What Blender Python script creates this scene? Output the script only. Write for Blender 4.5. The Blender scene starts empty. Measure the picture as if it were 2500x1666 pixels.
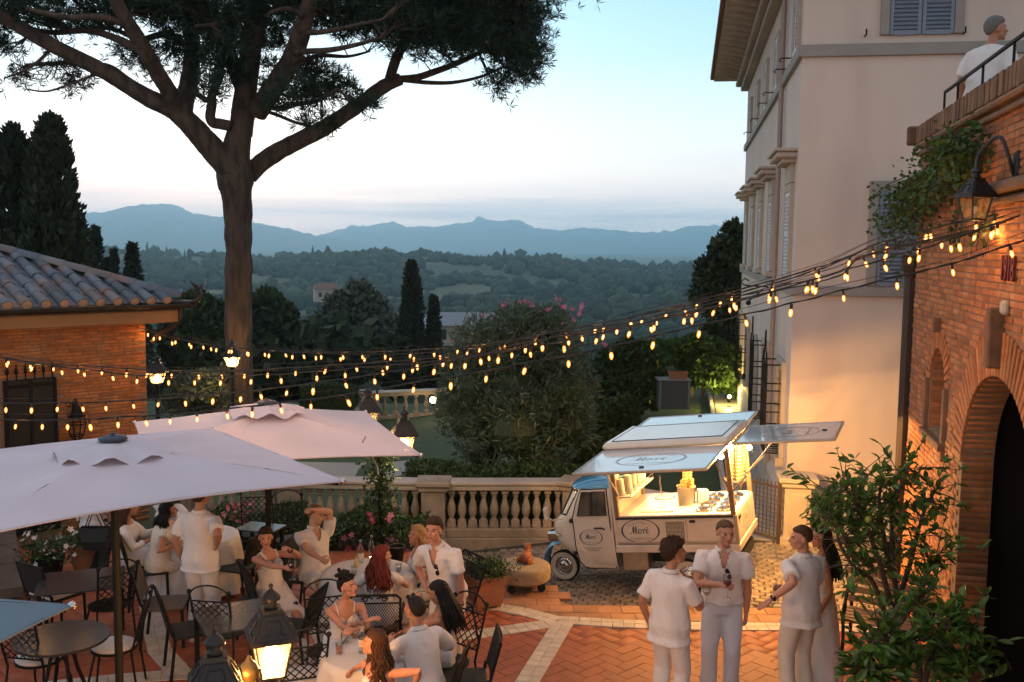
import bpy, bmesh, math, random
import numpy as np
from mathutils import Vector, Matrix, Euler, noise
rnd = random.Random(11)
rng = np.random.default_rng(11)
SC = bpy.context.scene
COL = SC.collection
pi = math.pi
# ------------------------------------------------------------------ camera
FPX, V0, HCAM, ROLL = 2430., 600., 4.5, 0.012
TH = math.atan((833 - V0) / FPX)
cth, sth, crl, srl = math.cos(TH), math.sin(TH), math.cos(ROLL), math.sin(ROLL)
cam = bpy.data.cameras.new('camera')
cam.sensor_fit = 'HORIZONTAL'; cam.sensor_width = 36.; cam.lens = FPX / 2500 * 36.
cam.clip_start = .1; cam.clip_end = 20000
camo = bpy.data.objects.new('camera', cam); COL.objects.link(camo)
_f = Vector((0, cth, -sth)); _u = Vector((0, sth, cth)); _r = Vector((1, 0, 0))
_r2 = _r * crl + _u * srl; _u2 = _u * crl - _r * srl
camo.matrix_world = Matrix(((_r2.x, _u2.x, -_f.x, 0), (_r2.y, _u2.y, -_f.y, 0), (_r2.z, _u2.z, -_f.z, HCAM), (0, 0, 0, 1)))
SC.camera = camo
# ------------------------------------------------------------------ sky
W = bpy.data.worlds.new('World'); SC.world = W; W.use_nodes = True
nt = W.node_tree; nt.nodes.clear()
def _n(t, **k):
    n = nt.nodes.new(t)
    for a, b in k.items(): setattr(n, a, b)
    return n
def _math(op, a, b=None, c=None, clamp=False):
    n = _n('ShaderNodeMath', operation=op); n.use_clamp = clamp
    for i, x in enumerate((a, b, c)):
        if x is None: continue
        if isinstance(x, (int, float)): n.inputs[i].default_value = x
        else: nt.links.new(x, n.inputs[i])
    return n.outputs[0]
tc = _n('ShaderNodeTexCoord'); sx = _n('ShaderNodeSeparateXYZ'); nt.links.new(tc.outputs['Generated'], sx.inputs[0])
X_, Y_, Z_ = sx.outputs
ramp = _n('ShaderNodeValToRGB'); el = ramp.color_ramp.elements
zmap = _math('MULTIPLY_ADD', Z_, .5, .5, True)
nt.links.new(zmap, ramp.inputs[0])
stops = [(-1, (.05, .05, .05)), (-.06, (.13, .15, .18)), (-.01, (1.55, 1.42, 1.38)), (.02, (1.60, 1.38, 1.26)), (.05, (1.18, 1.02, .94)), (.085, (.88, .87, .87)), (.13, (.64, .78, .85)),
         (.185, (.39, .65, .78)), (.25, (.26, .53, .69)), (.42, (.32, .41, .49)), (1, (.46, .46, .53))]
el[0].position = 0; el[0].color = (*stops[0][1], 1)
el[1].position = 1; el[1].color = (*stops[-1][1], 1)
for z, c in stops[1:-1]:
    e = el.new(z * .5 + .5); e.color = (*c, 1)
# the after-glow side of the sky is brighter than the opposite side
az = _math('ADD', _math('MULTIPLY', X_, -.42), _math('MULTIPLY', Y_, .90))
azf = _math('MULTIPLY_ADD', az, .22, .84)
glow0 = _n('ShaderNodeVectorMath', operation='SCALE'); nt.links.new(ramp.outputs[0], glow0.inputs[0]); nt.links.new(azf, glow0.inputs['Scale'])
# the side opposite the after-glow turns pinkish
tint = _n('ShaderNodeMixRGB'); nt.links.new(_math('MULTIPLY_ADD', az, .5, .5, True), tint.inputs[0]); tint.inputs[1].default_value = (1.13, .98, .93, 1); tint.inputs[2].default_value = (1, 1, 1, 1)
glow = _n('ShaderNodeVectorMath', operation='MULTIPLY'); nt.links.new(glow0.outputs[0], glow.inputs[0]); nt.links.new(tint.outputs[0], glow.inputs[1])
# soft warm-white glow where the sun went down
g2 = _n('ShaderNodeVectorMath', operation='DOT_PRODUCT'); nt.links.new(tc.outputs['Generated'], g2.inputs[0]); g2.inputs[1].default_value = Vector((-.30, .94, .10)).normalized()
gl = _math('POWER', _math('MAXIMUM', g2.outputs['Value'], 0.), 14.)
glc = _n('ShaderNodeVectorMath', operation='SCALE'); glc.inputs[0].default_value = (.22, .19, .17); nt.links.new(gl, glc.inputs['Scale'])
addg = _n('ShaderNodeVectorMath', operation='ADD'); nt.links.new(glow.outputs[0], addg.inputs[0]); nt.links.new(glc.outputs[0], addg.inputs[1])
# thin mauve cloud bands low over the mountains
mp = _n('ShaderNodeMapping'); mp.inputs['Scale'].default_value = (3., 3., 70.); nt.links.new(tc.outputs['Generated'], mp.inputs[0])
nz = _n('ShaderNodeTexNoise'); nz.inputs['Scale'].default_value = 1.6; nz.inputs['Detail'].default_value = 6; nz.inputs['Roughness'].default_value = .62; nt.links.new(mp.outputs[0], nz.inputs['Vector'])
cr = _n('ShaderNodeValToRGB'); cr.color_ramp.elements[0].position = .40; cr.color_ramp.elements[1].position = .62; nt.links.new(nz.outputs['Fac'], cr.inputs[0])
band = _n('ShaderNodeValToRGB'); b = band.color_ramp.elements; b[0].position = 0; b[0].color = (.0, .0, .0, 1); b[1].position = 1; b[1].color = (0, 0, 0, 1)
for z, v in ((.0, .25), (.02, .75), (.042, .62), (.066, .0)):
    e = b.new(z * .5 + .5); e.color = (v, v, v, 1)
nt.links.new(zmap, band.inputs[0])
cf = _math('MULTIPLY', cr.outputs[0], band.outputs[0])
mix = _n('ShaderNodeMixRGB'); nt.links.new(cf, mix.inputs[0]); nt.links.new(addg.outputs[0], mix.inputs[1]); mix.inputs[2].default_value = (.70, .72, .86, 1)
sky = _n('ShaderNodeTexSky', sky_type='NISHITA'); sky.sun_disc = False
sky.sun_elevation = math.radians(1.5); sky.sun_rotation = math.radians(-18)
sks = _n('ShaderNodeVectorMath', operation='SCALE'); nt.links.new(sky.outputs[0], sks.inputs[0]); sks.inputs['Scale'].default_value = .03
fin = _n('ShaderNodeVectorMath', operation='ADD'); nt.links.new(mix.outputs[0], fin.inputs[0]); nt.links.new(sks.outputs[0], fin.inputs[1])
bg = _n('ShaderNodeBackground'); nt.links.new(fin.outputs[0], bg.inputs[0]); bg.inputs[1].default_value = 1.5
wo = _n('ShaderNodeOutputWorld'); nt.links.new(bg.outputs[0], wo.inputs[0])
# ------------------------------------------------------------------ sun (already at the horizon)
sun = bpy.data.lights.new('sun', 'SUN'); sun.energy = .12; sun.angle = math.radians(14); sun.color = (1., .80, .70)
suno = bpy.data.objects.new('sun', sun); COL.objects.link(suno)
suno.rotation_euler = Vector((.30, -.94, -.05)).to_track_quat('-Z', 'Y').to_euler()
# ------------------------------------------------------------------ exposure and render settings
SC.view_settings.view_transform = 'Standard'; SC.view_settings.look = 'None'
SC.view_settings.exposure = 0; SC.view_settings.gamma = 1; SC.view_settings.use_curve_mapping = False
SC.render.engine = 'CYCLES'
cy = SC.cycles
cy.use_denoising = True; cy.max_bounces = 6; cy.diffuse_bounces = 2; cy.glossy_bounces = 3; cy.transmission_bounces = 5
cy.transparent_max_bounces = 8; cy.volume_bounces = 2; cy.sample_clamp_indirect = 3.; cy.caustics_reflective = False; cy.caustics_refractive = False
cy.use_adaptive_sampling = True; cy.adaptive_threshold = .02

# ------------------------------------------------------------------ pixel (of the 2500x1666 photograph) -> place
def ray(u, v):
    x, y = u - 1250, v - 833
    x, y = crl * x + srl * y, -srl * x + crl * y
    a, b = x / FPX, -y / FPX
    return Vector((a, cth + b * sth, -sth + b * cth))
def gz(u, v, z=0.):
    r = ray(u, v); t = (z - HCAM) / r.z
    return Vector((r.x * t, r.y * t, z))
def at(u, v, Y):
    r = ray(u, v); t = Y / r.y
    return Vector((r.x * t, Y, HCAM + r.z * t))
def proj(p):
    x, y, z = p[0], p[1], p[2] - HCAM
    d = y * cth - z * sth; up = y * sth + z * cth
    if d < .1: return (-1e4, -1e4)
    a, b = FPX * x / d, -FPX * up / d
    a, b = crl * a - srl * b, srl * a + crl * b
    return (1250 + a, 833 + b)
def onplane(u, v, P, d):
    r = ray(u, v); dd = Vector((d[0], d[1])).normalized()
    n = Vector((-dd.y, dd.x)); k = (P[0] * n.x + P[1] * n.y) / (r.x * n.x + r.y * n.y)
    return Vector((r.x * k, r.y * k, HCAM + r.z * k))

# ------------------------------------------------------------------ object helpers
WM = {}
def tag(o, label=None, cat=None, group=None, kind=None):
    if label: o['label'] = label
    if cat: o['category'] = cat
    if group: o['group'] = group
    if kind: o['kind'] = kind
    return o
def thing(name, label, cat, loc=(0, 0, 0), rz=0., group=None):
    o = bpy.data.objects.new(name, None); COL.objects.link(o)
    o.empty_display_size = .1; o.location = loc; o.rotation_euler = (0, 0, rz)
    WM[o.name] = Matrix.Translation(Vector(loc)) @ Matrix.Rotation(rz, 4, 'Z')
    return tag(o, label, cat, group)
def link(name, me, parent=None, mat4=None):
    o = bpy.data.objects.new(name, me); COL.objects.link(o)
    if parent is not None: o.parent = parent
    if mat4 is not None: o.matrix_basis = mat4
    return o
def copy_tree(o, parent=None):
    c = o.copy(); COL.objects.link(c)
    if parent is not None: c.parent = parent
    for ch in list(o.children): copy_tree(ch, c)
    return c
def place(o, loc, rz=0.):
    o.location = loc; o.rotation_euler = (0, 0, rz)
    WM[o.name] = Matrix.Translation(Vector(loc)) @ Matrix.Rotation(rz, 4, 'Z')
    return o
def npmesh(name, v, f, mat, nper=4, smooth=False):
    me = bpy.data.meshes.new(name)
    v = np.asarray(v, np.float32).reshape(-1, 3); f = np.asarray(f, np.int32).reshape(-1, nper)
    me.vertices.add(len(v)); me.vertices.foreach_set('co', v.ravel())
    me.loops.add(f.size); me.loops.foreach_set('vertex_index', f.ravel())
    me.polygons.add(len(f)); me.polygons.foreach_set('loop_start', np.arange(len(f), dtype=np.int32) * nper)
    me.polygons.foreach_set('loop_total', np.full(len(f), nper, np.int32))
    if smooth: me.polygons.foreach_set('use_smooth', np.ones(len(f), bool))
    me.update(calc_edges=True)
    for m in (mat if isinstance(mat, (list, tuple)) else [mat]): me.materials.append(m)
    return me
def frame(t):
    t = t.normalized(); a = Vector((0, 0, 1)) if abs(t.z) < .9 else Vector((1, 0, 0))
    x = a.cross(t).normalized(); return x, t.cross(x)
class MB:
    def __init__(s): s.v = []; s.f = []; s.m = []; s.mi = 0
    def add(s, vs, fs, M=None):
        b = len(s.v)
        for p in vs:
            p = Vector(p)
            s.v.append(M @ p if M is not None else p)
        for f in fs: s.f.append(tuple(b + i for i in f)); s.m.append(s.mi)
        return s
    def box(s, c, d, M=None, R=None):
        x, y, z = d[0] / 2, d[1] / 2, d[2] / 2; c = Vector(c)
        vs = [Vector((i, j, k)) for k in (-z, z) for j in (-y, y) for i in (-x, x)]
        if R is not None: vs = [R @ p for p in vs]
        return s.add([c + p for p in vs], [(0, 2, 3, 1), (4, 5, 7, 6), (0, 1, 5, 4), (2, 6, 7, 3), (0, 4, 6, 2), (1, 3, 7, 5)], M)
    def cbox(s, c, d, ch=.01, M=None, R=None):
        # box with chamfered edges
        h = [d[0] / 2, d[1] / 2, d[2] / 2]; ch = min(ch, min(h) * .9); c = Vector(c); vs = []; idx = {}
        for sx in (-1, 1):
            for sy in (-1, 1):
                for sz in (-1, 1):
                    for ax in range(3):
                        p = [sx * (h[0] - ch), sy * (h[1] - ch), sz * (h[2] - ch)]
                        p[ax] = (sx, sy, sz)[ax] * h[ax]
                        idx[(sx, sy, sz, ax)] = len(vs); vs.append(Vector(p))
        fs = []
        for ax in range(3):
            o1, o2 = (ax + 1) % 3, (ax + 2) % 3
            for sg in (-1, 1):
                q = []
                for a, b_ in ((-1, -1), (1, -1), (1, 1), (-1, 1)):
                    k = [0, 0, 0]; k[ax] = sg; k[o1] = a; k[o2] = b_; q.append(idx[(*k, ax)])
                fs.append(q if sg > 0 else q[::-1])
            for a in (-1, 1):
                for b_ in (-1, 1):
                    k0 = [0, 0, 0]; k0[o1] = a; k0[o2] = b_; k1 = list(k0); k0[ax] = -1; k1[ax] = 1
                    q = [idx[(*k0, o1)], idx[(*k1, o1)], idx[(*k1, o2)], idx[(*k0, o2)]]
                    fs.append(q if a * b_ < 0 else q[::-1])
        for sx in (-1, 1):
            for sy in (-1, 1):
                for sz in (-1, 1):
                    q = [idx[(sx, sy, sz, 0)], idx[(sx, sy, sz, 1)], idx[(sx, sy, sz, 2)]]
                    fs.append(q if sx * sy * sz > 0 else q[::-1])
        if R is not None: vs = [R @ p for p in vs]
        return s.add([c + p for p in vs], fs, M)
    def tube(s, pts, r, n=8, cap=True, M=None, sx=1., sy=1.):
        pts = [Vector(p) for p in pts]; k = len(pts)
        rs = [r] * k if isinstance(r, (int, float)) else list(r)
        vs = []; ref = None
        for i, p in enumerate(pts):
            t = (pts[min(i + 1, k - 1)] - pts[max(i - 1, 0)])
            if t.length < 1e-9: t = Vector((0, 0, 1))
            t.normalize()
            if ref is None: x, y = frame(t)
            else:
                x = (ref - t * ref.dot(t))
                if x.length < 1e-6: x, y = frame(t)
                x.normalize(); y = t.cross(x)
            ref = x
            for j in range(n):
                a = 2 * pi * j / n
                vs.append(p + x * math.cos(a) * rs[i] * sx + y * math.sin(a) * rs[i] * sy)
        fs = []
        for i in range(k - 1):
            for j in range(n):
                a, b_ = i * n + j, i * n + (j + 1) % n
                fs.append((a, b_, b_ + n, a + n))
        if cap: fs.append(tuple(range(n))[::-1]); fs.append(tuple((k - 1) * n + j for j in range(n)))
        return s.add(vs, fs, M)
    def bar(s, a, b_, r, n=6, M=None): return s.tube([a, b_], r, n, True, M)
    def lathe(s, prof, n=16, M=None, c=(0, 0, 0), cap=True):
        c = Vector(c); vs = []; fs = []
        for r, z in prof:
            for j in range(n):
                a = 2 * pi * j / n; vs.append(c + Vector((r * math.cos(a), r * math.sin(a), z)))
        for i in range(len(prof) - 1):
            for j in range(n):
                a, b_ = i * n + j, i * n + (j + 1) % n; fs.append((a, b_, b_ + n, a + n))
        if cap:
            fs.append(tuple(range(n))[::-1]); fs.append(tuple((len(prof) - 1) * n + j for j in range(n)))
        return s.add(vs, fs, M)
    def ell(s, c, r, nu=12, nv=8, M=None, R=None):
        c = Vector(c); r = (r, r, r) if isinstance(r, (int, float)) else r; vs = []; fs = []
        for i in range(1, nv):
            th = pi * i / nv
            for j in range(nu):
                a = 2 * pi * j / nu
                vs.append(Vector((r[0] * math.sin(th) * math.cos(a), r[1] * math.sin(th) * math.sin(a), r[2] * math.cos(th))))
        vs.append(Vector((0, 0, r[2]))); vs.append(Vector((0, 0, -r[2]))); T = len(vs) - 2; B = T + 1
        for i in range(nv - 2):
            for j in range(nu):
                a, b_ = i * nu + j, i * nu + (j + 1) % nu; fs.append((a, a + nu, b_ + nu, b_))
        for j in range(nu):
            fs.append((T, j, (j + 1) % nu)); q = (nv - 2) * nu; fs.append((B, q + (j + 1) % nu, q + j))
        if R is not None: vs = [R @ p for p in vs]
        return s.add([c + p for p in vs], fs, M)
    def prism(s, poly, z0, z1, M=None):
        n = len(poly); vs = [Vector((p[0], p[1], z0)) for p in poly] + [Vector((p[0], p[1], z1)) for p in poly]
        fs = [tuple(range(n))[::-1], tuple(range(n, 2 * n))] + [(i, (i + 1) % n, n + (i + 1) % n, n + i) for i in range(n)]
        return s.add(vs, fs, M)
    def grid(s, P, M=None, closed=False):
        h, w = len(P), len(P[0]); vs = [p for r in P for p in r]; fs = []
        for i in range(h - 1):
            for j in range(w if closed else w - 1):
                a, b_ = i * w + j, i * w + (j + 1) % w; fs.append((a, b_, b_ + w, a + w))
        return s.add(vs, fs, M)
    def mesh(s, name, mats, smooth=False):
        me = bpy.data.meshes.new(name); me.from_pydata([tuple(p) for p in s.v], [], s.f)
        for m in (mats if isinstance(mats, (list, tuple)) else [mats]): me.materials.append(m)
        if any(s.m): me.polygons.foreach_set('material_index', s.m)
        if smooth:
            me.polygons.foreach_set('use_smooth', [True] * len(me.polygons))
            if smooth != True: me.set_sharp_from_angle(angle=math.radians(smooth))
        me.update(); return me
    def build(s, name, mats, parent=None, world=False, smooth=False, loc=None):
        # world=True: vertices given in world coordinates, parent a top-level thing
        if world and parent is not None:
            inv = WM[parent.name].inverted(); s.v = [inv @ p for p in s.v]
        if loc is not None:
            loc = Vector(loc); s.v = [p - loc for p in s.v]
        o = link(name, s.mesh(name, mats, smooth), parent)
        if loc is not None: o.location = loc
        if parent is None: WM[o.name] = Matrix.Translation(loc if loc is not None else Vector((0, 0, 0)))
        return o

# ------------------------------------------------------------------ materials
MATS = {}
def pmat(name, col, rough=.7, var=.12, vs=3., bump=0., bs=40., metal=0., rand=0., emit=None, es=0., trans=0., ior=1.45, alt=None, altf=.5, alts=2., spec=.5, coat=0., sss=0., coord='pos', stretch=None, transl=0.):
    if name in MATS: return MATS[name]
    m = bpy.data.materials.new(name); m.use_nodes = True; MATS[name] = m
    t = m.node_tree; P = t.nodes['Principled BSDF']; L = t.links.new
    P.inputs['Roughness'].default_value = rough; P.inputs['Metallic'].default_value = metal
    P.inputs['Specular IOR Level'].default_value = spec; P.inputs['IOR'].default_value = ior
    P.inputs['Transmission Weight'].default_value = trans; P.inputs['Coat Weight'].default_value = coat
    if sss: P.inputs['Subsurface Weight'].default_value = sss; P.inputs['Subsurface Radius'].default_value = (.02, .008, .004)
    if emit: P.inputs['Emission Color'].default_value = (*emit, 1); P.inputs['Emission Strength'].default_value = es
    if coord == 'pos':
        g = t.nodes.new('ShaderNodeNewGeometry'); src = g.outputs['Position']
    else:
        g = t.nodes.new('ShaderNodeTexCoord'); src = g.outputs['Object']
    if stretch:
        mpn = t.nodes.new('ShaderNodeMapping'); mpn.inputs['Scale'].default_value = stretch; L(src, mpn.inputs[0]); src = mpn.outputs[0]
    cur = None
    c0 = t.nodes.new('ShaderNodeRGB'); c0.outputs[0].default_value = (*col, 1); cur = c0.outputs[0]
    if alt:
        nz = t.nodes.new('ShaderNodeTexNoise'); nz.inputs['Scale'].default_value = alts; nz.inputs['Detail'].default_value = 5; L(src, nz.inputs['Vector'])
        r = t.nodes.new('ShaderNodeValToRGB'); r.color_ramp.elements[0].position = altf - .09; r.color_ramp.elements[1].position = altf + .12; L(nz.outputs['Fac'], r.inputs[0])
        mx = t.nodes.new('ShaderNodeMixRGB'); L(r.outputs[0], mx.inputs[0]); L(cur, mx.inputs[1]); mx.inputs[2].default_value = (*alt, 1); cur = mx.outputs[0]
    fac = None
    if var:
        nz = t.nodes.new('ShaderNodeTexNoise'); nz.inputs['Scale'].default_value = vs; nz.inputs['Detail'].default_value = 6; nz.inputs['Roughness'].default_value = .6; L(src, nz.inputs['Vector'])
        ma = t.nodes.new('ShaderNodeMath'); ma.operation = 'MULTIPLY_ADD'; L(nz.outputs['Fac'], ma.inputs[0]); ma.inputs[1].default_value = 4 * var; ma.inputs[2].default_value = 1 - 2 * var; fac = ma.outputs[0]
    if rand:
        oi = t.nodes.new('ShaderNodeObjectInfo'); gi = t.nodes.new('ShaderNodeNewGeometry')
        a = t.nodes.new('ShaderNodeMath'); a.operation = 'ADD'; L(oi.outputs['Random'], a.inputs[0]); L(gi.outputs['Random Per Island'], a.inputs[1])
        fr = t.nodes.new('ShaderNodeMath'); fr.operation = 'FRACT'; L(a.outputs[0], fr.inputs[0])
        ma = t.nodes.new('ShaderNodeMath'); ma.operation = 'MULTIPLY_ADD'; L(fr.outputs[0], ma.inputs[0]); ma.inputs[1].default_value = 2 * rand; ma.inputs[2].default_value = 1 - rand
        if fac is None: fac = ma.outputs[0]
        else:
            mm = t.nodes.new('ShaderNodeMath'); mm.operation = 'MULTIPLY'; L(fac, mm.inputs[0]); L(ma.outputs[0], mm.inputs[1]); fac = mm.outputs[0]
    if fac is not None:
        sc = t.nodes.new('ShaderNodeVectorMath'); sc.operation = 'SCALE'; L(cur, sc.inputs[0]); L(fac, sc.inputs['Scale']); cur = sc.outputs[0]
    L(cur, P.inputs['Base Color'])
    if bump:
        nz = t.nodes.new('ShaderNodeTexNoise'); nz.inputs['Scale'].default_value = bs; nz.inputs['Detail'].default_value = 5; L(src, nz.inputs['Vector'])
        bm = t.nodes.new('ShaderNodeBump'); bm.inputs['Strength'].default_value = bump; bm.inputs['Distance'].default_value = .02; L(nz.outputs['Fac'], bm.inputs['Height']); L(bm.outputs[0], P.inputs['Normal'])
    if transl:
        tr = t.nodes.new('ShaderNodeBsdfTranslucent'); L(cur, tr.inputs[0]); mxs = t.nodes.new('ShaderNodeMixShader'); mxs.inputs[0].default_value = transl
        L(P.outputs[0], mxs.inputs[1]); L(tr.outputs[0], mxs.inputs[2]); L(mxs.outputs[0], t.nodes['Material Output'].inputs[0])
    return m
def lamp(name, loc, energy, col, r=.04):
    l = bpy.data.lights.new(name, 'POINT'); l.energy = energy; l.color = col; l.shadow_soft_size = r
    o = bpy.data.objects.new(name, l); o.location = loc; COL.objects.link(o); return o
TMP = bpy.data.scenes.new('workshop')   # a scratch scene in which meshes are prepared, removed at the end
def evaluated_mesh(o):
    TMP.collection.objects.link(o)
    with bpy.context.temp_override(scene=TMP, view_layer=TMP.view_layers[0]): dg = bpy.context.evaluated_depsgraph_get()
    dg.update()
    me = bpy.data.meshes.new_from_object(o.evaluated_get(dg)); bpy.data.objects.remove(o); return me
def text_mesh(s, size, font_shear=0., res=3, extrude=.0):
    cu = bpy.data.curves.new('lettering', 'FONT'); cu.body = s; cu.size = size; cu.shear = font_shear; cu.resolution_u = res; cu.align_x = 'CENTER'; cu.align_y = 'CENTER'; cu.extrude = extrude
    me = evaluated_mesh(bpy.data.objects.new('lettering', cu)); bpy.data.curves.remove(cu); return me
IRON = pmat('black_iron', (.012, .012, .013), .6, .1, 20, metal=.3, spec=.3)
# ================================================================== ground, garden, hills, mountains, haze
def sstep(a, b, x):
    t = min(1, max(0, (x - a) / (b - a))); return t * t * (3 - 2 * t)
def garden_z(x): return min(-.14, max(-1.0, -.14 - .11 * (4.6 - x)))
def lane_z(x, y): return min(0., -.36 + .118 * (x - .79) - .05 * (y - 14.2))
_HY = [17, 34, 45, 70, 120, 200, 300, 380, 520, 700, 880, 1000, 1300, 1700, 2600, 7400]
_HZ = [0, 0, -3.5, -11, -21, -30, -33, -32, -26, -18, -11, -14, -36, -38, -30, -30]
def hills_z(x, y):
    z = float(np.interp(y, _HY, _HZ)); g = 0.
    if y < 44: g = garden_z(x) * (1 - sstep(33, 44, y))
    a = sstep(60, 200, y) * (1 - sstep(1000, 1500, y))
    if a > 0:
        q = x / max(y, 1)
        z += a * (9 * noise.noise((x / 160., y / 200., 1.3)) + 5 * noise.noise((x / 60., y / 70., 4.))) * (.35 + .65 * sstep(150, 700, y))
        # shoulder rising on the left, a lower saddle on the right
        z += sstep(500, 880, y) * (1 - sstep(1000, 1200, y)) * (2.5 - 9. * sstep(.02, .17, q) + 4 * math.exp(-((q + .19) / .05) ** 2))
        z += 7. * math.exp(-((q - .02) / .05) ** 2 - ((y - 330) / 60.) ** 2) + 9. * math.exp(-((q + .18) / .045) ** 2 - ((y - 260) / 45.) ** 2)
    return z + g
GRASS = pmat('lawn_grass', (.030, .062, .022), .9, .25, 1.2, bump=.5, bs=60, alt=(.045, .07, .02), altf=.55, alts=.8)
HILL = pmat('hill_ground', (.05, .07, .032), .95, .3, .02, bump=.0, alt=(.11, .12, .06), altf=.5, alts=.012)
rows = [-25, 0, 10, 16.2, 17.4, 20, 24, 28, 32, 34, 38, 42, 46] + list(np.geomspace(50, 1600, 90)) + [1900, 2300, 3000, 4000, 5300, 7200]
cols = np.linspace(-1, 1, 121)
P = []
for y in rows:
    r = []
    for s in cols:
        x = s * (70 + max(y, 0) * .85)
        if y < 17: z = -1.02
        else: z = hills_z(x, y)
        r.append(Vector((x, y, z)))
    P.append(r)
mb = MB(); mb.grid(P)
for i, f in enumerate(mb.f): mb.m[i] = 0 if rows[i // 120] < 34 else 1
ground = tag(mb.build('ground', [GRASS, HILL], smooth=True), kind='structure')

# --- far mountain ranges, each a ridge with its own foot
MTN = pmat('mountain_rock', (.13, .14, .12), .95, .2, .004)
def range_(name, pts, Y, depth, seed):
    xs = [p[0] * 1.0625 for p in pts]; ys = [p[1] * 1.0625 for p in pts]
    us = np.linspace(xs[0], xs[-1], 700); vs = np.interp(us, xs, ys); P = []
    for k in range(9):
        f = k / 8.; row = []
        for i, (u, v) in enumerate(zip(us, vs)):
            top = at(u, v + 4. * noise.noise((u / 17., seed, 0)) + 2. * noise.noise((u / 5., seed, 3)), Y)
            spur = noise.noise((u / 26., seed, f * 1.3)) * .28 + noise.noise((u / 9., seed, f * 3)) * .1
            g = max(0., min(1., f ** 1.25 + spur * f * (1 - f) * 2.4))
            row.append(Vector((top.x * (1 - .10 * f), Y - depth * f, top.z * (1 - g) + (-34) * g)))
        P.append(row)
    P.insert(0, [Vector((p.x, p.y + depth * .6, -34)) for p in P[0]])
    m = MB(); m.grid(P); return tag(m.build(name, MTN, smooth=True), kind='structure')
range_('mountains', [(-900, 500), (-500, 520), (-200, 505), (0, 498), (120, 490), (165, 485), (200, 489), (240, 488), (290, 475), (340, 470), (370, 468), (410, 472), (440, 490), (490, 497), (550, 500), (590, 513), (660, 525), (720, 540), (760, 545), (840, 560), (880, 572), (960, 580)], 5000, 1000, 2.)
range_('mountains', [(500, 566), (680, 550), (760, 535), (790, 525), (815, 518), (850, 520), (880, 512), (905, 510), (935, 522), (960, 520), (1000, 522), (1040, 515), (1055, 513), (1085, 510), (1100, 497), (1120, 505), (1150, 508), (1175, 505), (1200, 508), (1230, 525), (1290, 530), (1340, 523), (1400, 528), (1480, 535), (1550, 530), (1580, 520), (1640, 518), (1710, 520), (1900, 500), (2200, 515), (2700, 505), (3300, 520)], 6500, 1300, 7.)

# --- haze that turns the far hills blue: one closed box, sky outside it
mb = MB(); mb.box((0, 3680, 95), (16000, 7440, 274))
hz = bpy.data.materials.new('haze'); hz.use_nodes = True; t = hz.node_tree; t.nodes.clear()
pv = t.nodes.new('ShaderNodeVolumePrincipled'); o_ = t.nodes.new('ShaderNodeOutputMaterial'); t.links.new(pv.outputs[0], o_.inputs['Volume'])
pv.inputs['Density'].default_value = 2.9e-4; pv.inputs['Color'].default_value = (.56, .84, 1.0, 1); pv.inputs['Anisotropy'].default_value = .74
haze = tag(mb.build('haze', hz), kind='stuff')

# --- leaf cards (numpy)
def cards(Pts, L, Wd, nd=None, flat=0., r=rng):
    """one pointed leaf-shaped quad per point; nd = growth directions (N,3) or None"""
    Pts = np.asarray(Pts, float); n = len(Pts)
    d = r.normal(size=(n, 3)); d /= np.linalg.norm(d, axis=1, keepdims=True)
    if nd is not None:
        d = d * (1 - flat) + np.asarray(nd) * flat + 1e-6; d /= np.linalg.norm(d, axis=1, keepdims=True)
    w = np.cross(d, r.normal(size=(n, 3))); w /= np.linalg.norm(w, axis=1, keepdims=True) + 1e-9
    L = np.broadcast_to(L, n)[:, None] * r.uniform(.7, 1.3, (n, 1)); Wd = np.broadcast_to(Wd, n)[:, None] * r.uniform(.7, 1.3, (n, 1))
    V = np.stack([Pts, Pts + d * L * .5 + w * Wd * .5, Pts + d * L, Pts + d * L * .5 - w * Wd * .5], 1).reshape(-1, 3)
    F = np.arange(4 * n).reshape(n, 4); return V, F
def blobs(C, R, sub, r=rng, squash=1.):
    """noisy icospheres at C with radii R, joined (vectorised)"""
    bm = bmesh.new(); bmesh.ops.create_icosphere(bm, subdivisions=sub, radius=1)
    bv = np.array([v.co[:] for v in bm.verts]); bf = np.array([[v.index for v in f.verts] for f in bm.faces]); bm.free()
    n = len(C); R = np.asarray(R, float).reshape(n, -1)
    if R.shape[1] == 1: R = np.repeat(R, 3, 1)
    j = 1 + r.normal(0, .22, (n, len(bv), 1))
    V = np.asarray(C)[:, None, :] + bv[None] * R[:, None, :] * j
    F = bf[None] + (np.arange(n) * len(bv))[:, None, None]
    return V.reshape(-1, 3), F.reshape(-1, 3)
FOREST = pmat('forest_canopy', (.022, .042, .022), .95, .3, .03, rand=.45, alt=(.04, .06, .026), altf=.55, alts=.01)
def forest_pts(n, y0, y1, r, wedge=.60):
    y = y0 + (y1 - y0) * r.random(n) ** .8; x = (r.random(n) * 2 - 1) * wedge * y; return x, y
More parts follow.
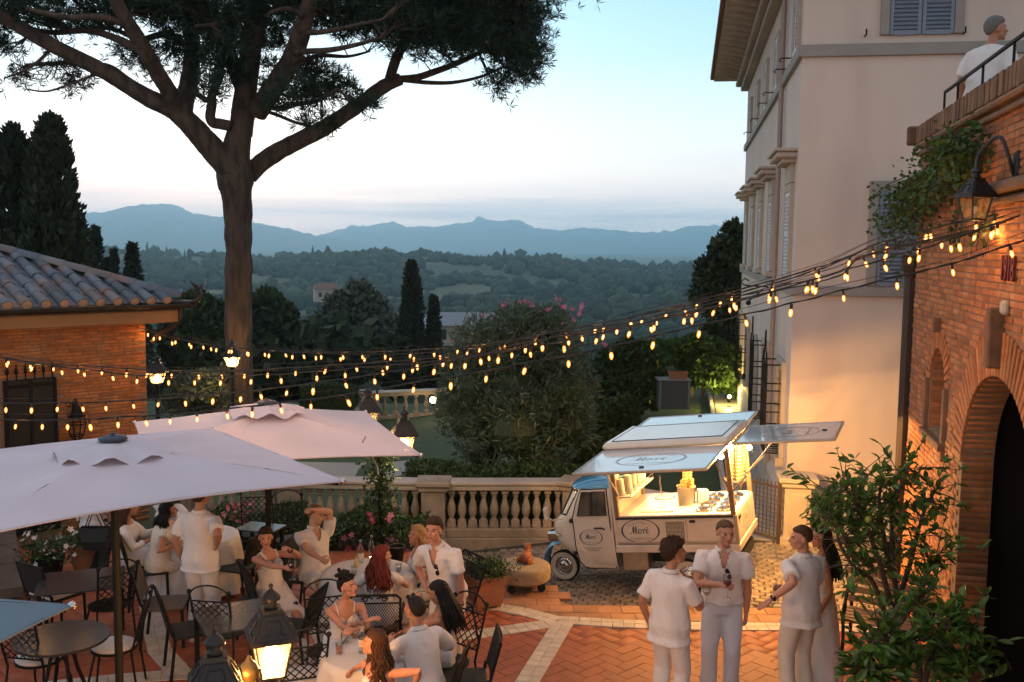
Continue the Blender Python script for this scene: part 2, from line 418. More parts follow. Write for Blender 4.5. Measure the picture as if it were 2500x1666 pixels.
# distant woods on the valley slopes: small ragged canopies, too many to count
x, y = forest_pts(9000, 230, 980, rng)
keep = np.array([noise.noise((a / 70., b / 55., 9.)) > -.10 for a, b in zip(x, y)])
x, y = x[keep], y[keep]; z = np.array([hills_z(a, b) for a, b in zip(x, y)])
R = rng.uniform(1.5, 5.2, len(x)); R3 = np.stack([R * rng.uniform(.8, 1.3, len(x)), R, R * rng.uniform(.7, 1.2, len(x))], 1)
tallm = np.array([noise.noise((a / 40., b / 40., 3.)) > .42 for a, b in zip(x, y)]) & (rng.random(len(x)) < .6)
R3[tallm] = np.array([1.5, 1.5, 6.5]) * rng.uniform(.7, 1.2, (tallm.sum(), 1))
V, F = blobs(np.stack([x, y, z + R3[:, 2] * .6], 1), R3, 1)
tag(link('valley_forest', npmesh('valley_forest', V, F, FOREST, 3)), kind='stuff')
# nearer woods below the garden: leaf clumps
LEAFD = pmat('woodland_leaves', (.030, .055, .022), .85, .3, .15, rand=.4, alt=(.05, .075, .025), altf=.55, alts=.06)
CP = []; nrm = []
def crown_pts(c, rad, h, n, r):
    # points near the surface of several lobes
    out = []
    for k in range(7):
        a = r.random() * 2 * pi; q = np.array([math.cos(a) * rad[0] * .55 * r.random() ** .5, math.sin(a) * rad[1] * .55 * r.random() ** .5, h * (r.random() * .6 - .15)])
        rr = r.uniform(.42, .7) * rad[0]
        d = r.normal(size=(n // 7, 3)); d /= np.linalg.norm(d, axis=1, keepdims=True)
        out.append(np.asarray(c) + q + d * rr * r.uniform(.72, 1.05, (len(d), 1)) * np.array([1, 1, .85]))
    return np.concatenate(out)
pts = []
nx, ny = forest_pts(230, 46, 235, rng, .62)
for a, b in zip(nx, ny):
    if a > .22 * b and b < 60: continue
    g = hills_z(a, b); rad = rng.uniform(2.4, 4.4) * (1 if b > 70 else .8); h = rad * rng.uniform(.9, 1.5)
    if b > 105 and rng.random() < .22:
        n = 420; t = rng.random(n); ang = rng.random(n) * 2 * pi; rr = 1.25 * np.sqrt(1 - t) * (.5 + .5 * np.minimum(1, t * 6)) * rng.uniform(.75, 1.1, n)
        pts.append(np.stack([a + rr * np.cos(ang), b + rr * np.sin(ang), g + t * h * 2.6], 1))
    else: pts.append(crown_pts((a, b, g + h * .8), (rad, rad), h, int(650 * (80 / (b + 20)) ** .35), rng))
pts = np.concatenate(pts); sz = .36 + .0042 * pts[:, 1]
V, F = cards(pts, sz * 1.35, sz * 1.0)
tag(link('woodland', npmesh('woodland', V, F, LEAFD)), kind='stuff')
x, y = forest_pts(1500, 44, 240, rng, .62); z = np.array([hills_z(a, b) for a, b in zip(x, y)])
V, F = blobs(np.stack([x, y, z + .3], 1), np.stack([rng.uniform(1.2, 2.6, len(x))] * 2 + [rng.uniform(.8, 2.2, len(x))], 1), 1)
tag(link('undergrowth', npmesh('undergrowth', V, F, FOREST, 3)), kind='stuff')
# lights of far villages
FARL = pmat('far_lamp', (.9, .9, .8), .5, 0, emit=(1., .93, .78), es=9.)
VL = ['brightest far lamp at the foot of the right mountains', 'tiny lamp on the wooded ridge above the oleander', 'tiny lamp on the ridge left of the pine trunk', 'faint lamp on the ridge just right of the pine trunk', 'lower lamp in the valley right of the pine trunk', 'lamp in the valley below the villa on the knoll', 'dim far lamp right under the brightest one']
for u, v in ((1502, 633), (1295, 611), (492, 604), (540, 598), (700, 755), (730, 748), (1490, 627)):
    p = at(u, v, 700 if v < 640 else 210); m = MB(); m.ell((0, 0, 0), .45 if v < 640 else .16, 6, 4)
    tag(m.build('village_light', FARL, loc=p), VL.pop(0), 'light')
# grey farm roof between the cypresses and the oleander, villa on the wooded knoll
RF = pmat('pale_roof', (.20, .23, .26), .7, .1); WLF = pmat('farm_wall', (.42, .36, .30), .8, .1)
def farm(p, w, d, h, rz, lab, rm):
    t_ = thing('farmhouse', lab, 'house', p, rz)
    m = MB(); m.box((0, 0, h / 2), (w, d, h)); m.build('wall', WLF, t_)
    m = MB(); m.add([(-w * .55, -d * .6, h), (w * .55, -d * .6, h), (w * .55, d * .6, h), (-w * .55, d * .6, h), (-w * .45, 0, h + d * .28), (w * .45, 0, h + d * .28)], [(0, 1, 5, 4), (2, 3, 4, 5), (0, 4, 3), (1, 2, 5), (3, 2, 1, 0)]); m.build('roof', rm, t_)
    DK = pmat('dark_window', (.02, .02, .025), .3, 0)
    for i in range(3):
        m = MB(); m.box(((i - 1) * w * .28, -d * .5 - .02, h * .55), (.9, .06, 1.2)); m.build('window', DK, t_)
q = at(1130, 815, 120); farm((q.x, 120, q.z - 1.2), 9, 5, 2.4, .1, 'low farm building with pale grey roof below the oleander', RF)
q = at(795, 690, 262); farm((q.x, 262, q.z - 5.), 6, 5, 3.4, .3, 'pale villa half hidden in trees on the wooded knoll', pmat('far_tiles', (.16, .09, .06), .8, .1))
# ================================================================== paving
TERRA = pmat('terracotta_tile', (.28, .070, .025), .6, .16, 5, bump=.14, bs=60, rand=.09, alt=(.22, .06, .026), altf=.56, alts=.9)
TRAV = pmat('travertine_sett', (.46, .39, .32), .6, .2, 9, bump=.25, bs=50, rand=.14)
COBB = pmat('stone_cobble', (.27, .20, .14), .6, .25, 8, bump=.45, bs=30, rand=.3, alt=(.19, .16, .13), altf=.5, alts=1.1)
APRB = pmat('apron_brick', (.31, .145, .07), .65, .3, 5, bump=.4, bs=30, rand=.2, alt=(.24, .12, .065), altf=.5, alts=2.)
MORT = pmat('grout', (.19, .07, .035), .9, .2, 12)
LANEB = pmat('lane_bed', (.055, .048, .04), .95, .25, 10)
SLAB = pmat('bluestone_slab', (.26, .27, .28), .55, .16, 3, bump=.12, bs=30, rand=.1)
def ppx(x, y): return (1100 + x / 2.353, 1420 + y / 2.353)   # crop used to trace the paving lines
def polyg(pts, z=0.): return [gz(*p, z) for p in pts]
mid_line = polyg([ppx(*p) for p in ((-700, 90), (-300, 110), (0, 120), (280, 150), (430, 178), (600, 224), (720, 228), (900, 240), (1170, 252), (1450, 259), (1700, 261), (2000, 264), (2300, 270), (2900, 280))])
cob_line = polyg([ppx(*p) for p in ((640, 132), (840, 134), (1170, 140), (1450, 145), (1700, 150), (2000, 165), (2250, 185), (2700, 200))])
radial = polyg([ppx(650, 236), ppx(440, 579), ppx(150, 1060)])
left_br = polyg([ppx(610, 238), ppx(300, 285), ppx(20, 322), (740, 1607), (560, 1640), (300, 1658), (0, 1690)])
left_b2 = polyg([(352, 1380), (360, 1440), (372, 1520), (390, 1590), (445, 1650)])
left_b3 = polyg([(-120, 1500), (20, 1449), (90, 1428), (200, 1395)])
def pl_dist(p, line):
    best = 9e9
    for a, b in zip(line, line[1:]):
        ab = b - a; t = max(0, min(1, (p - a).dot(ab) / ab.dot(ab))); best = min(best, (p - a - ab * t).length)
    return best
def line_y(x, line):
    return float(np.interp(x, [q.x for q in line], [q.y for q in line]))
court = tag(bpy.data.objects.new('courtyard_floor', None), kind='structure'); COL.objects.link(court); WM[court.name] = Matrix.Identity(4)
m = MB()
xs = list(np.linspace(-12, 7.5, 60))
top = [(x, line_y(x, mid_line) if x > mid_line[0].x else 15.2) for x in xs]
def front(x): return (line_y(x, mid_line) if x > -.9 else 14.3)
m.prism([(-12, 1.5)] + [(7.5, 1.5)] + [(x, front(x)) for x in xs[::-1]], -.9, -.012); m.build('mortar_bed', MORT, court)
def tile_mesh(name, lx, ly, h, ch, mat, jit=0):
    mb = MB(); x, y = lx / 2, ly / 2
    v = [(-x, -y, -h), (x, -y, -h), (x, y, -h), (-x, y, -h), (-x, -y, -ch), (x, -y, -ch), (x, y, -ch), (-x, y, -ch), (-x + ch, -y + ch, 0), (x - ch, -y + ch, 0), (x - ch, y - ch, 0), (-x + ch, y - ch, 0)]
    f = [(0, 1, 5, 4), (1, 2, 6, 5), (2, 3, 7, 6), (3, 0, 4, 7), (4, 5, 9, 8), (5, 6, 10, 9), (6, 7, 11, 10), (7, 4, 8, 11), (8, 9, 10, 11)]
    mb.add(v, f); return mb.mesh(name, mat)
def lay(name, me, mats4, parent, stuff_name, mat, limit=300, key=None):
    """the 300 that show largest become parts, the rest one joined part"""
    def score(M):
        p = M.translation; q = proj(p)
        vis = -60 < q[0] < 2560 and -60 < q[1] < 1726
        return (0 if vis else 1, (p - Vector((0, 0, HCAM))).length)
    mats4 = sorted(mats4, key=key or score)
    for M in mats4[:limit]: link(name, me, parent, M)
    rest = mats4[limit:]
    if rest:
        bv = np.array([v.co[:] for v in me.vertices]); bf = [p.vertices[:] for p in me.polygons]; nq = len(bf[0])
        assert all(len(f) == nq for f in bf)
        V = np.concatenate([bv @ np.array(M.to_3x3()).T + np.array(M.translation) for M in rest])
        F = (np.array(bf)[None] + (np.arange(len(rest)) * len(bv))[:, None, None]).reshape(-1, nq)
        o = link(stuff_name, npmesh(stuff_name, V, F, mat, nq), parent); tag(o, kind='stuff')
    return mats4
# herringbone terracotta
TL, TW = .30, .15
tile = tile_mesh('terracotta_tile', TL - .0045, TW - .0045, .03, .002, TERRA)
ms = []
R45 = Matrix.Rotation(math.radians(43), 3, 'Z')
for i in range(-70, 70):
    for j in range(-70, 70):
        for k in range(2):
            # herringbone cell
            bx = (i * TW + j * TW * 2 + (0)); by = (i * TW - 0)
            if k == 0: c = Vector((i * TW + j * 2 * TL / 1. * .5 * 2 + TL / 2, i * TW + TW / 2, 0)); a = 0
            else: c = Vector((i * TW + j * 2 * TL / 1. * .5 * 2 - TW / 2 + 0, i * TW + TL / 2 , 0)); a = pi / 2
            p = R45 @ c + Vector((0, 10.5, 0))
            if not (-7.5 < p.x < 6.6 and 5.5 < p.y < front(p.x) - .05): continue
            if pl_dist(Vector((p.x, p.y, 0)), mid_line) < .1: continue
            if p.x < 0 and p.y < 8.2 or p.y < 7.2: continue
            z = .0025 * noise.noise((p.x * 3, p.y * 3, 0)) + rnd.uniform(-.0005, .0005)
            ms.append(Matrix.Translation((p.x, p.y, z)) @ Matrix.Rotation(math.radians(43) + a + rnd.uniform(-.006, .006), 4, 'Z'))
lay('tile', tile, ms, court, 'tiles_beyond', TERRA)
# travertine setts along the bands
sett = tile_mesh('band_sett', .129, .122, .03, .004, TRAV)
bms = []
def band(line, rowsn=2, pitch=.132, roww=.125):
    # walk along the polyline
    acc = []; d = 0
    segs = [(a, b, (b - a).length) for a, b in zip(line, line[1:])]; tot = sum(s[2] for s in segs); n = int(tot / pitch)
    for i in range(n):
        s_ = (i + .5) * pitch; k = 0
        while k < len(segs) - 1 and s_ > segs[k][2]: s_ -= segs[k][2]; k += 1
        a, b, l = segs[k]; t = (b - a).normalized(); p = a + t * s_; nn = Vector((-t.y, t.x, 0))
        for r in range(rowsn):
            q = p + nn * ((r - (rowsn - 1) / 2) * roww); ang = math.atan2(t.y, t.x) + rnd.uniform(-.03, .03)
            acc.append(Matrix.Translation((q.x, q.y, .009 + rnd.uniform(0, .003))) @ Matrix.Rotation(ang, 4, 'Z'))
    return acc
for ln in (mid_line, radial, left_br, left_b2, left_b3): bms += band(ln)
bms = [M for M in bms if -7 < M.translation.x < 6.5]
lay('band_sett', sett, bms, court, 'band_setts_beyond', TRAV, 300)
# brick apron between the band and the cobbles
apr = tag(bpy.data.objects.new('brick_apron', None), kind='structure'); COL.objects.link(apr); WM[apr.name] = Matrix.Identity(4)
plat = polyg([ppx(*p) for p in ((640, 132), (655, 95), (620, 60), (560, 38), (470, 20), (380, 10), (290, 0), (200, 0), (100, 20))])
def far(x): return line_y(x, cob_line) if x >= cob_line[0].x else (line_y(x, sorted(plat, key=lambda q: q.x)))
m = MB(); xa = list(np.linspace(plat[-1].x, 6.6, 60))
m.prism([(x, line_y(x, mid_line)) for x in xa] + [(x, far(x)) for x in xa[::-1]], -.6, -.005); m.build('apron_bed', pmat('apron_joint', (.20, .11, .065), .9, .2, 10), apr)
brick = tile_mesh('apron_brick', .292, .238, .04, .005, APRB); bl = []
for i in range(-6, 26):
    for j in range(0, 16):
        x = -1.3 + i * .3 + (j % 2) * .15; y = 11.3 + j * .245 - .0 * x
        if line_y(x, mid_line) + .13 < y < far(x) + .02 and x > plat[-1].x:
            bl.append(Matrix.Translation((x, y, rnd.uniform(-.003, .004))) @ Matrix.Rotation(rnd.uniform(-.02, .02), 4, 'Z'))
lay('brick', brick, bl, apr, 'bricks_beyond', APRB)
# cobbled lane that falls away to the left
lane = tag(bpy.data.objects.new('cobbled_lane', None), kind='structure'); COL.objects.link(lane); WM[lane.name] = Matrix.Identity(4)
m = MB(); G_ = []
for y in np.linspace(11.0, 16.9, 24): G_.append([Vector((x, y, lane_z(x, y) - .022)) for x in np.linspace(-1.4, 6.5, 30)])
m.grid(G_); m.build('lane_bed', LANEB, lane)
cob = tile_mesh('cobble', .142, .108, .05, .014, COBB); cl = []
ang = math.radians(-12)
nl = Vector((-.118, .05, 1)).normalized()
Rl = Vector((0, 0, 1)).rotation_difference(nl).to_matrix()
for j in range(-26, 40):
    for i in range(-40, 44):
        q = Vector((i * .15 + (j % 2) * .075, j * .117)); x = 2.4 + q.x * math.cos(ang) - q.y * math.sin(ang); y = 13.2 + q.x * math.sin(ang) + q.y * math.cos(ang)
        if not (-1.2 < x < 6.2 and y < 16.25): continue
        if x > plat[-1].x and y < far(x) + .07: continue
        if x <= plat[-1].x and y < 12.6: continue
        M3 = (Rl if lane_z(x, y) < -.002 else Matrix.Identity(3)) @ Matrix.Rotation(ang + rnd.uniform(-.07, .07), 3, 'Z') @ Matrix.Diagonal((rnd.uniform(.88, 1.03), rnd.uniform(.9, 1.03), 1))
        M = M3.to_4x4(); M.translation = (x + rnd.uniform(-.006, .006), y, lane_z(x, y) + rnd.uniform(-.006, .006)); cl.append(M)
lay('cobble', cob, cl, lane, 'cobbles_beyond', COBB)
# drain gratings set in the edge of the lane
for (u, v) in (ppx(905, 122), ppx(1150, 132)):
    p = gz(u, v, .0); m = MB()
    for k in range(9): m.box((0, -.12 + k * .03, 0), (.36, .012, .02))
    for k in (-.18, 0, .18): m.box((k, 0, 0), (.014, .27, .018))
    o = m.build('drain_grate', IRON, loc=(p.x, p.y, .012)); tag(o, 'iron drain grate in the cobbles left of the curly haired person' if u < 1530 else 'iron drain grate partly behind the curly haired person', 'drain')
# slab path along the villa
path = tag(bpy.data.objects.new('slab_path', None), kind='structure'); COL.objects.link(path); WM[path.name] = Matrix.Identity(4)
PD = Vector((.175, 1, 0)).normalized(); PN = Vector((PD.y, -PD.x, 0))
P0 = Vector((3.55, 15.15, 0))
def pth(s, w, z): q = P0 + PD * s + PN * w; return Vector((q.x, q.y, z))
m = MB(); m.prism([pth(0, -.02, 0)[:2], pth(0, 1.05, 0)[:2], pth(17.5, 1.05, 0)[:2], pth(17.5, -.02, 0)[:2]], -.7, -.018); m.build('path_bed', LANEB, path)
slab = tile_mesh('slab', .515, .79, .04, .004, SLAB)
for i in range(21):
    for j in range(2):
        q = pth(.42 + i * .8, .26 + j * .52, rnd.uniform(-.002, .002)); link('slab', slab, path, Matrix.Translation(q) @ Matrix.Rotation(-math.atan2(PD.x, PD.y), 4, 'Z'))
m = MB()
for i in range(30): q = pth(.3 + i * .58, -.09, -.01); m.cbox(q, (.11, .55, .12), .015, R=Matrix.Rotation(-math.atan2(PD.x, PD.y) + rnd.uniform(-.02, .02), 3, 'Z'))
m.build('path_kerb', pmat('pale_kerb', (.42, .41, .39), .8, .2, 8), path)
# gravel path crossing the lawn on the left
m = MB(); m.grid([[Vector((x, y + .25 * math.sin(x * .4), garden_z(x) + .012)) for x in np.linspace(-13, -2.4, 30)] for y in (23.2, 24.0, 24.9)])
tag(m.build('gravel_path', pmat('gravel', (.30, .30, .29), .9, .2, 30)), kind='structure')
# soil of the flower bed in front of the balustrade
m = MB(); m.grid([[Vector((x, y, -.03 - .3 * (y - 14.25) / 2 + .03 * noise.noise((x * 3, y * 3, 0)))) for x in np.linspace(-7, -1.15, 40)] for y in np.linspace(14.25, 16.3, 12)])
tag(m.build('flower_bed', pmat('soil', (.06, .04, .028), .95, .3, 12, bump=.8, bs=40)), kind='structure')

# ================================================================== stone balustrade of the terrace
STONE = pmat('weathered_stone', (.36, .295, .235), .8, .2, 2.2, bump=.35, bs=25, alt=(.27, .215, .165), altf=.53, alts=3.)
STONEL = pmat('coping_stone', (.42, .37, .33), .75, .18, 3, bump=.3, bs=25)
def baluster_mesh(h, r, mat, n=12):
    mb = MB(); k = h / .66
    mb.cbox((0, 0, .06 * k), (2.15 * r, 2.15 * r, .12 * k), .008)
    prof = [(.88, .12), (.9, .135), (.62, .15), (.55, .17), (.72, .20), (1.0, .25), (1.08, .30), (1.0, .36), (.74, .43), (.52, .49), (.46, .52), (.66, .535), (.66, .55), (.5, .56), (.62, .58)]
    mb.lathe([(a * r, z * k) for a, z in prof], n)
    mb.cbox((0, 0, .62 * k), (1.75 * r, 1.75 * r, .08 * k), .008)
    return mb.mesh('baluster', mat, smooth=40)
bal_me = baluster_mesh(.66, .068, STONE)
def balustrade(name, label, verts, ztop, piers, me, h, spacing, mats, dip=.36, base=.45, group=None):
    """verts: plan polyline, rail top at ztop; h baluster height"""
    t = thing(name, label, 'balustrade', (verts[0][0], verts[0][1], ztop - h - .16 - base), group=group)
    zb = ztop - .16 - h
    for a, b in zip(verts, verts[1:]):
        a, b = Vector((*a, 0)), Vector((*b, 0)); d = (b - a); L = d.length; d.normalize(); ang = math.atan2(d.y, d.x); R = Matrix.Rotation(ang, 3, 'Z'); c = (a + b) / 2
        m = MB(); m.cbox((c.x, c.y, ztop - .035), (L + .1, dip, .07), .02, R=R); m.cbox((c.x, c.y, ztop - .115), (L + .06, dip * .78, .086), .012, R=R); m.build('handrail', mats[1], t, True, smooth=30)
        m = MB(); m.cbox((c.x, c.y, zb - .075), (L + .06, dip * .8, .15), .012, R=R); m.cbox((c.x, c.y, zb - .15 - base / 2), (L + .04, dip * 1.0, base), .012, R=R); m.build('plinth', mats[0], t, True)
        n = int((L - .32) / spacing)
        for i in range(n):
            p = a + d * (L / 2 + (i - (n - 1) / 2) * spacing)
            link('baluster', me, t, WM[t.name].inverted() @ (Matrix.Translation((p.x, p.y, zb)) @ Matrix.Rotation(ang, 4, 'Z')))
    for (x, y, w, a) in piers:
        R = Matrix.Rotation(a, 3, 'Z'); m = MB()
        m.cbox((x, y, zb + h / 2 - .06), (w, w, h + .2), .012, R=R)
        m.box((x, y - .0, zb + h / 2), (w * .62, w + .03, h * .74), R=R)
        m.cbox((x, y, ztop - .028), (w + .2, w + .2, .085), .02, R=R); m.cbox((x, y, ztop - .11), (w + .1, w + .1, .1), .015, R=R)
        m.cbox((x, y, zb - .07), (w + .05, w + .05, .17), .012, R=R); m.cbox((x, y, zb - .15 - base / 2), (w + .1, w + .1, base + .01), .012, R=R)
        m.build('pier', mats[0], t, True)
    return t
balustrade('stone_balustrade', 'long weathered stone balustrade between the terrace and the garden', [(-5.6, 16.72), (-3.75, 16.66), (-1.30, 16.62), (1.12, 16.74), (2.78, 15.62)], .52,
           [(-3.75, 16.66, .36, 0), (-1.30, 16.62, .40, 0), (1.12, 16.74, .38, -.3), (2.85, 15.55, .42, -.6), (-5.6, 16.72, .36, 0)], bal_me, .66, .182, (STONE, STONEL))
bal2 = baluster_mesh(.62, .075, STONE, 8)
bp = [at(905, 975, 31.), at(1075, 955, 31.6)]
balustrade('stone_balustrade', 'distant lit balustrade beside the oleander at the far edge of the lawn', [(bp[0].x, 31.0), (bp[1].x + 2.2, 32.6)], -.12, [(bp[0].x, 31.0, .55, .1)], bal2, .62, .34, (STONE, STONEL), base=.35)
bv_ = at(1625, 940, 30.)
balustrade('stone_balustrade', 'low balustrade under trailing vines at the end of the slab path', [(3.9, 30.6), (7.4, 31.1)], .5, [], bal2, .62, .34, (STONE, STONEL), base=.15)
# dark stone steps and wall at the left edge
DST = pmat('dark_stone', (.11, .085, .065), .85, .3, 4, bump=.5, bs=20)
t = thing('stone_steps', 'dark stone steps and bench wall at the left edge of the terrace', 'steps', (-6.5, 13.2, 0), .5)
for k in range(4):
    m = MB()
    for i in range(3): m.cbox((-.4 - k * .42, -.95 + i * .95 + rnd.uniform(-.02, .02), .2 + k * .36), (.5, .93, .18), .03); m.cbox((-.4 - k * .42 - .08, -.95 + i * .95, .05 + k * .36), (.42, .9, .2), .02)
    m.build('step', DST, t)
# ================================================================== villa
PLAS = pmat('villa_plaster', (.67, .555, .485), .85, .08, .9, bump=.10, bs=50, alt=(.60, .49, .43), altf=.58, alts=1.3, stretch=(1, 1, .22))
SURR = pmat('grey_stone_trim', (.30, .28, .26), .75, .1, 4, bump=.12, bs=40)
HOOD = pmat('sandstone_trim', (.46, .39, .32), .75, .12, 4, bump=.15, bs=40)
SHUT = pmat('shutter_paint', (.19, .23, .30), .45, .1, 6)
SHUTL = pmat('pale_shutter_paint', (.50, .52, .54), .45, .06, 6)
GLASSD = pmat('dark_glass', (.02, .025, .03), .12, 0)
VC = Vector((4.40, 15.6, 0)); va = -math.atan(.175)
villa = thing('villa', 'tall pale pink villa with grey shutters and bracketed eaves on the right', 'villa', (VC.x, VC.y, -.3), va)
def vz(z): return z + .3
m = MB(); m.box((4.5, 7.6, vz(4.65)), (9.0, 15.2, 9.9)); m.build('wall', PLAS, villa)
m = MB()
for z0, z1, pr in ((7.42, 7.60, .05), (3.78, 3.93, .05)):
    m.cbox((4.5, -.02, vz((z0 + z1) / 2)), (9.0 + 2 * pr, 2 * pr, z1 - z0), .01); m.cbox((-.02, 7.6, vz((z0 + z1) / 2)), (2 * pr, 15.2 + 2 * pr, z1 - z0 - .004), .01)
m.build('string_course', SURR, villa)
m = MB(); m.cbox((-.03, 7.7, vz(.12)), (.14, 15.3, .74), .012); m.add([(-.10, .05, vz(.49)), (-.10, 15.3, vz(.49)), (0, 15.3, vz(.62)), (0, .05, vz(.62))], [(0, 1, 2, 3)])
m.cbox((4.5, -.03, vz(.12)), (9.1, .12, .66), .012); m.build('plinth', pmat('plinth_stone', (.44, .40, .36), .8, .15, 5, bump=.2, bs=30), villa)
# cornice, soffit, brackets, eaves
m = MB(); m.cbox((-.10, 7.6, vz(9.30)), (.22, 15.5, .14), .02); m.cbox((-.18, 7.6, vz(9.43)), (.36, 15.7, .12), .03); m.cbox((4.5, -.10, vz(9.31)), (9.2, .22, .14), .02); m.build('cornice', HOOD, villa)
m = MB(); m.box((4.2, 7.6, vz(9.70)), (10.4, 17.2, .06)); m.build('soffit', pmat('soffit_plaster', (.52, .42, .32), .85, .1, 3), villa)
m = MB(); m.cbox((4.2, 7.6, vz(9.80)), (10.62, 17.4, .14), .02); m.add([(-1.1, -1.1, vz(9.87)), (9.5, -1.1, vz(9.87)), (9.5, 16.3, vz(9.87)), (-1.1, 16.3, vz(9.87)), (4.2, 4.5, vz(11.4)), (4.2, 10.7, vz(11.4))], [(0, 1, 4), (1, 2, 5, 4), (2, 3, 5), (3, 0, 4, 5)]); m.build('roof', pmat('roof_tiles_far', (.22, .12, .08), .85, .2, 4), villa)
mb = MB(); mb.grid([[Vector((x, y, z)) for x, z in ((0, -.20), (-.22, -.17), (-.36, -.10), (-.62, -.10), (-.80, -.02), (-.86, 0))] for y in (-.09, .09)])
mb.grid([[Vector((x, y, z)) for x, z in ((0, -.20), (-.22, -.17), (-.36, -.10), (-.62, -.10), (-.80, -.02), (-.86, 0), (0, 0))] for y in (-.09,)] * 1 + [[Vector((x, -.0901, 0)) for x in (0, -.22, -.36, -.62, -.8, -.86, 0)]])
mb.grid([[Vector((x, .0901, 0)) for x in (0, -.22, -.36, -.62, -.8, -.86, 0)]] + [[Vector((x, .09, z)) for x, z in ((0, -.20), (-.22, -.17), (-.36, -.10), (-.62, -.10), (-.80, -.02), (-.86, 0), (0, 0))]])
brk = mb.mesh('eave_bracket', HOOD)
for i in range(26): link('eave_bracket', brk, villa, Matrix.Translation((-.30, -.5 + i * .62, vz(9.67))) @ Matrix.Scale(.82, 4))
m = MB(); m.tube([(-.07, 2.72, vz(9.2)), (-.07, 2.72, vz(.3))], .045, 8); m.build('drainpipe', pmat('copper_pipe', (.33, .25, .22), .5, .1, 3), villa)
def shutters(w, win, wid, h, face, fm, split=True):
    """a pair of louvred shutters, their slats in geometry; face: matrix putting (x across, y out, z up) on the wall"""
    for sgn in (-1, 1):
        m = MB(); c = sgn * wid / 4; ww = wid / 2 - .012; st = .055
        for q in (-1, 1): m.cbox((c + q * (ww / 2 - st / 2), 0, h / 2), (st, .045, h), .005)
        for z in (st / 2, h / 2 if h > 1.2 else None, h - st / 2):
            if z is not None: m.box((c, 0, z), (ww - 2 * st - .002, .04, st * 1.2))
        m.box((c, -.012, h / 2), (ww - .02, .006, h - .02))
        m.v = [face @ p for p in m.v]; s_ = m.build('shutter', fm, win)
        n = int((h - 3 * st) / .062); sm = MB(); sm.box((0, 0, 0), (ww - 2 * st, .012, .062), R=Matrix.Rotation(math.radians(35), 3, 'X'))
        if split:
            me = sm.mesh('slat', fm)
            for k in range(n): link('slat', me, win, face @ Matrix.Translation((c, .004, st + .05 + k * .062)))
        else:
            sj = MB()
            for k in range(n): sj.box((c, .004, st + .05 + k * .062), (ww - 2 * st, .012, .058), R=Matrix.Rotation(math.radians(35), 3, 'X'))
            sj.v = [face @ p for p in sj.v]; tag(sj.build('slats', fm, win), kind='stuff')
def facemat(side, a, z): # side wall (x=0, looking -x) or front wall (y=0, looking -y)
    if side: return Matrix.Translation((0, a, vz(z))) @ Matrix(((0, -1, 0, 0), (-1, 0, 0, 0), (0, 0, 1, 0), (0, 0, 0, 1)))
    return Matrix.Translation((a, 0, vz(z))) @ Matrix(((1, 0, 0, 0), (0, -1, 0, 0), (0, 0, 1, 0), (0, 0, 0, 1)))
def window(side, a, z0, w, h, fr, hood, sill, trim, fm, split=False):
    F = facemat(side, a, z0); m = MB()
    for q in (-1, 1): m.cbox((q * (w / 2 + fr / 2), .02, h / 2), (fr, .1, h + .0), .008, F)
    m.cbox((0, .02, h + fr / 2), (w + 2 * fr, .101, fr), .008, F)
    if sill: m.cbox((0, .05, -.06), (w + 2 * fr + .12, .18, .10), .012, F)
    win = m.build('window', trim, villa)
    if hood:
        m = MB(); m.cbox((0, .03, h + fr + .16), (w + 2 * fr - .04, .08, .30), .006, F); m.cbox((0, .10, h + fr + .35), (w + 2 * fr + .2, .22, .07), .012, F); m.cbox((0, .15, h + fr + .43), (w + 2 * fr + .44, .32, .09), .02, F); m.cbox((0, .17, h + fr + .505), (w + 2 * fr + .52, .36, .05), .012, F)
        m.build('hood', HOOD, win)
    shutters(None, win, w, h, F @ Matrix.Translation((0, .035, 0)), fm, split)
    return win
for a in (.97, 4.55, 7.55, 10.4, 13.3): window(True, a, 4.06, .78, 1.36, .13, True, True, HOOD, SHUTL)
for a in (.75, 4.35, 7.2, 10.0, 12.8): window(True, a, 7.62, .74, .98, .06, False, False, HOOD, SHUTL)
window(False, 1.70, 7.72, .92, 1.40, .13, False, False, SURR, SHUT, True)
window(False, 1.66, 3.95, .90, 1.46, .14, False, False, SURR, SHUT, True)
# shutter stays (little iron hooks) and a wrought iron pennant bracket
m = MB()
for a in (1.35, 2.4, 5.1, 6.6, 9.3, 12.2): m.tube([(0, a, vz(7.66)), (-.2, a, vz(7.66)), (-.24, a, vz(7.62)), (-.2, a, vz(7.6))], .012, 5)
for a in (.9, 2.3): m.tube([(a, 0, vz(7.72)), (a, -.12, vz(7.72)), (a, -.12, vz(7.8))], .014, 5)
m.build('iron_hook', IRON, villa)
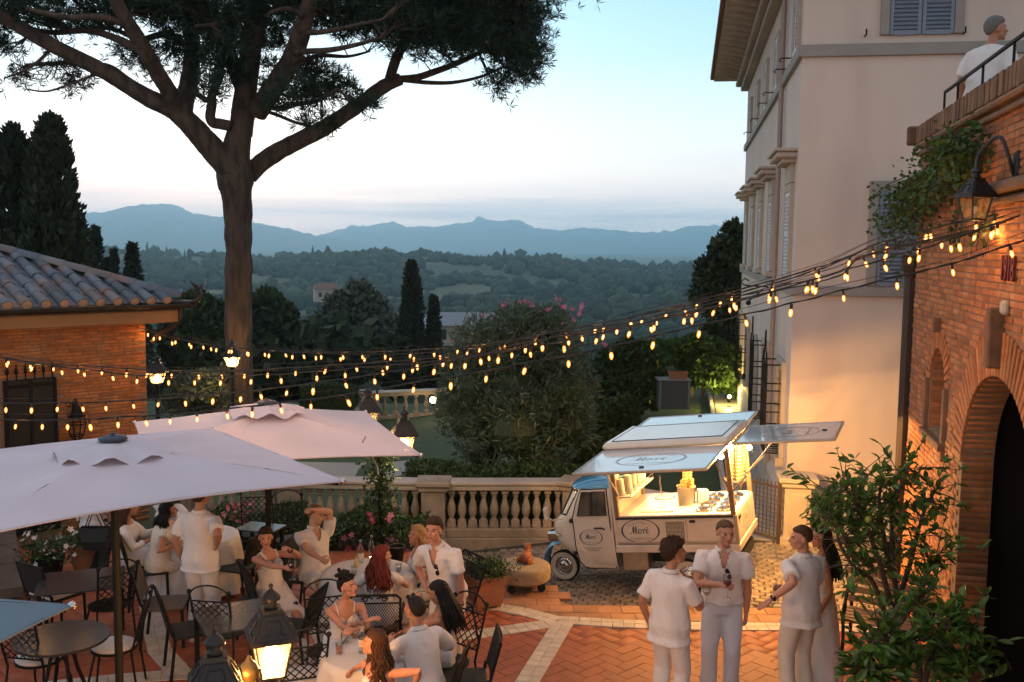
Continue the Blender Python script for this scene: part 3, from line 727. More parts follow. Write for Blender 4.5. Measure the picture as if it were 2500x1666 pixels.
# barred ground floor windows
def cage(a, w, z0, h, finial):
    F = facemat(True, a, z0); m = MB()
    for q in (-1, 1): m.cbox((q * (w / 2 + .08), .02, h / 2), (.15, .1, h + .3), .008, F)
    m.cbox((0, .02, h + .07), (w + .32, .12, .15), .008, F); m.cbox((0, .05, -.1), (w + .4, .16, .14), .01, F)
    win = m.build('window', HOOD, villa)
    m = MB(); m.box((0, .012, h / 2), (w, .02, h), F); m.build('pane', GLASSD, win)
    m = MB(); D = .30
    for i in range(6):
        x = -w / 2 + w * i / 5; m.tube([F @ Vector((x, .03, 0.02)), F @ Vector((x, D, .02)), F @ Vector((x, D, h + .1))], .014, 5)
    for z in (.02, h * .25, h * .5, h * .75, h + .08): m.tube([F @ Vector((-w / 2, .03, z)), F @ Vector((-w / 2, D, z)), F @ Vector((w / 2, D, z)), F @ Vector((w / 2, .03, z))], .013, 5)
    if finial:
        for s_ in (-1, 1): m.tube([F @ Vector((s_ * w * .38, D, h + .08)), F @ Vector((s_ * w * .3, D, h + .25)), F @ Vector((s_ * .06, D, h + .3)), F @ Vector((0, D, h + .62))], .016, 5)
    m.build('grille', IRON, win)
for a, fi in ((1.25, True), (4.7, True), (10.9, False), (14.4, False)): cage(a, .95, 1.08, 1.42, fi)
F = facemat(True, 7.6, -.1); m = MB(); arcp = [(-.62, 0), (-.62, 1.9)] + [(-.62 * math.cos(k * pi / 8), 1.9 + .62 * math.sin(k * pi / 8)) for k in range(1, 8)] + [(.62, 1.9), (.62, 0)]
m.tube([F @ Vector((x, .03, z)) for x, z in arcp], .1, 6); dr = m.build('door', SURR, villa)
m = MB(); m.add([F @ Vector((x, .02, z)) for x, z in arcp], [tuple(range(len(arcp)))]); m.build('door_leaf', pmat('door_wood', (.09, .06, .04), .6, .2, 5), dr)
# ---- iron pennant on the villa side wall
t = thing('wall_bracket', 'small wrought iron flag bracket on the villa side wall behind the light strings', 'bracket', at(1835, 700, 18.4), va)
m = MB(); m.tube([(.3, 0, 0), (-.12, 0, .02), (-.2, 0, .08), (-.12, 0, .15), (-.05, 0, .1)], .014, 5); m.tube([(.2, 0, -.05), (-.05, 0, -.28)], .012, 5); m.ell((-.05, 0, -.3), .05, 6, 5); m.build('scroll', IRON, t)
# ---- gate pillar and iron gate at the foot of the path
t = thing('gate_pillar', 'yellow lit stone gate pillar with moulded cap at the foot of the villa corner', 'pillar', (4.42, 15.05, -.05), va)
m = MB(); m.cbox((0, 0, .47), (.40, .40, .94), .015); m.cbox((0, 0, .08), (.5, .5, .16), .015); m.build('shaft', HOOD, t)
m = MB(); m.cbox((0, 0, .52), (.27, .425, .62), .01); m.build('panel', HOOD, t)
m = MB(); m.cbox((0, 0, .97), (.5, .5, .08), .02); m.cbox((0, 0, 1.05), (.6, .6, .08), .02); m.build('cap', HOOD, t)
RUST = pmat('rusty_iron', (.09, .06, .045), .6, .2, 10, metal=.4)
ga = math.radians(128)
t = thing('iron_gate', 'rusty wrought iron garden gate standing open beside the pillar', 'gate', (4.12, 14.95, -.02), ga)
m = MB()
for x in (0, .72): m.cbox((x, 0, .52), (.04, .04, 1.04 - .1 * x), .006)
for z in (.08, .88): m.cbox((.36, 0, z), (.70, .03, .035), .005)
m.build('gate_frame', RUST, t)
for i in range(9): m = MB(); m.tube([(.08 + i * .072, 0, .09), (.08 + i * .072, 0, .96)], .009, 5); m.build('gate_bar', RUST, t)
m = MB()
for i in range(11): m.box((.36, .004, .13 + i * .068), (.68, .008, .008))
m.build('mesh_panel', RUST, t)
t = thing('iron_gate', 'narrow scrolled iron gate leaf between the rusty gate and the pillar', 'gate', (4.12, 14.92, -.02), math.radians(8))
m = MB()
for x in (.02, .19): m.cbox((x, 0, .5), (.025, .025, 1.0), .005)
for z in (.06, .94): m.cbox((.105, 0, z), (.15, .02, .025), .004)
m.build('gate_frame', RUST, t)
m = MB()
for z in (.25, .5, .75):
    for s_ in (-1, 1): m.tube([(.105 + s_ * (.06 - .05 * k / 12) * math.cos(k * .5), 0, z + s_ * .05 + s_ * (.06 - .045 * k / 12) * math.sin(k * .5)) for k in range(13)], .007, 4)
m.build('scroll', RUST, t)

# ================================================================== brick building with the arch (right)
BRK = pmat('red_brick', (.40, .145, .052), .8, .22, 9, bump=.35, bs=45, rand=.30, alt=(.42, .22, .11), altf=.62, alts=3.5)
BRM = pmat('brick_mortar', (.27, .17, .105), .9, .2, 15)
BRD = pmat('weathered_brick', (.20, .11, .065), .85, .3, 7, bump=.5, bs=30, rand=.3)
def brick_mesh(name, lx, lz, dep, mat):
    # face towards -y
    mb = MB(); x, z, c = lx / 2, lz / 2, .006
    v = [(-x, dep, -z), (x, dep, -z), (x, dep, z), (-x, dep, z), (-x, c, -z), (x, c, -z), (x, c, z), (-x, c, z), (-x + c, 0, -z + c), (x - c, 0, -z + c), (x - c, 0, z - c), (-x + c, 0, z - c)]
    f = [(0, 1, 5, 4), (1, 2, 6, 5), (2, 3, 7, 6), (3, 0, 4, 7), (4, 5, 9, 8), (5, 6, 10, 9), (6, 7, 11, 10), (7, 4, 8, 11), (8, 9, 10, 11)]
    mb.add(v, f); return mb.mesh(name, mat)
BP = Vector((5.12, 12.7, 0)); bang = math.atan2(-1, -.221)
bb = thing('brick_building', 'red brick terrace building with tall arch and niche at the right edge', 'building', (BP.x, BP.y, 0), bang)
AC, AW, AS, AR = 4.30, 1.22, 2.42, 1.0       # arch centre, half width, springing, rise
NC, NW, NB, NS = 1.72, .42, 2.45, 3.02       # niche
def in_arch(s, z, k=0.):
    if abs(s - AC) > AW + k: return False
    return z < AS or ((s - AC) / (AW + k)) ** 2 + ((z - AS) / (AR + k)) ** 2 < 1
def in_niche(s, z, k=0.):
    if abs(s - NC) > NW + k or z < NB - k * .2: return False
    return z < NS or ((s - NC) / (NW + k)) ** 2 + ((z - NS) / (.40 + k)) ** 2 < 1
# mortar wall with openings: vertical strips cut at the openings
m = MB(); N = 150; SL = 7.6; ZT = 5.86
def lo_hi(s):
    out = [(0, ZT)]
    if abs(s - AC) < AW: zt = AS + AR * math.sqrt(max(0, 1 - ((s - AC) / AW) ** 2)); out = [(zt, ZT)]
    if abs(s - NC) < NW: zt = NS + .40 * math.sqrt(max(0, 1 - ((s - NC) / NW) ** 2)); out = [(0, NB), (zt, ZT)]
    return out
ss = sorted(set(list(np.linspace(0, SL, N)) + [AC - AW, AC + AW, NC - NW, NC + NW]))
for a, b in zip(ss, ss[1:]):
    e = 1e-6
    for (l0, h0), (l1, h1) in zip(lo_hi(a + e), lo_hi(b - e)):
        m.add([(a, .012, l0), (b, .012, l1), (b, .012, h1), (a, .012, h0)], [(0, 1, 2, 3)])
m.box((.0, 1.6, ZT / 2), (.02, 3.18, ZT)); m.build('wall', BRM, bb)
m = MB(); m.box((SL / 2, 2.7, 4.90), (SL, 3.6, .2)); m.box((SL / 2 , .25, 5.42), (SL - .04, .42, .88)); m.build('terrace_slab', BRM, bb)
# arch tunnel and room behind, its darkness put into a near-black colour
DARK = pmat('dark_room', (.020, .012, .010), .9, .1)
m = MB(); DEP = .30
prof = [(AC - AW, 0), (AC - AW, AS)] + [(AC - AW * math.cos(k * pi / 16), AS + AR * math.sin(k * pi / 16)) for k in range(1, 16)] + [(AC + AW, AS), (AC + AW, 0)]
m.grid([[Vector((x, y, z)) for x, z in prof] for y in (.011, DEP)]); m.build('arch_reveal', BRM, bb)
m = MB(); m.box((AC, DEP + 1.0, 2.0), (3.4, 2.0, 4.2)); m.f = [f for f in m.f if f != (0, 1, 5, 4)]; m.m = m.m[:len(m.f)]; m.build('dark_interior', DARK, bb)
m = MB(); m.grid([[Vector((AC - AW, DEP + .0, 0)), Vector((AC - 1.7, DEP, 0))], [Vector((AC - AW, DEP, 4.)), Vector((AC - 1.7, DEP, 4.))]]); m.build('inner_jamb', BRM, bb)
# niche
m = MB(); pn = [(NC - NW, NB), (NC - NW, NS)] + [(NC - NW * math.cos(k * pi / 10), NS + .40 * math.sin(k * pi / 10)) for k in range(1, 10)] + [(NC + NW, NS), (NC + NW, NB)]
m.grid([[Vector((x, y, z)) for x, z in pn] for y in (.011, .34)]); m.add([(x, .34, z) for x, z in pn], [tuple(range(len(pn)))]); m.add([(NC - NW, .011, NB), (NC + NW, .011, NB), (NC + NW, .34, NB + .1), (NC - NW, .34, NB + .1)], [(0, 1, 2, 3)])
nich = m.build('niche', BRM, bb)
bm_l = brick_mesh('brick', .262, .052, .04, BRK); bl = []; ins = []
PZ = .064
for r in range(int(ZT / PZ)):
    z = (r + .5) * PZ; s = -.12 * (r % 2)
    while s < SL:
        w = .135 if rnd.random() < .28 else .272
        c = s + w / 2; s += w
        if c < .08: continue
        if in_arch(c, z, .40 if z > AS - .05 else w / 2 - .015) or in_niche(c, z, .2 if z > NB - .0 else .0): continue
        bl.append(Matrix.Translation((c, rnd.uniform(-.004, .005), z)) @ Matrix.Rotation(rnd.uniform(-.012, .012), 4, 'Z') @ Matrix.Diagonal(((w - .012) / .262, 1, rnd.uniform(.92, 1.04), 1)))
def score_b(M):
    q = proj(WM[bb.name] @ M.translation); return (0 if q[0] < 2530 and -30 < q[1] < 1500 else 1, -M.translation.x)
lay('brick', bm_l, bl, bb, 'bricks_beyond', BRK, 300, key=score_b)
# bricks lining the reveal of arch and niche (facing along the wall)
br = []
for r in range(int(3.4 / PZ)):
    z = (r + .5) * PZ
    for k in range(1):
        y = .155
        if z < AS: sx = AC - AW
        else: sx = AC - AW * math.sqrt(max(0, 1 - ((z - AS) / AR) ** 2)) if z < AS + AR else None
        if sx is None or y > DEP: continue
        br.append(Matrix.Translation((sx + .006, y, z)) @ Matrix.Rotation(pi / 2, 4, 'Z') @ Matrix.Diagonal((1.06, 1, 1, 1)))
        if k == 0 and NB < z < NS + .38:
            sx = NC + NW * (1 if z < NS else math.sqrt(max(0, 1 - ((z - NS) / .4) ** 2)))
            for q in range(2): br.append(Matrix.Translation((2 * NC - sx + .004, .10 + q * .16, z)) @ Matrix.Rotation(pi / 2, 4, 'Z') @ Matrix.Diagonal((.55, .5, 1, 1)))
for r in range(15):
    z = NB + (r + .5) * PZ
    for k in range(3): br.append(Matrix.Translation((NC - .27 + k * .27, .335, z)))
lay('brick', brick_mesh('brick', .262, .052, .02, BRK), br, bb, 'reveal_bricks', BRK, 60)
vs_ = brick_mesh('voussoir', .052, .40, .06, BRK)
for k in range(41):
    th = pi * (k + .5) / 41; c = Vector((AC - (AW + .20) * math.cos(th), 0, AS + (AR + .20) * math.sin(th)))
    link('voussoir', vs_, bb, Matrix.Translation(c + Vector((0, -.012, 0))) @ Matrix.Rotation(th - pi / 2, 4, 'Y') @ Matrix.Diagonal((1.32, 1, 1, 1)))
for k in range(17):
    th = pi * (k + .5) / 17; c = Vector((NC - (NW + .11) * math.cos(th), 0, NS + (.40 + .11) * math.sin(th)))
    link('voussoir', vs_, bb, Matrix.Translation(c + Vector((0, -.010, 0))) @ Matrix.Rotation(th - pi / 2, 4, 'Y') @ Matrix.Diagonal((1.15, 1, .55, 1)))
m = MB(); m.cbox((AC, -.05, AS + AR + .34), (.13, .14, .52), .015); m.build('keystone', BRD, bb)
m = MB(); m.cbox((NC, -.03, NS + .66), (.09, .1, .16), .01); m.build('keystone', BRD, bb)
for s_ in (NC - NW - .1, NC + NW + .1): m = MB(); m.cbox((s_, -.012, (NB + NS) / 2 - .1), (.09, .05, NS - NB + .2), .006); m.build('niche_jamb', BRD, bb)
m = MB(); m.cbox((NC, -.02, NB - .05), (2 * NW + .3, .1, .08), .01); m.build('niche_sill', BRD, bb)
# moulded courses and soldier coping of the parapet
m = MB(); m.cbox((SL / 2, -.01, 5.70), (SL + .06, .09, .05), .012); m.cbox((SL / 2, -.02, 5.80), (SL + .1, .12, .06), .02); m.cbox((5.7, -.05, 5.04), (3.8, .18, .10), .025); m.cbox((5.7, -.03, 4.93), (3.8, .12, .06), .02); m.build('moulding', BRD, bb)
cop = brick_mesh('coping_brick', .06, .21, .5, BRD)
for i in range(116): link('coping_brick', cop, bb, Matrix.Translation((-.08 + i * .068, -.055 + rnd.uniform(-.01, .01), 5.95 + rnd.uniform(-.006, .006))))
m = MB(); m.cbox((-.17, .1, 5.95), (.1, .5, .24), .02); m.build('coping_end', BRD, bb)
# drainpipe with its hopper at the corner
m = MB(); m.tube([(-.14, -.02, 0), (-.14, -.02, 4.3)], .085, 10); m.lathe([(.085, 4.15), (.13, 4.3), (.14, 4.42), (.10, 4.44)], 10, c=(-.14, -.02, 0)); m.build('drainpipe', pmat('rusty_drainpipe', (.05, .032, .028), .5, .2, 3, metal=.3), bb)
# iron figures 1918 beside the arch and a little stone plaque
fm = text_mesh('1918', .27, extrude=.012); fm.materials.clear(); fm.materials.append(pmat('red_iron', (.14, .02, .015), .5, .1))
p1 = onplane(2467, 659, BP, (-.221, -1)); o = link('date_figures', fm, bb); o.matrix_basis = WM[bb.name].inverted() @ Matrix.Translation(p1) @ WM[bb.name].to_3x3().to_4x4() @ Matrix.Translation((0, -.02, 0)) @ Matrix.Rotation(pi / 2, 4, 'X') @ Matrix.Diagonal((.8, 1.15, 1, 1))
p1 = WM[bb.name].inverted() @ onplane(2460, 752, BP, (-.221, -1)); m = MB(); m.cbox((p1.x, -.02, p1.z), (.14, .06, .12), .02); m.build('plaque', STONEL, bb)
# terrace railing on top of the parapet
t = thing('iron_railing', 'black iron handrail on the brick parapet in front of the man above', 'railing', (BP.x, BP.y, 6.05), bang)
m = MB(); m.cbox((3.9, .02, .24), (5.4, .03, .035), .006); m.tube([(1.2, .02, .24), (1.2, .02, .02)], .014, 5)
m.build('handrail', IRON, t)
for i in range(5): m = MB(); m.bar((1.9 + i * 1.1, .02, 0), (1.9 + i * 1.1, .02, .23), .013, 6); m.build('post', IRON, t)

# ================================================================== tile roofed brick outbuilding (left)
ob = thing('brick_outbuilding', 'low brick outbuilding with clay tile roof at the left edge', 'building', (-6.47, 17.5, 0), math.atan2(-.719, -.695))
OL = 4.2
m = MB(); m.box((OL / 2, -2.0, 1.35), (OL, 3.98, 3.7)); m.build('wall', BRM, ob)
BRK2 = pmat('orange_brick', (.47, .155, .042), .8, .25, 8, bump=.4, bs=45, rand=.26, alt=(.44, .21, .09), altf=.6, alts=2.5)
b2 = brick_mesh('brick', .232, .046, .04, BRK2); R180 = Matrix.Rotation(pi, 4, 'Z'); bl = []
ga0, ga1 = [(WM[ob.name].inverted() @ onplane(u, 1000, (-6.47, 17.5), (-.695, -.719))).x for u in (137, 8)]
gz1 = (WM[ob.name].inverted() @ onplane(70, 925, (-6.47, 17.5), (-.695, -.719))).z
for r in range(63):
    z = -.45 + (r + .5) * .057; s = -.1 * (r % 2)
    while s < OL:
        w = rnd.choice((.24, .24, .20, .13, .27)); c = s + w / 2; s += w
        if c < .06 or (ga0 - .05 < c < ga1 + .1 and z < gz1 + .03): continue
        bl.append(Matrix.Translation((c, rnd.uniform(-.004, .006) + .002, z + rnd.uniform(-.003, .003))) @ R180 @ Matrix.Rotation(rnd.uniform(-.02, .02), 4, 'Y') @ Matrix.Diagonal(((w - .011) / .232, 1, rnd.uniform(.86, 1.08), 1)))
# bricks face +y: outward
lay('brick', b2, bl, ob, 'bricks_beyond', BRK2, 300, key=lambda M: (0 if M.translation.x < 2.7 and M.translation.z > .4 else 1, M.translation.x))
EZ, SLP = 3.46, .358
COP = pmat('dark_copper', (.05, .038, .03), .45, .2, 6, metal=.5); FASC = pmat('eave_plaster', (.34, .17, .07), .8, .15, 3)
m = MB(); m.cbox((OL / 2 - .1, .22, 3.20), (OL + .6, .46, .22), .02); m.cbox((-.22, -2, 3.2), (.46, 4.4, .216), .02); m.build('eave_board', FASC, ob)
m = MB(); m.grid([[Vector((x, .52 + .075 * math.cos(a), EZ - .055 + .075 * math.sin(a))) for a in np.linspace(pi, 2 * pi, 7)] for x in (-.60, OL)]); m.grid([[Vector((x, .52 + .066 * math.cos(a), EZ - .055 + .066 * math.sin(a))) for a in np.linspace(2 * pi, pi, 7)] for x in (-.60, OL)])
m.tube([(-.60, .595, EZ - .05), (OL, .595, EZ - .05)], .012, 5); m.tube([(-.60, .6, EZ - .055), (-.60, -4, EZ - .055)], .07, 6); m.build('gutter', COP, ob)
m = MB(); m.tube([(-.6, .6, EZ - .02), (-.66, .66, EZ + .02), (-.7, .7, EZ + .12), (-.67, .67, EZ + .22), (-.72, .72, EZ + .30)], (.05, .05, .035, .03, .012), 6)
for a, b_ in ((.66, .12), (.69, .2), (.66, .26)): m.tube([(-a, a, EZ + b_), (-a + .07, a - .07, EZ + b_ + .05), (-a + .10, a - .10, EZ + b_ + .12)], (.025, .02, .005), 5)
m.build('dragon_finial', COP, ob)
m = MB(); m.tube([(-.45, .40, EZ - .1), (-.45, .40, EZ - .3), (-.40, .28, EZ - .45), (-.2, .08, EZ - .62), (-.08, .05, EZ - .75)], .05, 8); m.build('downpipe', COP, ob)
# roof slab under the tiles, barrel tiles in rows, hip tiles
RT = pmat('clay_roof_tile', (.125, .15, .18), .7, .25, 4, bump=.25, bs=30, rand=.25, alt=(.24, .15, .115), altf=.56, alts=1.8)
RTE = pmat('tile_mortar', (.42, .26, .17), .85, .15, 8)
m = MB(); H = 2.6
m.add([(-.53, .53, EZ), (OL, .53, EZ), (OL, .53 - H, EZ + H * SLP), (-.53 + H, .53 - H, EZ + H * SLP), (-.53, -4, EZ), (-.53 + H, -4, EZ + H * SLP)], [(0, 1, 2, 3), (0, 3, 5, 4)]); m.build('roof', RT, ob)
sl = math.atan(SLP); Rs = Matrix.Rotation(sl, 4, 'X') # local: tile runs along -y rising
mb = MB(); ring = [(a, math.cos(a), math.sin(a)) for a in np.linspace(0, pi, 8)]
mb.grid([[Vector((.098 * s_ * c, y, .085 * s_ * n_)) for a, c, n_ in ring] for y, s_ in ((.0, 1.0), (-.46, .82))]); mb.grid([[Vector((.083 * s_ * c, y, .07 * s_ * n_)) for a, c, n_ in ring[::-1]] for y, s_ in ((.0, 1.0), (-.46, .82))])
mb.grid([[Vector((k * c, .0, k2 * n_)) for a, c, n_ in ring] for k, k2 in ((.098, .085), (.083, .07))])
tl = mb.mesh('roof_tile', RT, smooth=40); pm = MB(); pm.grid([[Vector((x, y, -.004 + .02 * (x / .1) ** 2)) for x in (-.1, -.04, .04, .1)] for y in (0, -.44)]); pan = pm.mesh('pan_tile', RT)
em = MB(); em.ell((0, 0, 0), (.082, .02, .07), 10, 6); endm = em.mesh('tile_end', RTE)
def roofM(x, q, lift): return Matrix.Translation((x, .53 - q, EZ + q * SLP + lift)) @ Matrix.Rotation(-sl, 4, 'X')
for i in range(16):
    x = -.42 + i * .29
    for r in range(7):
        q = r * .37 - .04
        if x - .1 < -.53 + q + .12: continue
        link('roof_tile', tl, ob, roofM(x + rnd.uniform(-.008, .008), q, .028 + rnd.uniform(0, .012)) @ Matrix.Rotation(rnd.uniform(-.03, .03), 4, 'Z'))
        if r == 0: link('tile_end', endm, ob, roofM(x, -.035, .035))
        link('pan_tile', pan, ob, roofM(x + .145, q, .012) @ Matrix.Diagonal((1.15, 1, 1, 1)))
mb = MB(); mb.grid([[Vector((.15 * s_ * c, y, .10 * s_ * n_)) for a, c, n_ in ring] for y, s_ in ((.0, 1.0), (-.5, .9))]); hipt = mb.mesh('hip_tile', RT, smooth=40)
for k in range(9):
    q = .06 + k * .29; link('hip_tile', hipt, ob, Matrix.Translation((-.53 + q, .53 - q, EZ + q * SLP + .05)) @ Matrix.Rotation(math.radians(45), 4, 'Z') @ Matrix.Rotation(-math.atan(SLP / 1.414), 4, 'X'))
# dark iron gate in the wall
t = thing('iron_gate', 'tall dark sheet iron gate with spikes in the brick outbuilding wall', 'gate', WM[ob.name] @ Vector(((ga0 + ga1) / 2, .03, -.3)), math.atan2(-.719, -.695))
gw = ga1 - ga0; m = MB(); m.cbox((0, 0, (gz1 + .3) / 2), (gw, .05, gz1 + .3), .01); m.build('panel', pmat('gate_sheet', (.022, .018, .016), .55, .2, 5, metal=.3), t)
m = MB()
for x in (-gw / 2 + .03, 0, gw / 2 - .03): m.cbox((x, .03, (gz1 + .3) / 2), (.05, .04, gz1 + .3), .006)
for z in (.2, gz1 * .55, gz1 + .2): m.cbox((0, .03, z), (gw - .14, .03, .05), .006)
m.build('gate_frame', IRON, t)
for i in range(6): m = MB(); x = -gw / 2 + .06 + i * (gw - .12) / 5; m.lathe([(.012, 0), (.012, .08), (.03, .12), (.02, .18), (.002, .27)], 6, c=(x, .02, gz1 + .3)); m.build('spike', IRON, t)
# ================================================================== trees and planting
BARK = pmat('pine_bark', (.115, .075, .055), .9, .3, 2.2, bump=1.0, bs=9, alt=(.055, .038, .03), altf=.5, alts=4., stretch=(1.6, 1.6, .35))
PINE = pmat('pine_needles', (.020, .042, .020), .7, .25, 1.2, rand=.35)
CYPR = pmat('cypress_leaves', (.022, .036, .018), .85, .25, .8, rand=.4, alt=(.04, .04, .018), altf=.6, alts=.5)
OLEA = pmat('oleander_leaves', (.085, .125, .075), .38, .2, 2, rand=.35, transl=.15)
HEDG = pmat('box_hedge_leaves', (.036, .072, .020), .55, .25, 3, rand=.4, transl=.12)
VINE = pmat('vine_leaves', (.050, .105, .025), .55, .25, 3, rand=.4, transl=.25)
OLIV = pmat('silver_leaves', (.085, .105, .075), .6, .2, 3, rand=.35)
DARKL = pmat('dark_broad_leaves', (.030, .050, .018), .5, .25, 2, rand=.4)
def d2(x, y): return (x * 1.0625, y * 1.0625)
def leafobj(name, V, F, mat, parent=None, kind=None, nper=4):
    if parent is not None:
        inv = np.array(WM[parent.name].inverted()); V = V @ inv[:3, :3].T + inv[:3, 3]
    o = link(name, npmesh(name, V, F, mat, nper), parent); return tag(o, kind=kind)
# ---- umbrella pine: limbs traced as space curves about the trunk, needles in tufts
YP = 27.0
base = at(*d2(549, 1015), YP); base.z = -1.1
pine = thing('umbrella_pine', 'huge umbrella pine with forked trunk rising over the garden', 'tree', (base.x, YP, base.z))
def smooth_path(P, R, n=6):
    """Catmull-Rom through points and radii"""
    out, rr = [], []; k = len(P)
    for i in range(k - 1):
        p0, p1, p2, p3 = P[max(i - 1, 0)], P[i], P[i + 1], P[min(i + 2, k - 1)]
        for j in range(n):
            t = j / n; out.append(.5 * ((2 * p1) + (p2 - p0) * t + (2 * p0 - 5 * p1 + 4 * p2 - p3) * t * t + (3 * p1 - p0 - 3 * p2 + p3) * t ** 3)); rr.append(R[i] * (1 - t) + R[i + 1] * t)
    return out + [P[-1]], rr + [R[-1]]
limbs = []
PXM = YP / FPX * 1.0625   # metres per display pixel at the pine
def limb(name, pts, w, dy0=0., dy1=0., n=9, rough=.05):
    k = len(pts); P = [at(*d2(*p), YP + dy0 + (dy1 - dy0) * i / (k - 1)) for i, p in enumerate(pts)]; R = [x * PXM / 2 for x in np.interp(np.linspace(0, 1, k), np.linspace(0, 1, len(w)), w)]
    P, R = smooth_path(P, R); m = MB()
    R = [r * (1 + rough * noise.noise((p.x * 2, p.z * 2, 5))) for p, r in zip(P, R)]
    if w[0] > 30:   # thick wood: dense mesh with plated bark
        Q, QR = smooth_path(P, R, 5); n = 56; m.tube(Q, QR, n); k_ = len(Q)
        for i in range(k_):
            for j in range(n):
                a = 2 * pi * j / n; h_ = i * .09; wv = abs(noise.noise((math.cos(a) * 3.2, math.sin(a) * 3.2, h_ * .55))) ; w2 = noise.noise((math.cos(a) * 7, math.sin(a) * 7, h_ * 1.6)); v_ = m.v[i * n + j]; m.v[i * n + j] = Q[i] + (v_ - Q[i]) * (1 + (.22 * min(wv, .30) + .05 * w2 - .03))
    else: m.tube(P, R, n)
    m.build(name, BARK, pine, True, smooth=True); limbs.extend(zip(P, R)); return P
limb('trunk', [(549, 1015), (549, 940), (549, 860), (548, 780), (548, 640), (548, 560), (546, 480), (541, 420), (538, 375), (545, 330), (553, 290)], [76, 66, 62, 60, 58, 58, 62, 76, 76, 56, 52], n=18, rough=.12)
limb('limb', [(548, 420), (525, 385), (490, 345), (455, 305), (425, 275), (390, 248), (340, 225), (290, 195), (240, 165), (180, 135), (120, 105), (50, 65), (0, 35), (-100, -10), (-220, -40)], [62, 57, 52, 46, 40, 36, 33, 31, 29, 27, 24, 13], 0, -2.5, 12)
limb('limb', [(430, 275), (405, 240), (385, 205), (360, 165), (335, 120), (305, 70), (275, 20), (245, -50), (220, -120)], [40, 34, 32, 30, 26, 16], -.6, -3.5)
limb('limb', [(420, 280), (422, 240), (432, 200), (440, 150), (441, 100), (438, 40), (430, -30), (440, -110)], [42, 42, 36, 34, 30, 18], -.5, 1.5)
limb('limb', [(553, 310), (560, 250), (566, 200), (573, 140), (582, 80), (588, 20), (595, -60), (600, -170)], [52, 50, 46, 44, 38, 22], 0, .5, 12)
limb('limb', [(566, 230), (545, 170), (520, 115), (490, 65), (465, 20), (440, -40), (400, -120)], [36, 36, 34, 30, 18], 0, 3)
limb('limb', [(530, 290), (505, 285), (490, 282), (483, 268), (487, 240), (488, 215), (500, 190), (512, 160)], [24, 24, 22, 18, 16], -.3, -.6, 8)
limb('limb', [(487, 235), (460, 222), (445, 205)], [14, 12], -.4, -.6, 6)
limb('limb', [(572, 405), (600, 375), (640, 348), (690, 322), (740, 297), (790, 265), (840, 230), (880, 200), (920, 182)], [40, 40, 38, 34, 32, 28], .3, 1.5, 12)
limb('limb', [(893, 195), (902, 160), (915, 125), (935, 90), (955, 50), (990, 0), (1030, -60)], [26, 24, 20, 12], 1.4, 2.5)
limb('limb', [(915, 183), (960, 178), (1000, 165), (1040, 150), (1085, 130), (1130, 105), (1180, 80)], [18, 16, 12, 5], 1.5, .5, 7)
limb('limb', [(925, 184), (980, 190), (1040, 190), (1100, 178), (1150, 158), (1200, 140)], [12, 10, 7, 4], 1.5, 2.6, 6)
limb('limb', [(590, 260), (620, 215), (650, 170), (675, 125), (690, 80), (705, 30), (725, -40), (760, -120)], [46, 44, 40, 34, 20], 0, -2)
for pts, w, a, b in (([(668, 122), (710, 118), (760, 115), (820, 103), (880, 85)], [14, 12, 6], -1, -2.5), ([(655, 152), (700, 138), (740, 128), (800, 130), (850, 118)], [13, 11, 5], -.5, 1.8), ([(676, 76), (740, 74), (800, 62), (880, 45)], [14, 10, 5], -1, -3),
                     ([(592, 252), (630, 262), (680, 282), (725, 292)], [10, 8, 6], 0, .8), ([(600, 240), (640, 250), (680, 240), (730, 232), (775, 205)], [14, 12, 5], 0, -1.2), ([(345, 228), (290, 180), (240, 150), (150, 145), (60, 150)], [14, 12, 8], -1, 1.5), ([(330, 120), (270, 90), (200, 70), (120, 75), (20, 60)], [18, 16, 8], -2, 0),
                     ([(300, 60), (230, 40), (150, 40), (60, 20)], [16, 14, 8], -2.5, -4), ([(440, 110), (380, 80), (320, 90), (250, 65), (180, 75)], [18, 14, 8], 1, 3), ([(262, 165), (220, 172), (170, 190), (110, 210), (60, 205)], [8, 6, 3], -1, -2), ([(120, 108), (90, 140), (50, 165), (10, 180)], [8, 6, 3], -1.5, -3), ([(585, 60), (540, 40), (500, 55), (450, 60)], [16, 12, 6], 0, -2.5), ([(700, 40), (660, 20), (620, 30)], [14, 10, 6], -1.5, -3)):
    limb('limb', pts, w, a, b, 6)
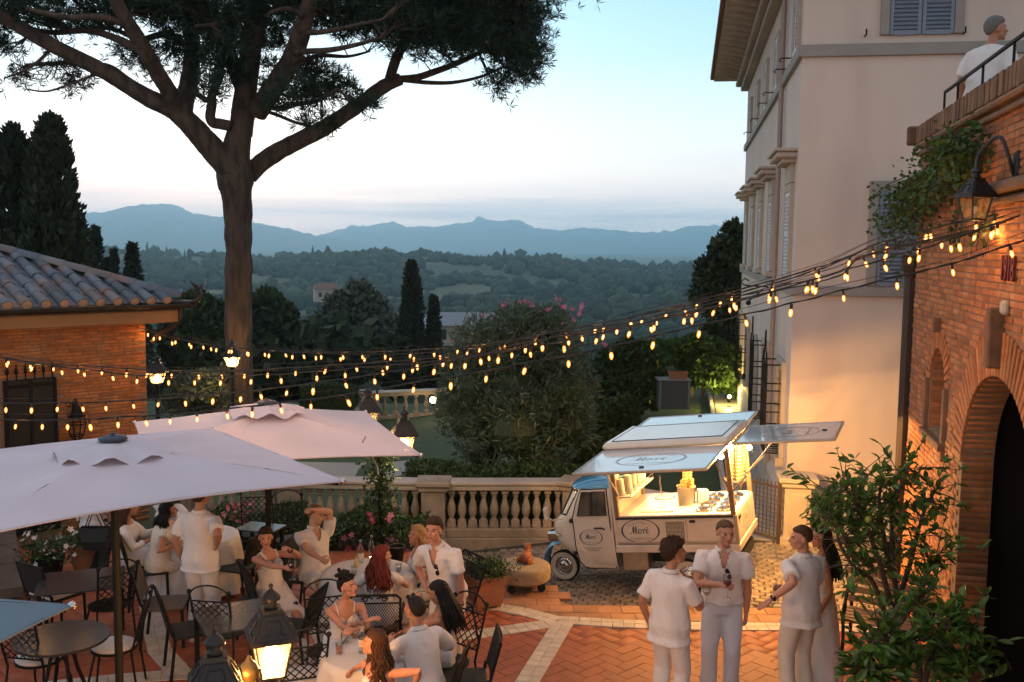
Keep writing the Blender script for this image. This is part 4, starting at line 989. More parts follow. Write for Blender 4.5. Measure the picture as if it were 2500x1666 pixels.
# foliage pads: (x, y, rx, ry, density)
pads = [(30, 110, 60, 40, .25), (100, 150, 90, 34, .22), (20, 60, 60, 35, .5), (120, 60, 90, 34, .35), (200, 35, 90, 34, .7), (60, 5, 90, 30, .8), (170, 195, 70, 18, .10), (60, 180, 60, 20, .14), (320, 118, 42, 40, .7), (375, 150, 50, 45, .55), (415, 90, 50, 45, .7), (350, 25, 100, 40, .9), (450, 25, 90, 45, 1),
        (510, 150, 50, 50, .8), (500, 95, 50, 40, .8), (540, 70, 60, 50, .9), (610, 40, 70, 45, .8), (630, 95, 50, 40, .5), (480, 205, 30, 30, .35), (620, 150, 40, 40, .45), (735, 188, 55, 34, 1.), (690, 212, 55, 28, .8), (650, 236, 36, 20, .5), (710, 160, 40, 22, .6), (720, 28, 80, 36, .9), (790, 28, 80, 36, .9), (800, 75, 60, 24, .5), (865, 60, 60, 40, .8), (930, 45, 80, 50, 1.),
        (1010, 62, 80, 50, 1.1), (1080, 38, 90, 55, 1.3), (1150, 55, 70, 60, 1.4), (1172, 95, 50, 52, 1.4), (1200, 60, 26, 55, 1.3), (1212, 132, 28, 36, 1.2), (1190, 155, 50, 30, .9), (1100, 105, 80, 34, .8), (1020, 115, 70, 28, .6), (950, 108, 44, 26, .5), (1150, 196, 36, 14, .3), (1195, 170, 28, 20, .7), (1140, 15, 110, 40, 1.4), (1000, 8, 120, 36, 1.3), (860, 10, 90, 30, .9), (610, 5, 120, 26, .9), (280, 0, 120, 24, .9), (780, 210, 40, 20, .15), (820, 235, 30, 16, .10), (740, 290, 30, 14, .06)]
for k in range(34): pads.append((-180 + 43 * k % 1400, -45 - 60 * rnd.random() - 110 * math.sin(pi * ((43 * k % 1400) / 1400.)), 120, 46, 1.1))
tw = MB(); TP = []; TD = []
lp = np.array([tuple(p) for p, r in limbs])
for (x, y, rx, ry, dn) in pads:
    dyc = rnd.uniform(-2.5, 2.5); c = at(*d2(x, y), YP + dyc); R = (rx * PXM, min(rx * PXM, 2.6), ry * PXM)
    # a curved bough from the nearest limb point
    j = int(np.argmin(((lp - np.array(c)) ** 2 * np.array([1, .5, 1.6])).sum(1))); a = Vector(lp[j])
    nt_ = max(6, int(26 * dn * (rx * ry / 3000.)))
    for q in range(nt_):
        e = Vector((rnd.gauss(0, .48), rnd.gauss(0, .48), rnd.gauss(.12, .45)))
        if e.length > 1.05: e *= 1.05 / e.length
        tip = c + Vector((e.x * R[0], e.y * R[1], e.z * R[2]))
        s = c.lerp(a, .55) if q % 3 else a; mid = s.lerp(tip, .55) + Vector((rnd.uniform(-.2, .2), rnd.uniform(-.2, .2), -.12 * (tip - s).length * rnd.random()))
        if q % 2 == 0 or dn < .5: tw.tube([s, s.lerp(mid, .6), mid, tip], [.026, .02, .014, .006], 4, False)
        for z in range(int(7 + 5 * dn)):
            f = tip + Vector((rnd.gauss(0, .16 + .10 * dn), rnd.gauss(0, .2), rnd.gauss(0, .12 + .06 * dn)))
            g = (f - mid).normalized() * .6 + Vector((0, 0, .5)); TP.append(f); TD.append(g.normalized())
tag(tw.build('twigs', BARK, pine, True), kind='stuff')
TP = np.array([tuple(p) for p in TP]); TD = np.array([tuple(p) for p in TD]); per = 11
PP = np.repeat(TP, per, 0); DD = np.repeat(TD, per, 0)
V, F = cards(PP, .25, .027, DD, .42); leafobj('crown', V, F, PINE, pine)
print('pine needles', len(F))
# ---- cypresses
def cypress(px, py_top, Y, zb, w, label, n, group=None, card=.16, mat=CYPR, lean=0., cone=False, name='cypress_tree'):
    top = at(*d2(px, py_top), Y); h = top.z - zb; t = thing(name, label, 'tree', (top.x, Y, zb), group=group)
    m = MB(); m.tube([(0, 0, 0), (0, 0, h * .5), (lean, 0, h * .97)], [.16 * w, .10 * w, .02], 6); m.build('trunk', BARK, t)
    f = rng.random(n) ** .8; a = rng.random(n) * 2 * pi
    prof = (1 - f) * .98 + .02 if cone else np.sqrt(np.clip(1 - f, 0, 1)) * np.minimum(1, .55 + f * 2.2)
    lump = 1 + .16 * np.sin(a * 3 + f * 9) + .12 * np.sin(a * 5 - f * 17 + px)
    if cone: lump = 1 + .28 * np.sin(f * 40 + 1.5 * np.sin(a * 4))
    r = w / 2 * prof * lump * rng.uniform(.70, 1.06, n)
    P = np.stack([r * np.cos(a) + lean * f, r * np.sin(a), .04 * h + f * h * .96], 1)
    up = np.stack([np.cos(a) * .35, np.sin(a) * .35, np.ones(n) * (1 if not cone else .1)], 1)
    V, F = cards(P, card * 1.5, card * .75, up, .62); o = link('crown', npmesh('crown', V, F, mat), t); return t
cypress(945, 607, 52, -7.5, 1.9, 'tall dense cypress standing behind the oleander', 7000, card=.20)
cypress(996, 686, 52.5, -8, 1.35, 'shorter pointed cypress right beside the tall dense one', 4500, card=.18)
cypress(92, 276, 23.5, -1., 2.0, 'big dark cypress with ragged tip, right one of the pair above the tiled roof', 9000, card=.15, lean=.25)
cypress(30, 300, 24.5, -1., 2.1, 'big dark cypress with open feathery top, left one of the pair above the tiled roof', 7500, card=.15)
for px, py, Y, w, lab in ((153, 540, 45, .62, 'very thin cypress nearest the big dark pair'), (163, 552, 46, .5, 'thin low cypress just right of the thinnest one'), (175, 566, 42, .85, 'small cypress at the foot of the left group behind the roof'), (188, 532, 44, 1.05, 'full cypress with blunt tip behind the tiled roof'), (219, 527, 44, 1.35, 'broadest pointed cypress behind the tiled roof'), (245, 600, 47, .8, 'low cypress right of the broadest one behind the roof'), (262, 578, 50, .7, 'slim cypress between the broad one and the fir')):
    cypress(px, py, Y, -4.5, w, lab, 2600, 'small cypresses behind the tiled roof', card=.17)
cypress(303, 562, 44, -4., 2.6, 'dark ragged fir tree beyond the ridge of the tiled roof', 4200, card=.17, cone=True, name='fir_tree')
# ---- broad trees and shrubs built from lobes of leaf cards
def shrub(name, label, cat, c, lobes, n, mat, L, Wd, nd=.3, trunk=None, group=None, core=True):
    t = thing(name, label, cat, c, group=group)
    if trunk: m = MB(); m.tube([(0, 0, -.2), (0, 0, trunk[1])], [trunk[0], trunk[0] * .6], 7); [m.tube([(0, 0, trunk[1] * .7), (l[0] * .6, l[1] * .6, l[2] * .8)], [trunk[0] * .5, .03], 5) for l in lobes]; m.build('trunk', BARK, t)
    tot = sum(l[3] * l[3] for l in lobes); P = []; D = []
    for (x, y, z, r) in lobes:
        k = int(n * r * r / tot); d = rng.normal(size=(k, 3)); d /= np.linalg.norm(d, axis=1, keepdims=True); d[:, 2] = np.where(d[:, 2] < -.55, -d[:, 2], d[:, 2])
        rr = r * (1 - .45 * rng.random(k) ** 2.2) * (1 + .12 * np.sin(d[:, 0] * 7 + x * 3) * np.cos(d[:, 2] * 6 + y)); P.append(np.array([x, y, z]) + d * rr[:, None]); D.append(d)
    P = np.concatenate(P); D = np.concatenate(D); ok = P[:, 2] > .02; P, D = P[ok], D[ok]
    V, F = cards(P, L, Wd, D + np.array([0, 0, .35]), nd); o = link('crown', npmesh('crown', V, F, mat), t)
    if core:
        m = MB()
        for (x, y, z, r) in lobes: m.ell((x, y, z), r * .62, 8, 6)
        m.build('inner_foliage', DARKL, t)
    return t
def lobes_px(Y, items, base):
    out = []
    for (x, y, r) in items:
        p = at(*d2(x, y), Y + rnd.uniform(-.3, .3)); out.append((p.x - base.x, p.y - base.y + rnd.uniform(-.4, .4), p.z - base.z, r * Y / FPX * 1.0625))
    return out
ob_ = at(*d2(1175, 1060), 19.3); ob_.z = -.75
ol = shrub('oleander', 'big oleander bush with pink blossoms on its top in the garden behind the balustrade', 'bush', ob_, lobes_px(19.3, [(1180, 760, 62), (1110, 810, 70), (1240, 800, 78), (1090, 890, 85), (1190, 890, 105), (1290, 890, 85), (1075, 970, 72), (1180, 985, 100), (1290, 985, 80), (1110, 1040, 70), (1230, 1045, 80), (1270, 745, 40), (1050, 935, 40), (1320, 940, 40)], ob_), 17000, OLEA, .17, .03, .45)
for k in range(60):   # free standing shoots
    pass
sp = []; sd = []
for k in range(110):
    a = at(rnd.uniform(1040, 1330) * 1.0625, rnd.uniform(735, 850) * 1.0625, 19.3 + rnd.uniform(-1, 1)); dr_ = Vector((rnd.gauss(0, .25), rnd.gauss(0, .25), 1)).normalized()
    if a.z > 2.9 - .5 * abs(a.x): a.z -= .3
    for j in range(16): sp.append(a + dr_ * j * .035); sd.append(dr_)
V, F = cards(np.array([tuple(p) for p in sp]), .17, .028, np.array([tuple(p) for p in sd]), .4); leafobj('shoots', V, F, OLEA, ol)
PINKF = pmat('pink_blossom', (.62, .22, .34), .6, .15, 20, rand=.25, transl=.3)
WHITEF = pmat('white_blossom', (.70, .64, .60), .6, .1, 20)
def flower_mesh(name, mat, r, n=5):
    m = MB()
    for k in range(n):
        a = 2 * pi * k / n; c, s_ = math.cos(a), math.sin(a); m.add([(0, 0, 0), (r * .55 * c - r * .32 * s_, r * .55 * s_ + r * .32 * c, r * .22), (r * c, r * s_, r * .3), (r * .55 * c + r * .32 * s_, r * .55 * s_ - r * .32 * c, r * .22)], [(0, 1, 2, 3)])
    return m.mesh(name, mat)
bl_ = flower_mesh('blossom', PINKF, .045)
for (x, y, n, sx, sy) in ((1162, 697, 12, 10, 9), (1205, 693, 8, 8, 6), (1222, 700, 5, 6, 5), (1282, 692, 9, 9, 9), (1297, 705, 6, 7, 5), (1336, 708, 10, 4, 12), (1333, 723, 5, 6, 5), (1262, 712, 7, 8, 5), (1315, 712, 4, 5, 4), (1318, 735, 4, 6, 4), (1110, 726, 3, 4, 4), (1104, 832, 6, 5, 4), (1040, 786, 3, 3, 3), (1290, 742, 2, 8, 6), (1385, 790, 3, 5, 4)):
    for k in range(n):
        p = at(*d2(x + rnd.gauss(0, sx * .5), y + rnd.gauss(0, sy * .5)), 18.7 + rnd.uniform(-.2, .2)); link('blossom', bl_, ol, WM[ol.name].inverted() @ Matrix.Translation(p) @ Euler((rnd.uniform(-.3, 1.4), rnd.uniform(-.6, .6), rnd.random() * 6)).to_matrix().to_4x4() @ Matrix.Scale(rnd.uniform(.8, 1.3), 4))
def bush_px(name, label, cat, Y, items, n, mat, L, Wd, gzv, trunk=None, nd=.3, group=None):
    b = at(*d2(items[0][0], items[0][1]), Y); b.z = gzv; return shrub(name, label, cat, b, lobes_px(Y, items, b), n, mat, L, Wd, nd, trunk, group)
bush_px('olive_bush', 'round silvery bush under the lamps behind the light strings', 'bush', 26, [(430, 905, 48), (480, 895, 45), (400, 935, 40), (510, 930, 40), (465, 940, 50), (505, 870, 25)], 4200, OLIV, .15, .05, -1.)
bush_px('broad_tree', 'dark leafy tree against the far corner of the villa', 'tree', 33, [(1690, 540, 26), (1665, 580, 34), (1700, 590, 34), (1640, 630, 36), (1690, 650, 48), (1625, 680, 30), (1660, 710, 40), (1700, 740, 42), (1650, 770, 36), (1690, 800, 40)], 9000, DARKL, .22, .13, -.5, (.22, 5))
bush_px('vine_hedge', 'bright green vines spilling over the low balustrade at the end of the path', 'hedge', 29.5, [(1560, 815, 30), (1600, 810, 36), (1640, 820, 36), (1680, 830, 34), (1590, 850, 30), (1640, 860, 34), (1685, 865, 30), (1610, 880, 16), (1650, 890, 18), (1688, 895, 18), (1520, 820, 30)], 7500, VINE, .2, .14, -.1)
bush_px('clipped_hedge', 'tall dark clipped hedge behind the grey cabinet', 'hedge', 27.5, [(1400, 830, 32), (1440, 815, 36), (1480, 825, 36), (1420, 880, 40), (1470, 885, 44), (1400, 930, 36), (1450, 930, 36), (1500, 870, 30), (1370, 890, 36), (1490, 925, 30)], 7500, HEDG, .16, .10, -.5)
bush_px('clipped_hedge', 'rounded dark shrub on the lawn in front of the grey cabinet', 'hedge', 23.5, [(1370, 965, 34), (1410, 955, 34), (1445, 945, 30), (1390, 990, 32), (1350, 1000, 30), (1440, 970, 26)], 4500, HEDG, .12, .08, -.45)
bush_px('clipped_hedge', 'dark low hedge right of the oleander foot', 'hedge', 20.5, [(1350, 1040, 36), (1400, 1030, 36), (1320, 1070, 30), (1430, 1050, 30)], 4000, HEDG, .11, .07, -.55)
bush_px('pale_tree', 'pale feathery tree beyond the lawn right of the pine trunk', 'tree', 62, [(820, 680, 30), (790, 720, 42), (850, 715, 40), (760, 760, 45), (830, 770, 55), (880, 760, 36), (800, 830, 50), (870, 820, 46)], 5000, OLIV, .5, .3, -12, (.25, 8))
bush_px('broad_tree', 'mid green rounded tree beyond the lawn left of the cypress', 'tree', 55, [(700, 790, 46), (650, 780, 40), (620, 830, 44), (690, 850, 50), (740, 830, 40), (800, 870, 40)], 5200, LEAFD, .42, .3, -10, (.25, 6))
bush_px('broad_tree', 'dark tree mass between the outbuilding roof and the pine trunk', 'tree', 46, [(450, 720, 44), (490, 740, 46), (420, 780, 46), (480, 810, 50), (400, 840, 40), (455, 860, 44), (505, 850, 36)], 6000, LEAFD, .36, .26, -8, (.25, 6))
bush_px('broad_tree', 'dark tree right of the pine trunk below the knoll', 'tree', 50, [(610, 700, 30), (640, 730, 36), (600, 760, 36), (905, 810, 36), (930, 850, 40), (880, 880, 40)], 4500, LEAFD, .38, .28, -8, (.2, 4))
# low hedge just behind the balustrade and hedge along the lawn on the left
def hedge_run(label, x0, x1, y0, y1, z0, h, n, skip=None):
    t = thing('clipped_hedge', label, 'hedge', ((x0 + x1) / 2, (y0 + y1) / 2, z0)); P = np.stack([rng.uniform(x0, x1, n), rng.uniform(y0, y1, n), z0 + h * (1 - .5 * rng.random(n) ** 2)], 1)
    P[:, 2] += .05 * np.sin(P[:, 0] * 3.1) + .04 * np.sin(P[:, 1] * 5); k = n // 3; P[:k, 1] = y0 + rng.normal(0, .03, k); P[:k, 2] = z0 + h * rng.random(k)
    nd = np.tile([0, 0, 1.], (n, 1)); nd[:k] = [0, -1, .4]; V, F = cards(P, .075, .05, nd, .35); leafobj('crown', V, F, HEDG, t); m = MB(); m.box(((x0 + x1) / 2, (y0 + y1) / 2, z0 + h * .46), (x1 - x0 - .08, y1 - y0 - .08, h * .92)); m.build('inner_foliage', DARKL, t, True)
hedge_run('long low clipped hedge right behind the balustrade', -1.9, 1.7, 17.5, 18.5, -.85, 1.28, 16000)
hedge_run('clipped hedge behind the lawn left of the distant balustrade', -6.5, bp[0].x - .4, 30.2, 31.2, -1.05, 1.15, 5200)
# ---- ivy on the brick wall around the right lantern, and hanging twigs
iv = thing('climbing_ivy', 'green ivy spilling over the brick wall behind the lantern', 'climber', onplane(2290, 470, BP, (-.221, -1)))
P = []; D = []; st = MB()
anch = onplane(2420, 385, BP, (-.221, -1))
for k in range(150):
    u, v = rnd.uniform(2190, 2430), 0
    f = (u - 2190) / 240.; v = 545 - 165 * f + rnd.gauss(0, 34) + (22 if f < .4 else 0)
    e = onplane(u, v, BP, (-.221, -1)) + Vector((-.976, .216, 0)) * rnd.uniform(.05, .42)
    s = anch.lerp(e, rnd.uniform(.3, .75)) + Vector((0, 0, .12)); st.tube([s, s.lerp(e, .5) + Vector((0, 0, .05)), e], [.008, .006, .003], 4, False)
    for j in range(20): q = s.lerp(e, rnd.uniform(.25, 1.05)) + Vector((rnd.gauss(0, .07), rnd.gauss(0, .07), rnd.gauss(0, .07))); P.append(q); D.append((-.6, -.3, -.1))
for k in range(14):
    e = onplane(rnd.uniform(2330, 2430), rnd.uniform(560, 630), BP, (-.221, -1)) + Vector((-.06, 0, 0)); s = e + Vector((.05, 0, .5)); st.tube([s, e], .004, 4, False)
    for j in range(5): P.append(s.lerp(e, rnd.uniform(.4, 1)) + Vector((rnd.gauss(0, .03), rnd.gauss(0, .03), 0))); D.append((-.6, -.3, -.5))
V, F = cards(np.array([tuple(p) for p in P]), .062, .052, np.array(D), .4); leafobj('leaves', V, F, VINE, iv, 'stuff'); tag(st.build('stems', BARK, iv, True), kind='stuff')
# ---- potted citrus tree on the right: single leaves, twigs, fruit
CIT = pmat('citrus_leaf', (.075, .165, .030), .30, .15, 4, rand=.45, transl=.2, alt=(.075, .115, .02), altf=.62, alts=1.5)
LIME = pmat('green_fruit', (.25, .30, .04), .4, .1, 6); TWIG = pmat('citrus_wood', (.085, .06, .045), .8, .2, 8); TCOT = pmat('terracotta_pot', (.36, .15, .075), .75, .18, 5, bump=.15, bs=30)
lm = MB(); lm.add([(0, 0, 0), (.035, -.02, .004), (.075, -.024, .002), (.12, 0, -.012), (.035, .02, .004), (.075, .024, .002), (.04, 0, -.006), (.08, 0, -.01)], [(0, 1, 6), (1, 2, 7, 6), (2, 3, 7), (0, 6, 4), (6, 7, 5, 4), (7, 3, 5)]); leafm = lm.mesh('leaf', CIT)
def citrus(label, base, boughs, nl, pot_r, pot_h, bigleaf=1.):
    t = thing('citrus_tree', label, 'tree', base)
    m = MB(); m.lathe([(pot_r * .72, 0), (pot_r * .95, pot_h * .85), (pot_r, pot_h * .86), (pot_r * 1.04, pot_h), (pot_r * .9, pot_h), (pot_r * .88, pot_h * .9), (.01, pot_h * .9)], 20, cap=False); m.build('pot', TCOT, t, smooth=40)
    m = MB(); m.lathe([(pot_r * .9, pot_h * .88), (.02, pot_h * .93)], 14, cap=False); m.build('soil', pmat('soil', (.06, .04, .028)), t)
    tips = []; m = MB(); b0 = Vector(base)
    for bp_ in boughs:
        pts = [Vector(p) for p in bp_]; R = list(np.linspace(.032, .008, len(pts))); pp, rr = smooth_path(pts, R, 5); m.tube(pp, rr, 6)
        for i, p in enumerate(pp):
            if i < len(pp) * .35: continue
            for q in range(3):
                e = p + Vector((rnd.gauss(0, .17), rnd.gauss(0, .15), rnd.gauss(.06, .15))); m.tube([p, p.lerp(e, .5) + Vector((0, 0, .02)), e], [.006, .005, .003], 4, False); tips.append((p, e))
    m.build('trunk', TWIG, t, True)
    Ms = []
    for k in range(nl):
        p, e = rnd.choice(tips); f = rnd.uniform(.3, 1.1); q = p.lerp(e, f); d = (e - p).normalized() + Vector((rnd.gauss(0, .7), rnd.gauss(0, .7), rnd.gauss(.1, .6))); d.normalize()
        pq = proj(q)
        if pq[0] < 2060 and pq[1] > 1290: continue
        M = Matrix.Translation(q) @ d.to_track_quat('X', 'Z').to_matrix().to_4x4() @ Matrix.Rotation(rnd.uniform(-.7, .7), 4, 'X') @ Matrix.Scale(bigleaf * rnd.uniform(.6, 1.15), 4); Ms.append(WM[t.name].inverted() @ M)
    Ms.sort(key=lambda M: (WM[t.name] @ M.translation).y)
    bv = np.array([v.co[:] for v in leafm.vertices]); fs = [p.vertices[:] for p in leafm.polygons]
    for M in Ms[:280]: link('leaf', leafm, t, M)
    j = MB()
    for M in Ms[280:]: j.add([v.co for v in leafm.vertices], fs, M)
    if j.v: tag(j.build('leaves_beyond', CIT, t), kind='stuff')
    for k in range(3):
        p, e = rnd.choice(tips); fm_ = MB(); fm_.ell((0, 0, 0), .032, 10, 8); fm_.build('fruit', LIME, t, True, True) if 0 else link('fruit', fm_.mesh('fruit', LIME, True), t, WM[t.name].inverted() @ Matrix.Translation(e - Vector((0, 0, .04))))
    return t
def bpx(lst): return [at(*d2(x, y), Y) for x, y, Y in lst]
cb = gz(*d2(2110, 1560)); 
citrus('citrus tree with glossy leaves and arching boughs in a pot before the arch', (3.98, 9.35, 0),
       [bpx([(2060, 1490, 9.35), (2030, 1400, 9.3), (2000, 1330, 9.3), (1960, 1300, 9.3), (1930, 1250, 9.35), (1915, 1190, 9.4), (1900, 1130, 9.4)]), bpx([(2060, 1470, 9.35), (2060, 1380, 9.4), (2050, 1280, 9.4), (2050, 1190, 9.5), (2070, 1120, 9.5), (2090, 1070, 9.5)]), bpx([(2050, 1400, 9.35), (2020, 1290, 9.2), (1990, 1210, 9.2), (1960, 1150, 9.2), (1940, 1120, 9.2)]),
        bpx([(2060, 1390, 9.4), (2090, 1300, 9.5), (2110, 1220, 9.55), (2130, 1160, 9.6), (2150, 1130, 9.6)]), bpx([(2060, 1440, 9.3), (2110, 1370, 9.3), (2140, 1300, 9.3), (2160, 1270, 9.2)]), bpx([(2050, 1330, 9.4), (2030, 1230, 9.5), (2020, 1150, 9.5), (2030, 1100, 9.5)]), bpx([(2000, 1300, 9.3), (1950, 1260, 9.2), (1930, 1210, 9.1), (1890, 1190, 9.1)])], 1700, .36, .48)
citrus('low bushy citrus with larger leaves at the lower right corner', (4.05, 8.35, 0),
       [bpx([(2090, 1640, 8.3), (2080, 1560, 8.2), (2060, 1500, 8.2), (2030, 1470, 8.1), (1990, 1490, 8.1)]), bpx([(2120, 1640, 8.3), (2130, 1540, 8.2), (2150, 1470, 8.1), (2190, 1430, 8.0)]), bpx([(2140, 1640, 8.3), (2180, 1560, 8.2), (2210, 1500, 8.1), (2240, 1450, 8.0)]), bpx([(2080, 1640, 8.3), (2030, 1570, 8.2), (1990, 1540, 8.1), (1965, 1540, 8.1)]), bpx([(2120, 1600, 8.3), (2110, 1520, 8.4), (2100, 1440, 8.4), (2120, 1390, 8.4)]), bpx([(2150, 1640, 8.2), (2200, 1590, 8.0), (2260, 1560, 7.9)])], 1100, .34, .46, 1.25)
# ================================================================== three wheeled ice cream truck
CREAM = pmat('cream_paint', (.68, .62, .53), .3, .07, 3, coat=.5, alt=(.60, .53, .44), altf=.6, alts=2.5); BLUEP = pmat('sky_blue_paint', (.07, .30, .52), .22, .05, 3, coat=.7); WHITEP = pmat('white_laminate', (.74, .73, .71), .22, .03, 2, coat=.3)
NAVY = pmat('navy_print', (.015, .025, .09), .45, 0); GREYP = pmat('grey_print', (.30, .27, .27), .5, 0); PALEP = pmat('pale_print', (.48, .54, .60), .4, 0)
RUB = pmat('tyre_rubber', (.02, .02, .02), .75, .1, 20); WWALL = pmat('whitewall', (.60, .55, .46), .6, .12, 12); CHR = pmat('chrome', (.62, .60, .57), .12, .03, metal=1.); ALU = pmat('aluminium_trim', (.42, .40, .38), .35, .08, 8, metal=.8)
CGLASS = pmat('cab_glass', (.035, .045, .045), .06, .3, 3, coat=.3, alt=(.12, .10, .08), altf=.55, alts=3.); SEAL = pmat('black_seal', (.015, .015, .015), .6, 0); GALV = pmat('steel_tank', (.42, .36, .28), .4, .12, 4, metal=.7)
tn = ray(-4300, 1390).normalized(); tw_ = ray(2370, 570); tw_ = (tw_ - tn * tn.dot(tw_)).normalized(); tu = tw_.cross(tn)
if tu.z < 0: tu = -tu
tl_ = tu.cross(tn)
TM = Matrix(((tn.x, tl_.x, tu.x, .79), (tn.y, tl_.y, tu.y, 14.19), (tn.z, tl_.z, tu.z, -.36), (0, 0, 0, 1)))
truck = thing('ice_cream_truck', 'cream and blue three wheeled ice cream truck with raised flaps and lit counter', 'truck'); truck.matrix_basis = TM; WM[truck.name] = TM
def hw(z): return float(np.interp(z, [.30, .40, .55, .70, .9, 1.08, 1.43, 1.50], [.50, .56, .58, .585, .585, .575, .535, .50]))
def xf(z): return float(np.interp(z, [.30, .40, .52, .62, .72, .85, .95, 1.05, 1.43, 1.48, 1.55], [-.54, -.45, -.30, -.18, -.11, -.085, -.10, -.19, -.42, -.44, -.56]))
def plan(z, off=0., n=10, rear=-1.06):
    x0, h = xf(z) + off, hw(z) + off; out = []
    for k in range(-n, n + 1):
        a = k / n * pi / 2; c, s = math.cos(a), math.sin(a); e = .62
        out.append(Vector((x0 - .46 * (1 - abs(c) ** e), math.copysign(abs(s) ** e, s) * h, z)))
    return [Vector((rear, -h, z))] + out + [Vector((rear, h, z))]
m = MB(); zs = [.30, .34, .40, .47, .52, .58, .62, .68, .72, .78, .85, .9, .95, 1.0, 1.05, 1.08, 1.2, 1.32, 1.43, 1.46]
m.grid([plan(z) for z in zs]); m.add(plan(.30), [tuple(range(23))]); m.add([(-1.06, -.50, .3), (-1.06, .5, .3), (-1.06, .585, .9), (-1.06, .535, 1.46), (-1.06, -.535, 1.46), (-1.06, -.585, .9)], [(0, 1, 2, 3, 4, 5)])
cab = m.build('cab', CREAM, truck, smooth=50)
m = MB(); L_ = [(1.45, .016), (1.475, .02), (1.50, .008), (1.53, -.03), (1.55, -.10), (1.56, -.25)]
m.grid([plan(z, o, rear=-1.07 if o > -.2 else -.9) for z, o in L_]); m.add(plan(1.56, -.25, rear=-.9), [tuple(range(23))]); m.build('cab_roof', BLUEP, truck, smooth=50)
# windscreen, side windows with frame, drip rails
m = MB(); R_ = []
for z in np.linspace(1.09, 1.42, 7): R_.append([Vector((p.x + .006, p.y * .985, p.z)) for p in plan(z)[4:-4]])
m.grid(R_); m.build('windscreen', CGLASS, truck, smooth=True)
m = MB()
for r in (R_[0], R_[-1]): m.tube([p + Vector((.004, 0, 0)) for p in r], .012, 5)
for i in (0, -1): m.tube([r[i] + Vector((.004, 0, 0)) for r in R_], .012, 5)
m.build('windscreen_seal', SEAL, truck)
def onside(x, z, off, sgn=1): return Vector((x, sgn * (hw(z) + off), z))
for sgn in (1, -1):
    dp = [(-.64, 1.435), (-1.005, 1.435), (-1.02, 1.0), (-1.02, .335), (-.66, .335), (-.585, .365), (-.535, .45), (-.505, .65), (-.50, 1.06), (-.56, 1.25)]
    m = MB(); n = len(dp); m.add([onside(x, z, .014, sgn) for x, z in dp] + [onside(x, z, -.03, sgn) for x, z in dp], [tuple(range(n))] + [(i, (i + 1) % n, n + (i + 1) % n, n + i) for i in range(n)]); door = m.build('door', CREAM, truck)
    m = MB(); loop = [onside(x + (.008 if x > -.6 else -.008 if x < -1 else 0), z + (-.008 if z < .4 else .006 if z > 1.4 else 0), .012, sgn) for x, z in dp]; m.tube(loop + [loop[0]], .008, 4); m.build('door_seal', SEAL, door)
    for a, b in (((-.66, 1.40), (-.775, 1.075)), ((-.795, 1.40), (-.985, 1.075))):
        x0a = a[0]; m = MB(); q = [(x0a if a[0] < -.7 else -.655, 1.405), (b[0], 1.405), (b[0], 1.085), ((a[0] if a[0] < -.7 else -.565), 1.085)]
        m.add([onside(x, z, .0185, sgn) for x, z in q], [(0, 1, 2, 3)]); w_ = m.build('window', CGLASS, door)
        m = MB(); lp_ = [onside(x, z, .018, sgn) for x, z in q]; m.tube(lp_ + [lp_[0]], .009, 4); m.build('window_seal', SEAL, door)
    m = MB(); m.tube([onside(-.80, .915, .035, sgn), onside(-.92, .915, .04, sgn), onside(-.945, .89, .02, sgn)], .012, 6); m.build('handle', SEAL, door)
    for z in (1.02, .56): m = MB(); m.cbox(onside(-.47, z, .012, sgn), (.06, .05, .06), .015); m.build('hinge', SEAL, truck)
    m = MB()
    for z in (.80, .83): m.tube([p + Vector((0, .004 * sgn, 0)) for p in plan(z, .004)[(12 if sgn > 0 else 4):(19 if sgn > 0 else 11)]], .007, 4)
    m.build('side_trim', GALV, truck)
# headlights, mirror, nose fender, wheels
for s_ in (1, -1):
    m = MB(); m.cbox((-.09, .30 * s_, .74), (.20, .17, .15), .03); h_ = m.build('headlight', CHR, truck, smooth=30); m = MB(); m.cbox((.012, .30 * s_, .74), (.01, .13, .11), .004); m.build('lens', pmat('lamp_lens', (.55, .55, .52), .1, 0), h_)
m = MB(); m.tube([(-.30, .52, 1.03), (-.22, .66, 1.05), (-.17, .70, 1.10)], .010, 5); m.cbox((-.16, .71, 1.16), (.05, .12, .19), .02); m.build('mirror', CREAM, truck)
m = MB(); P = []
for i in range(13):
    a = math.radians(-18 + i * 17.); P.append([Vector((-.07 + (.285 + .03 * math.cos(b)) * math.cos(a) * (1 if math.cos(a) > 0 else 1.35), .15 * math.sin(b), .235 + (.30 + .05 * math.cos(b)) * math.sin(a) * 1.12)) for b in np.linspace(-pi / 2, pi / 2, 9)])
m.grid(P); m.build('front_fender', BLUEP, truck, smooth=True)
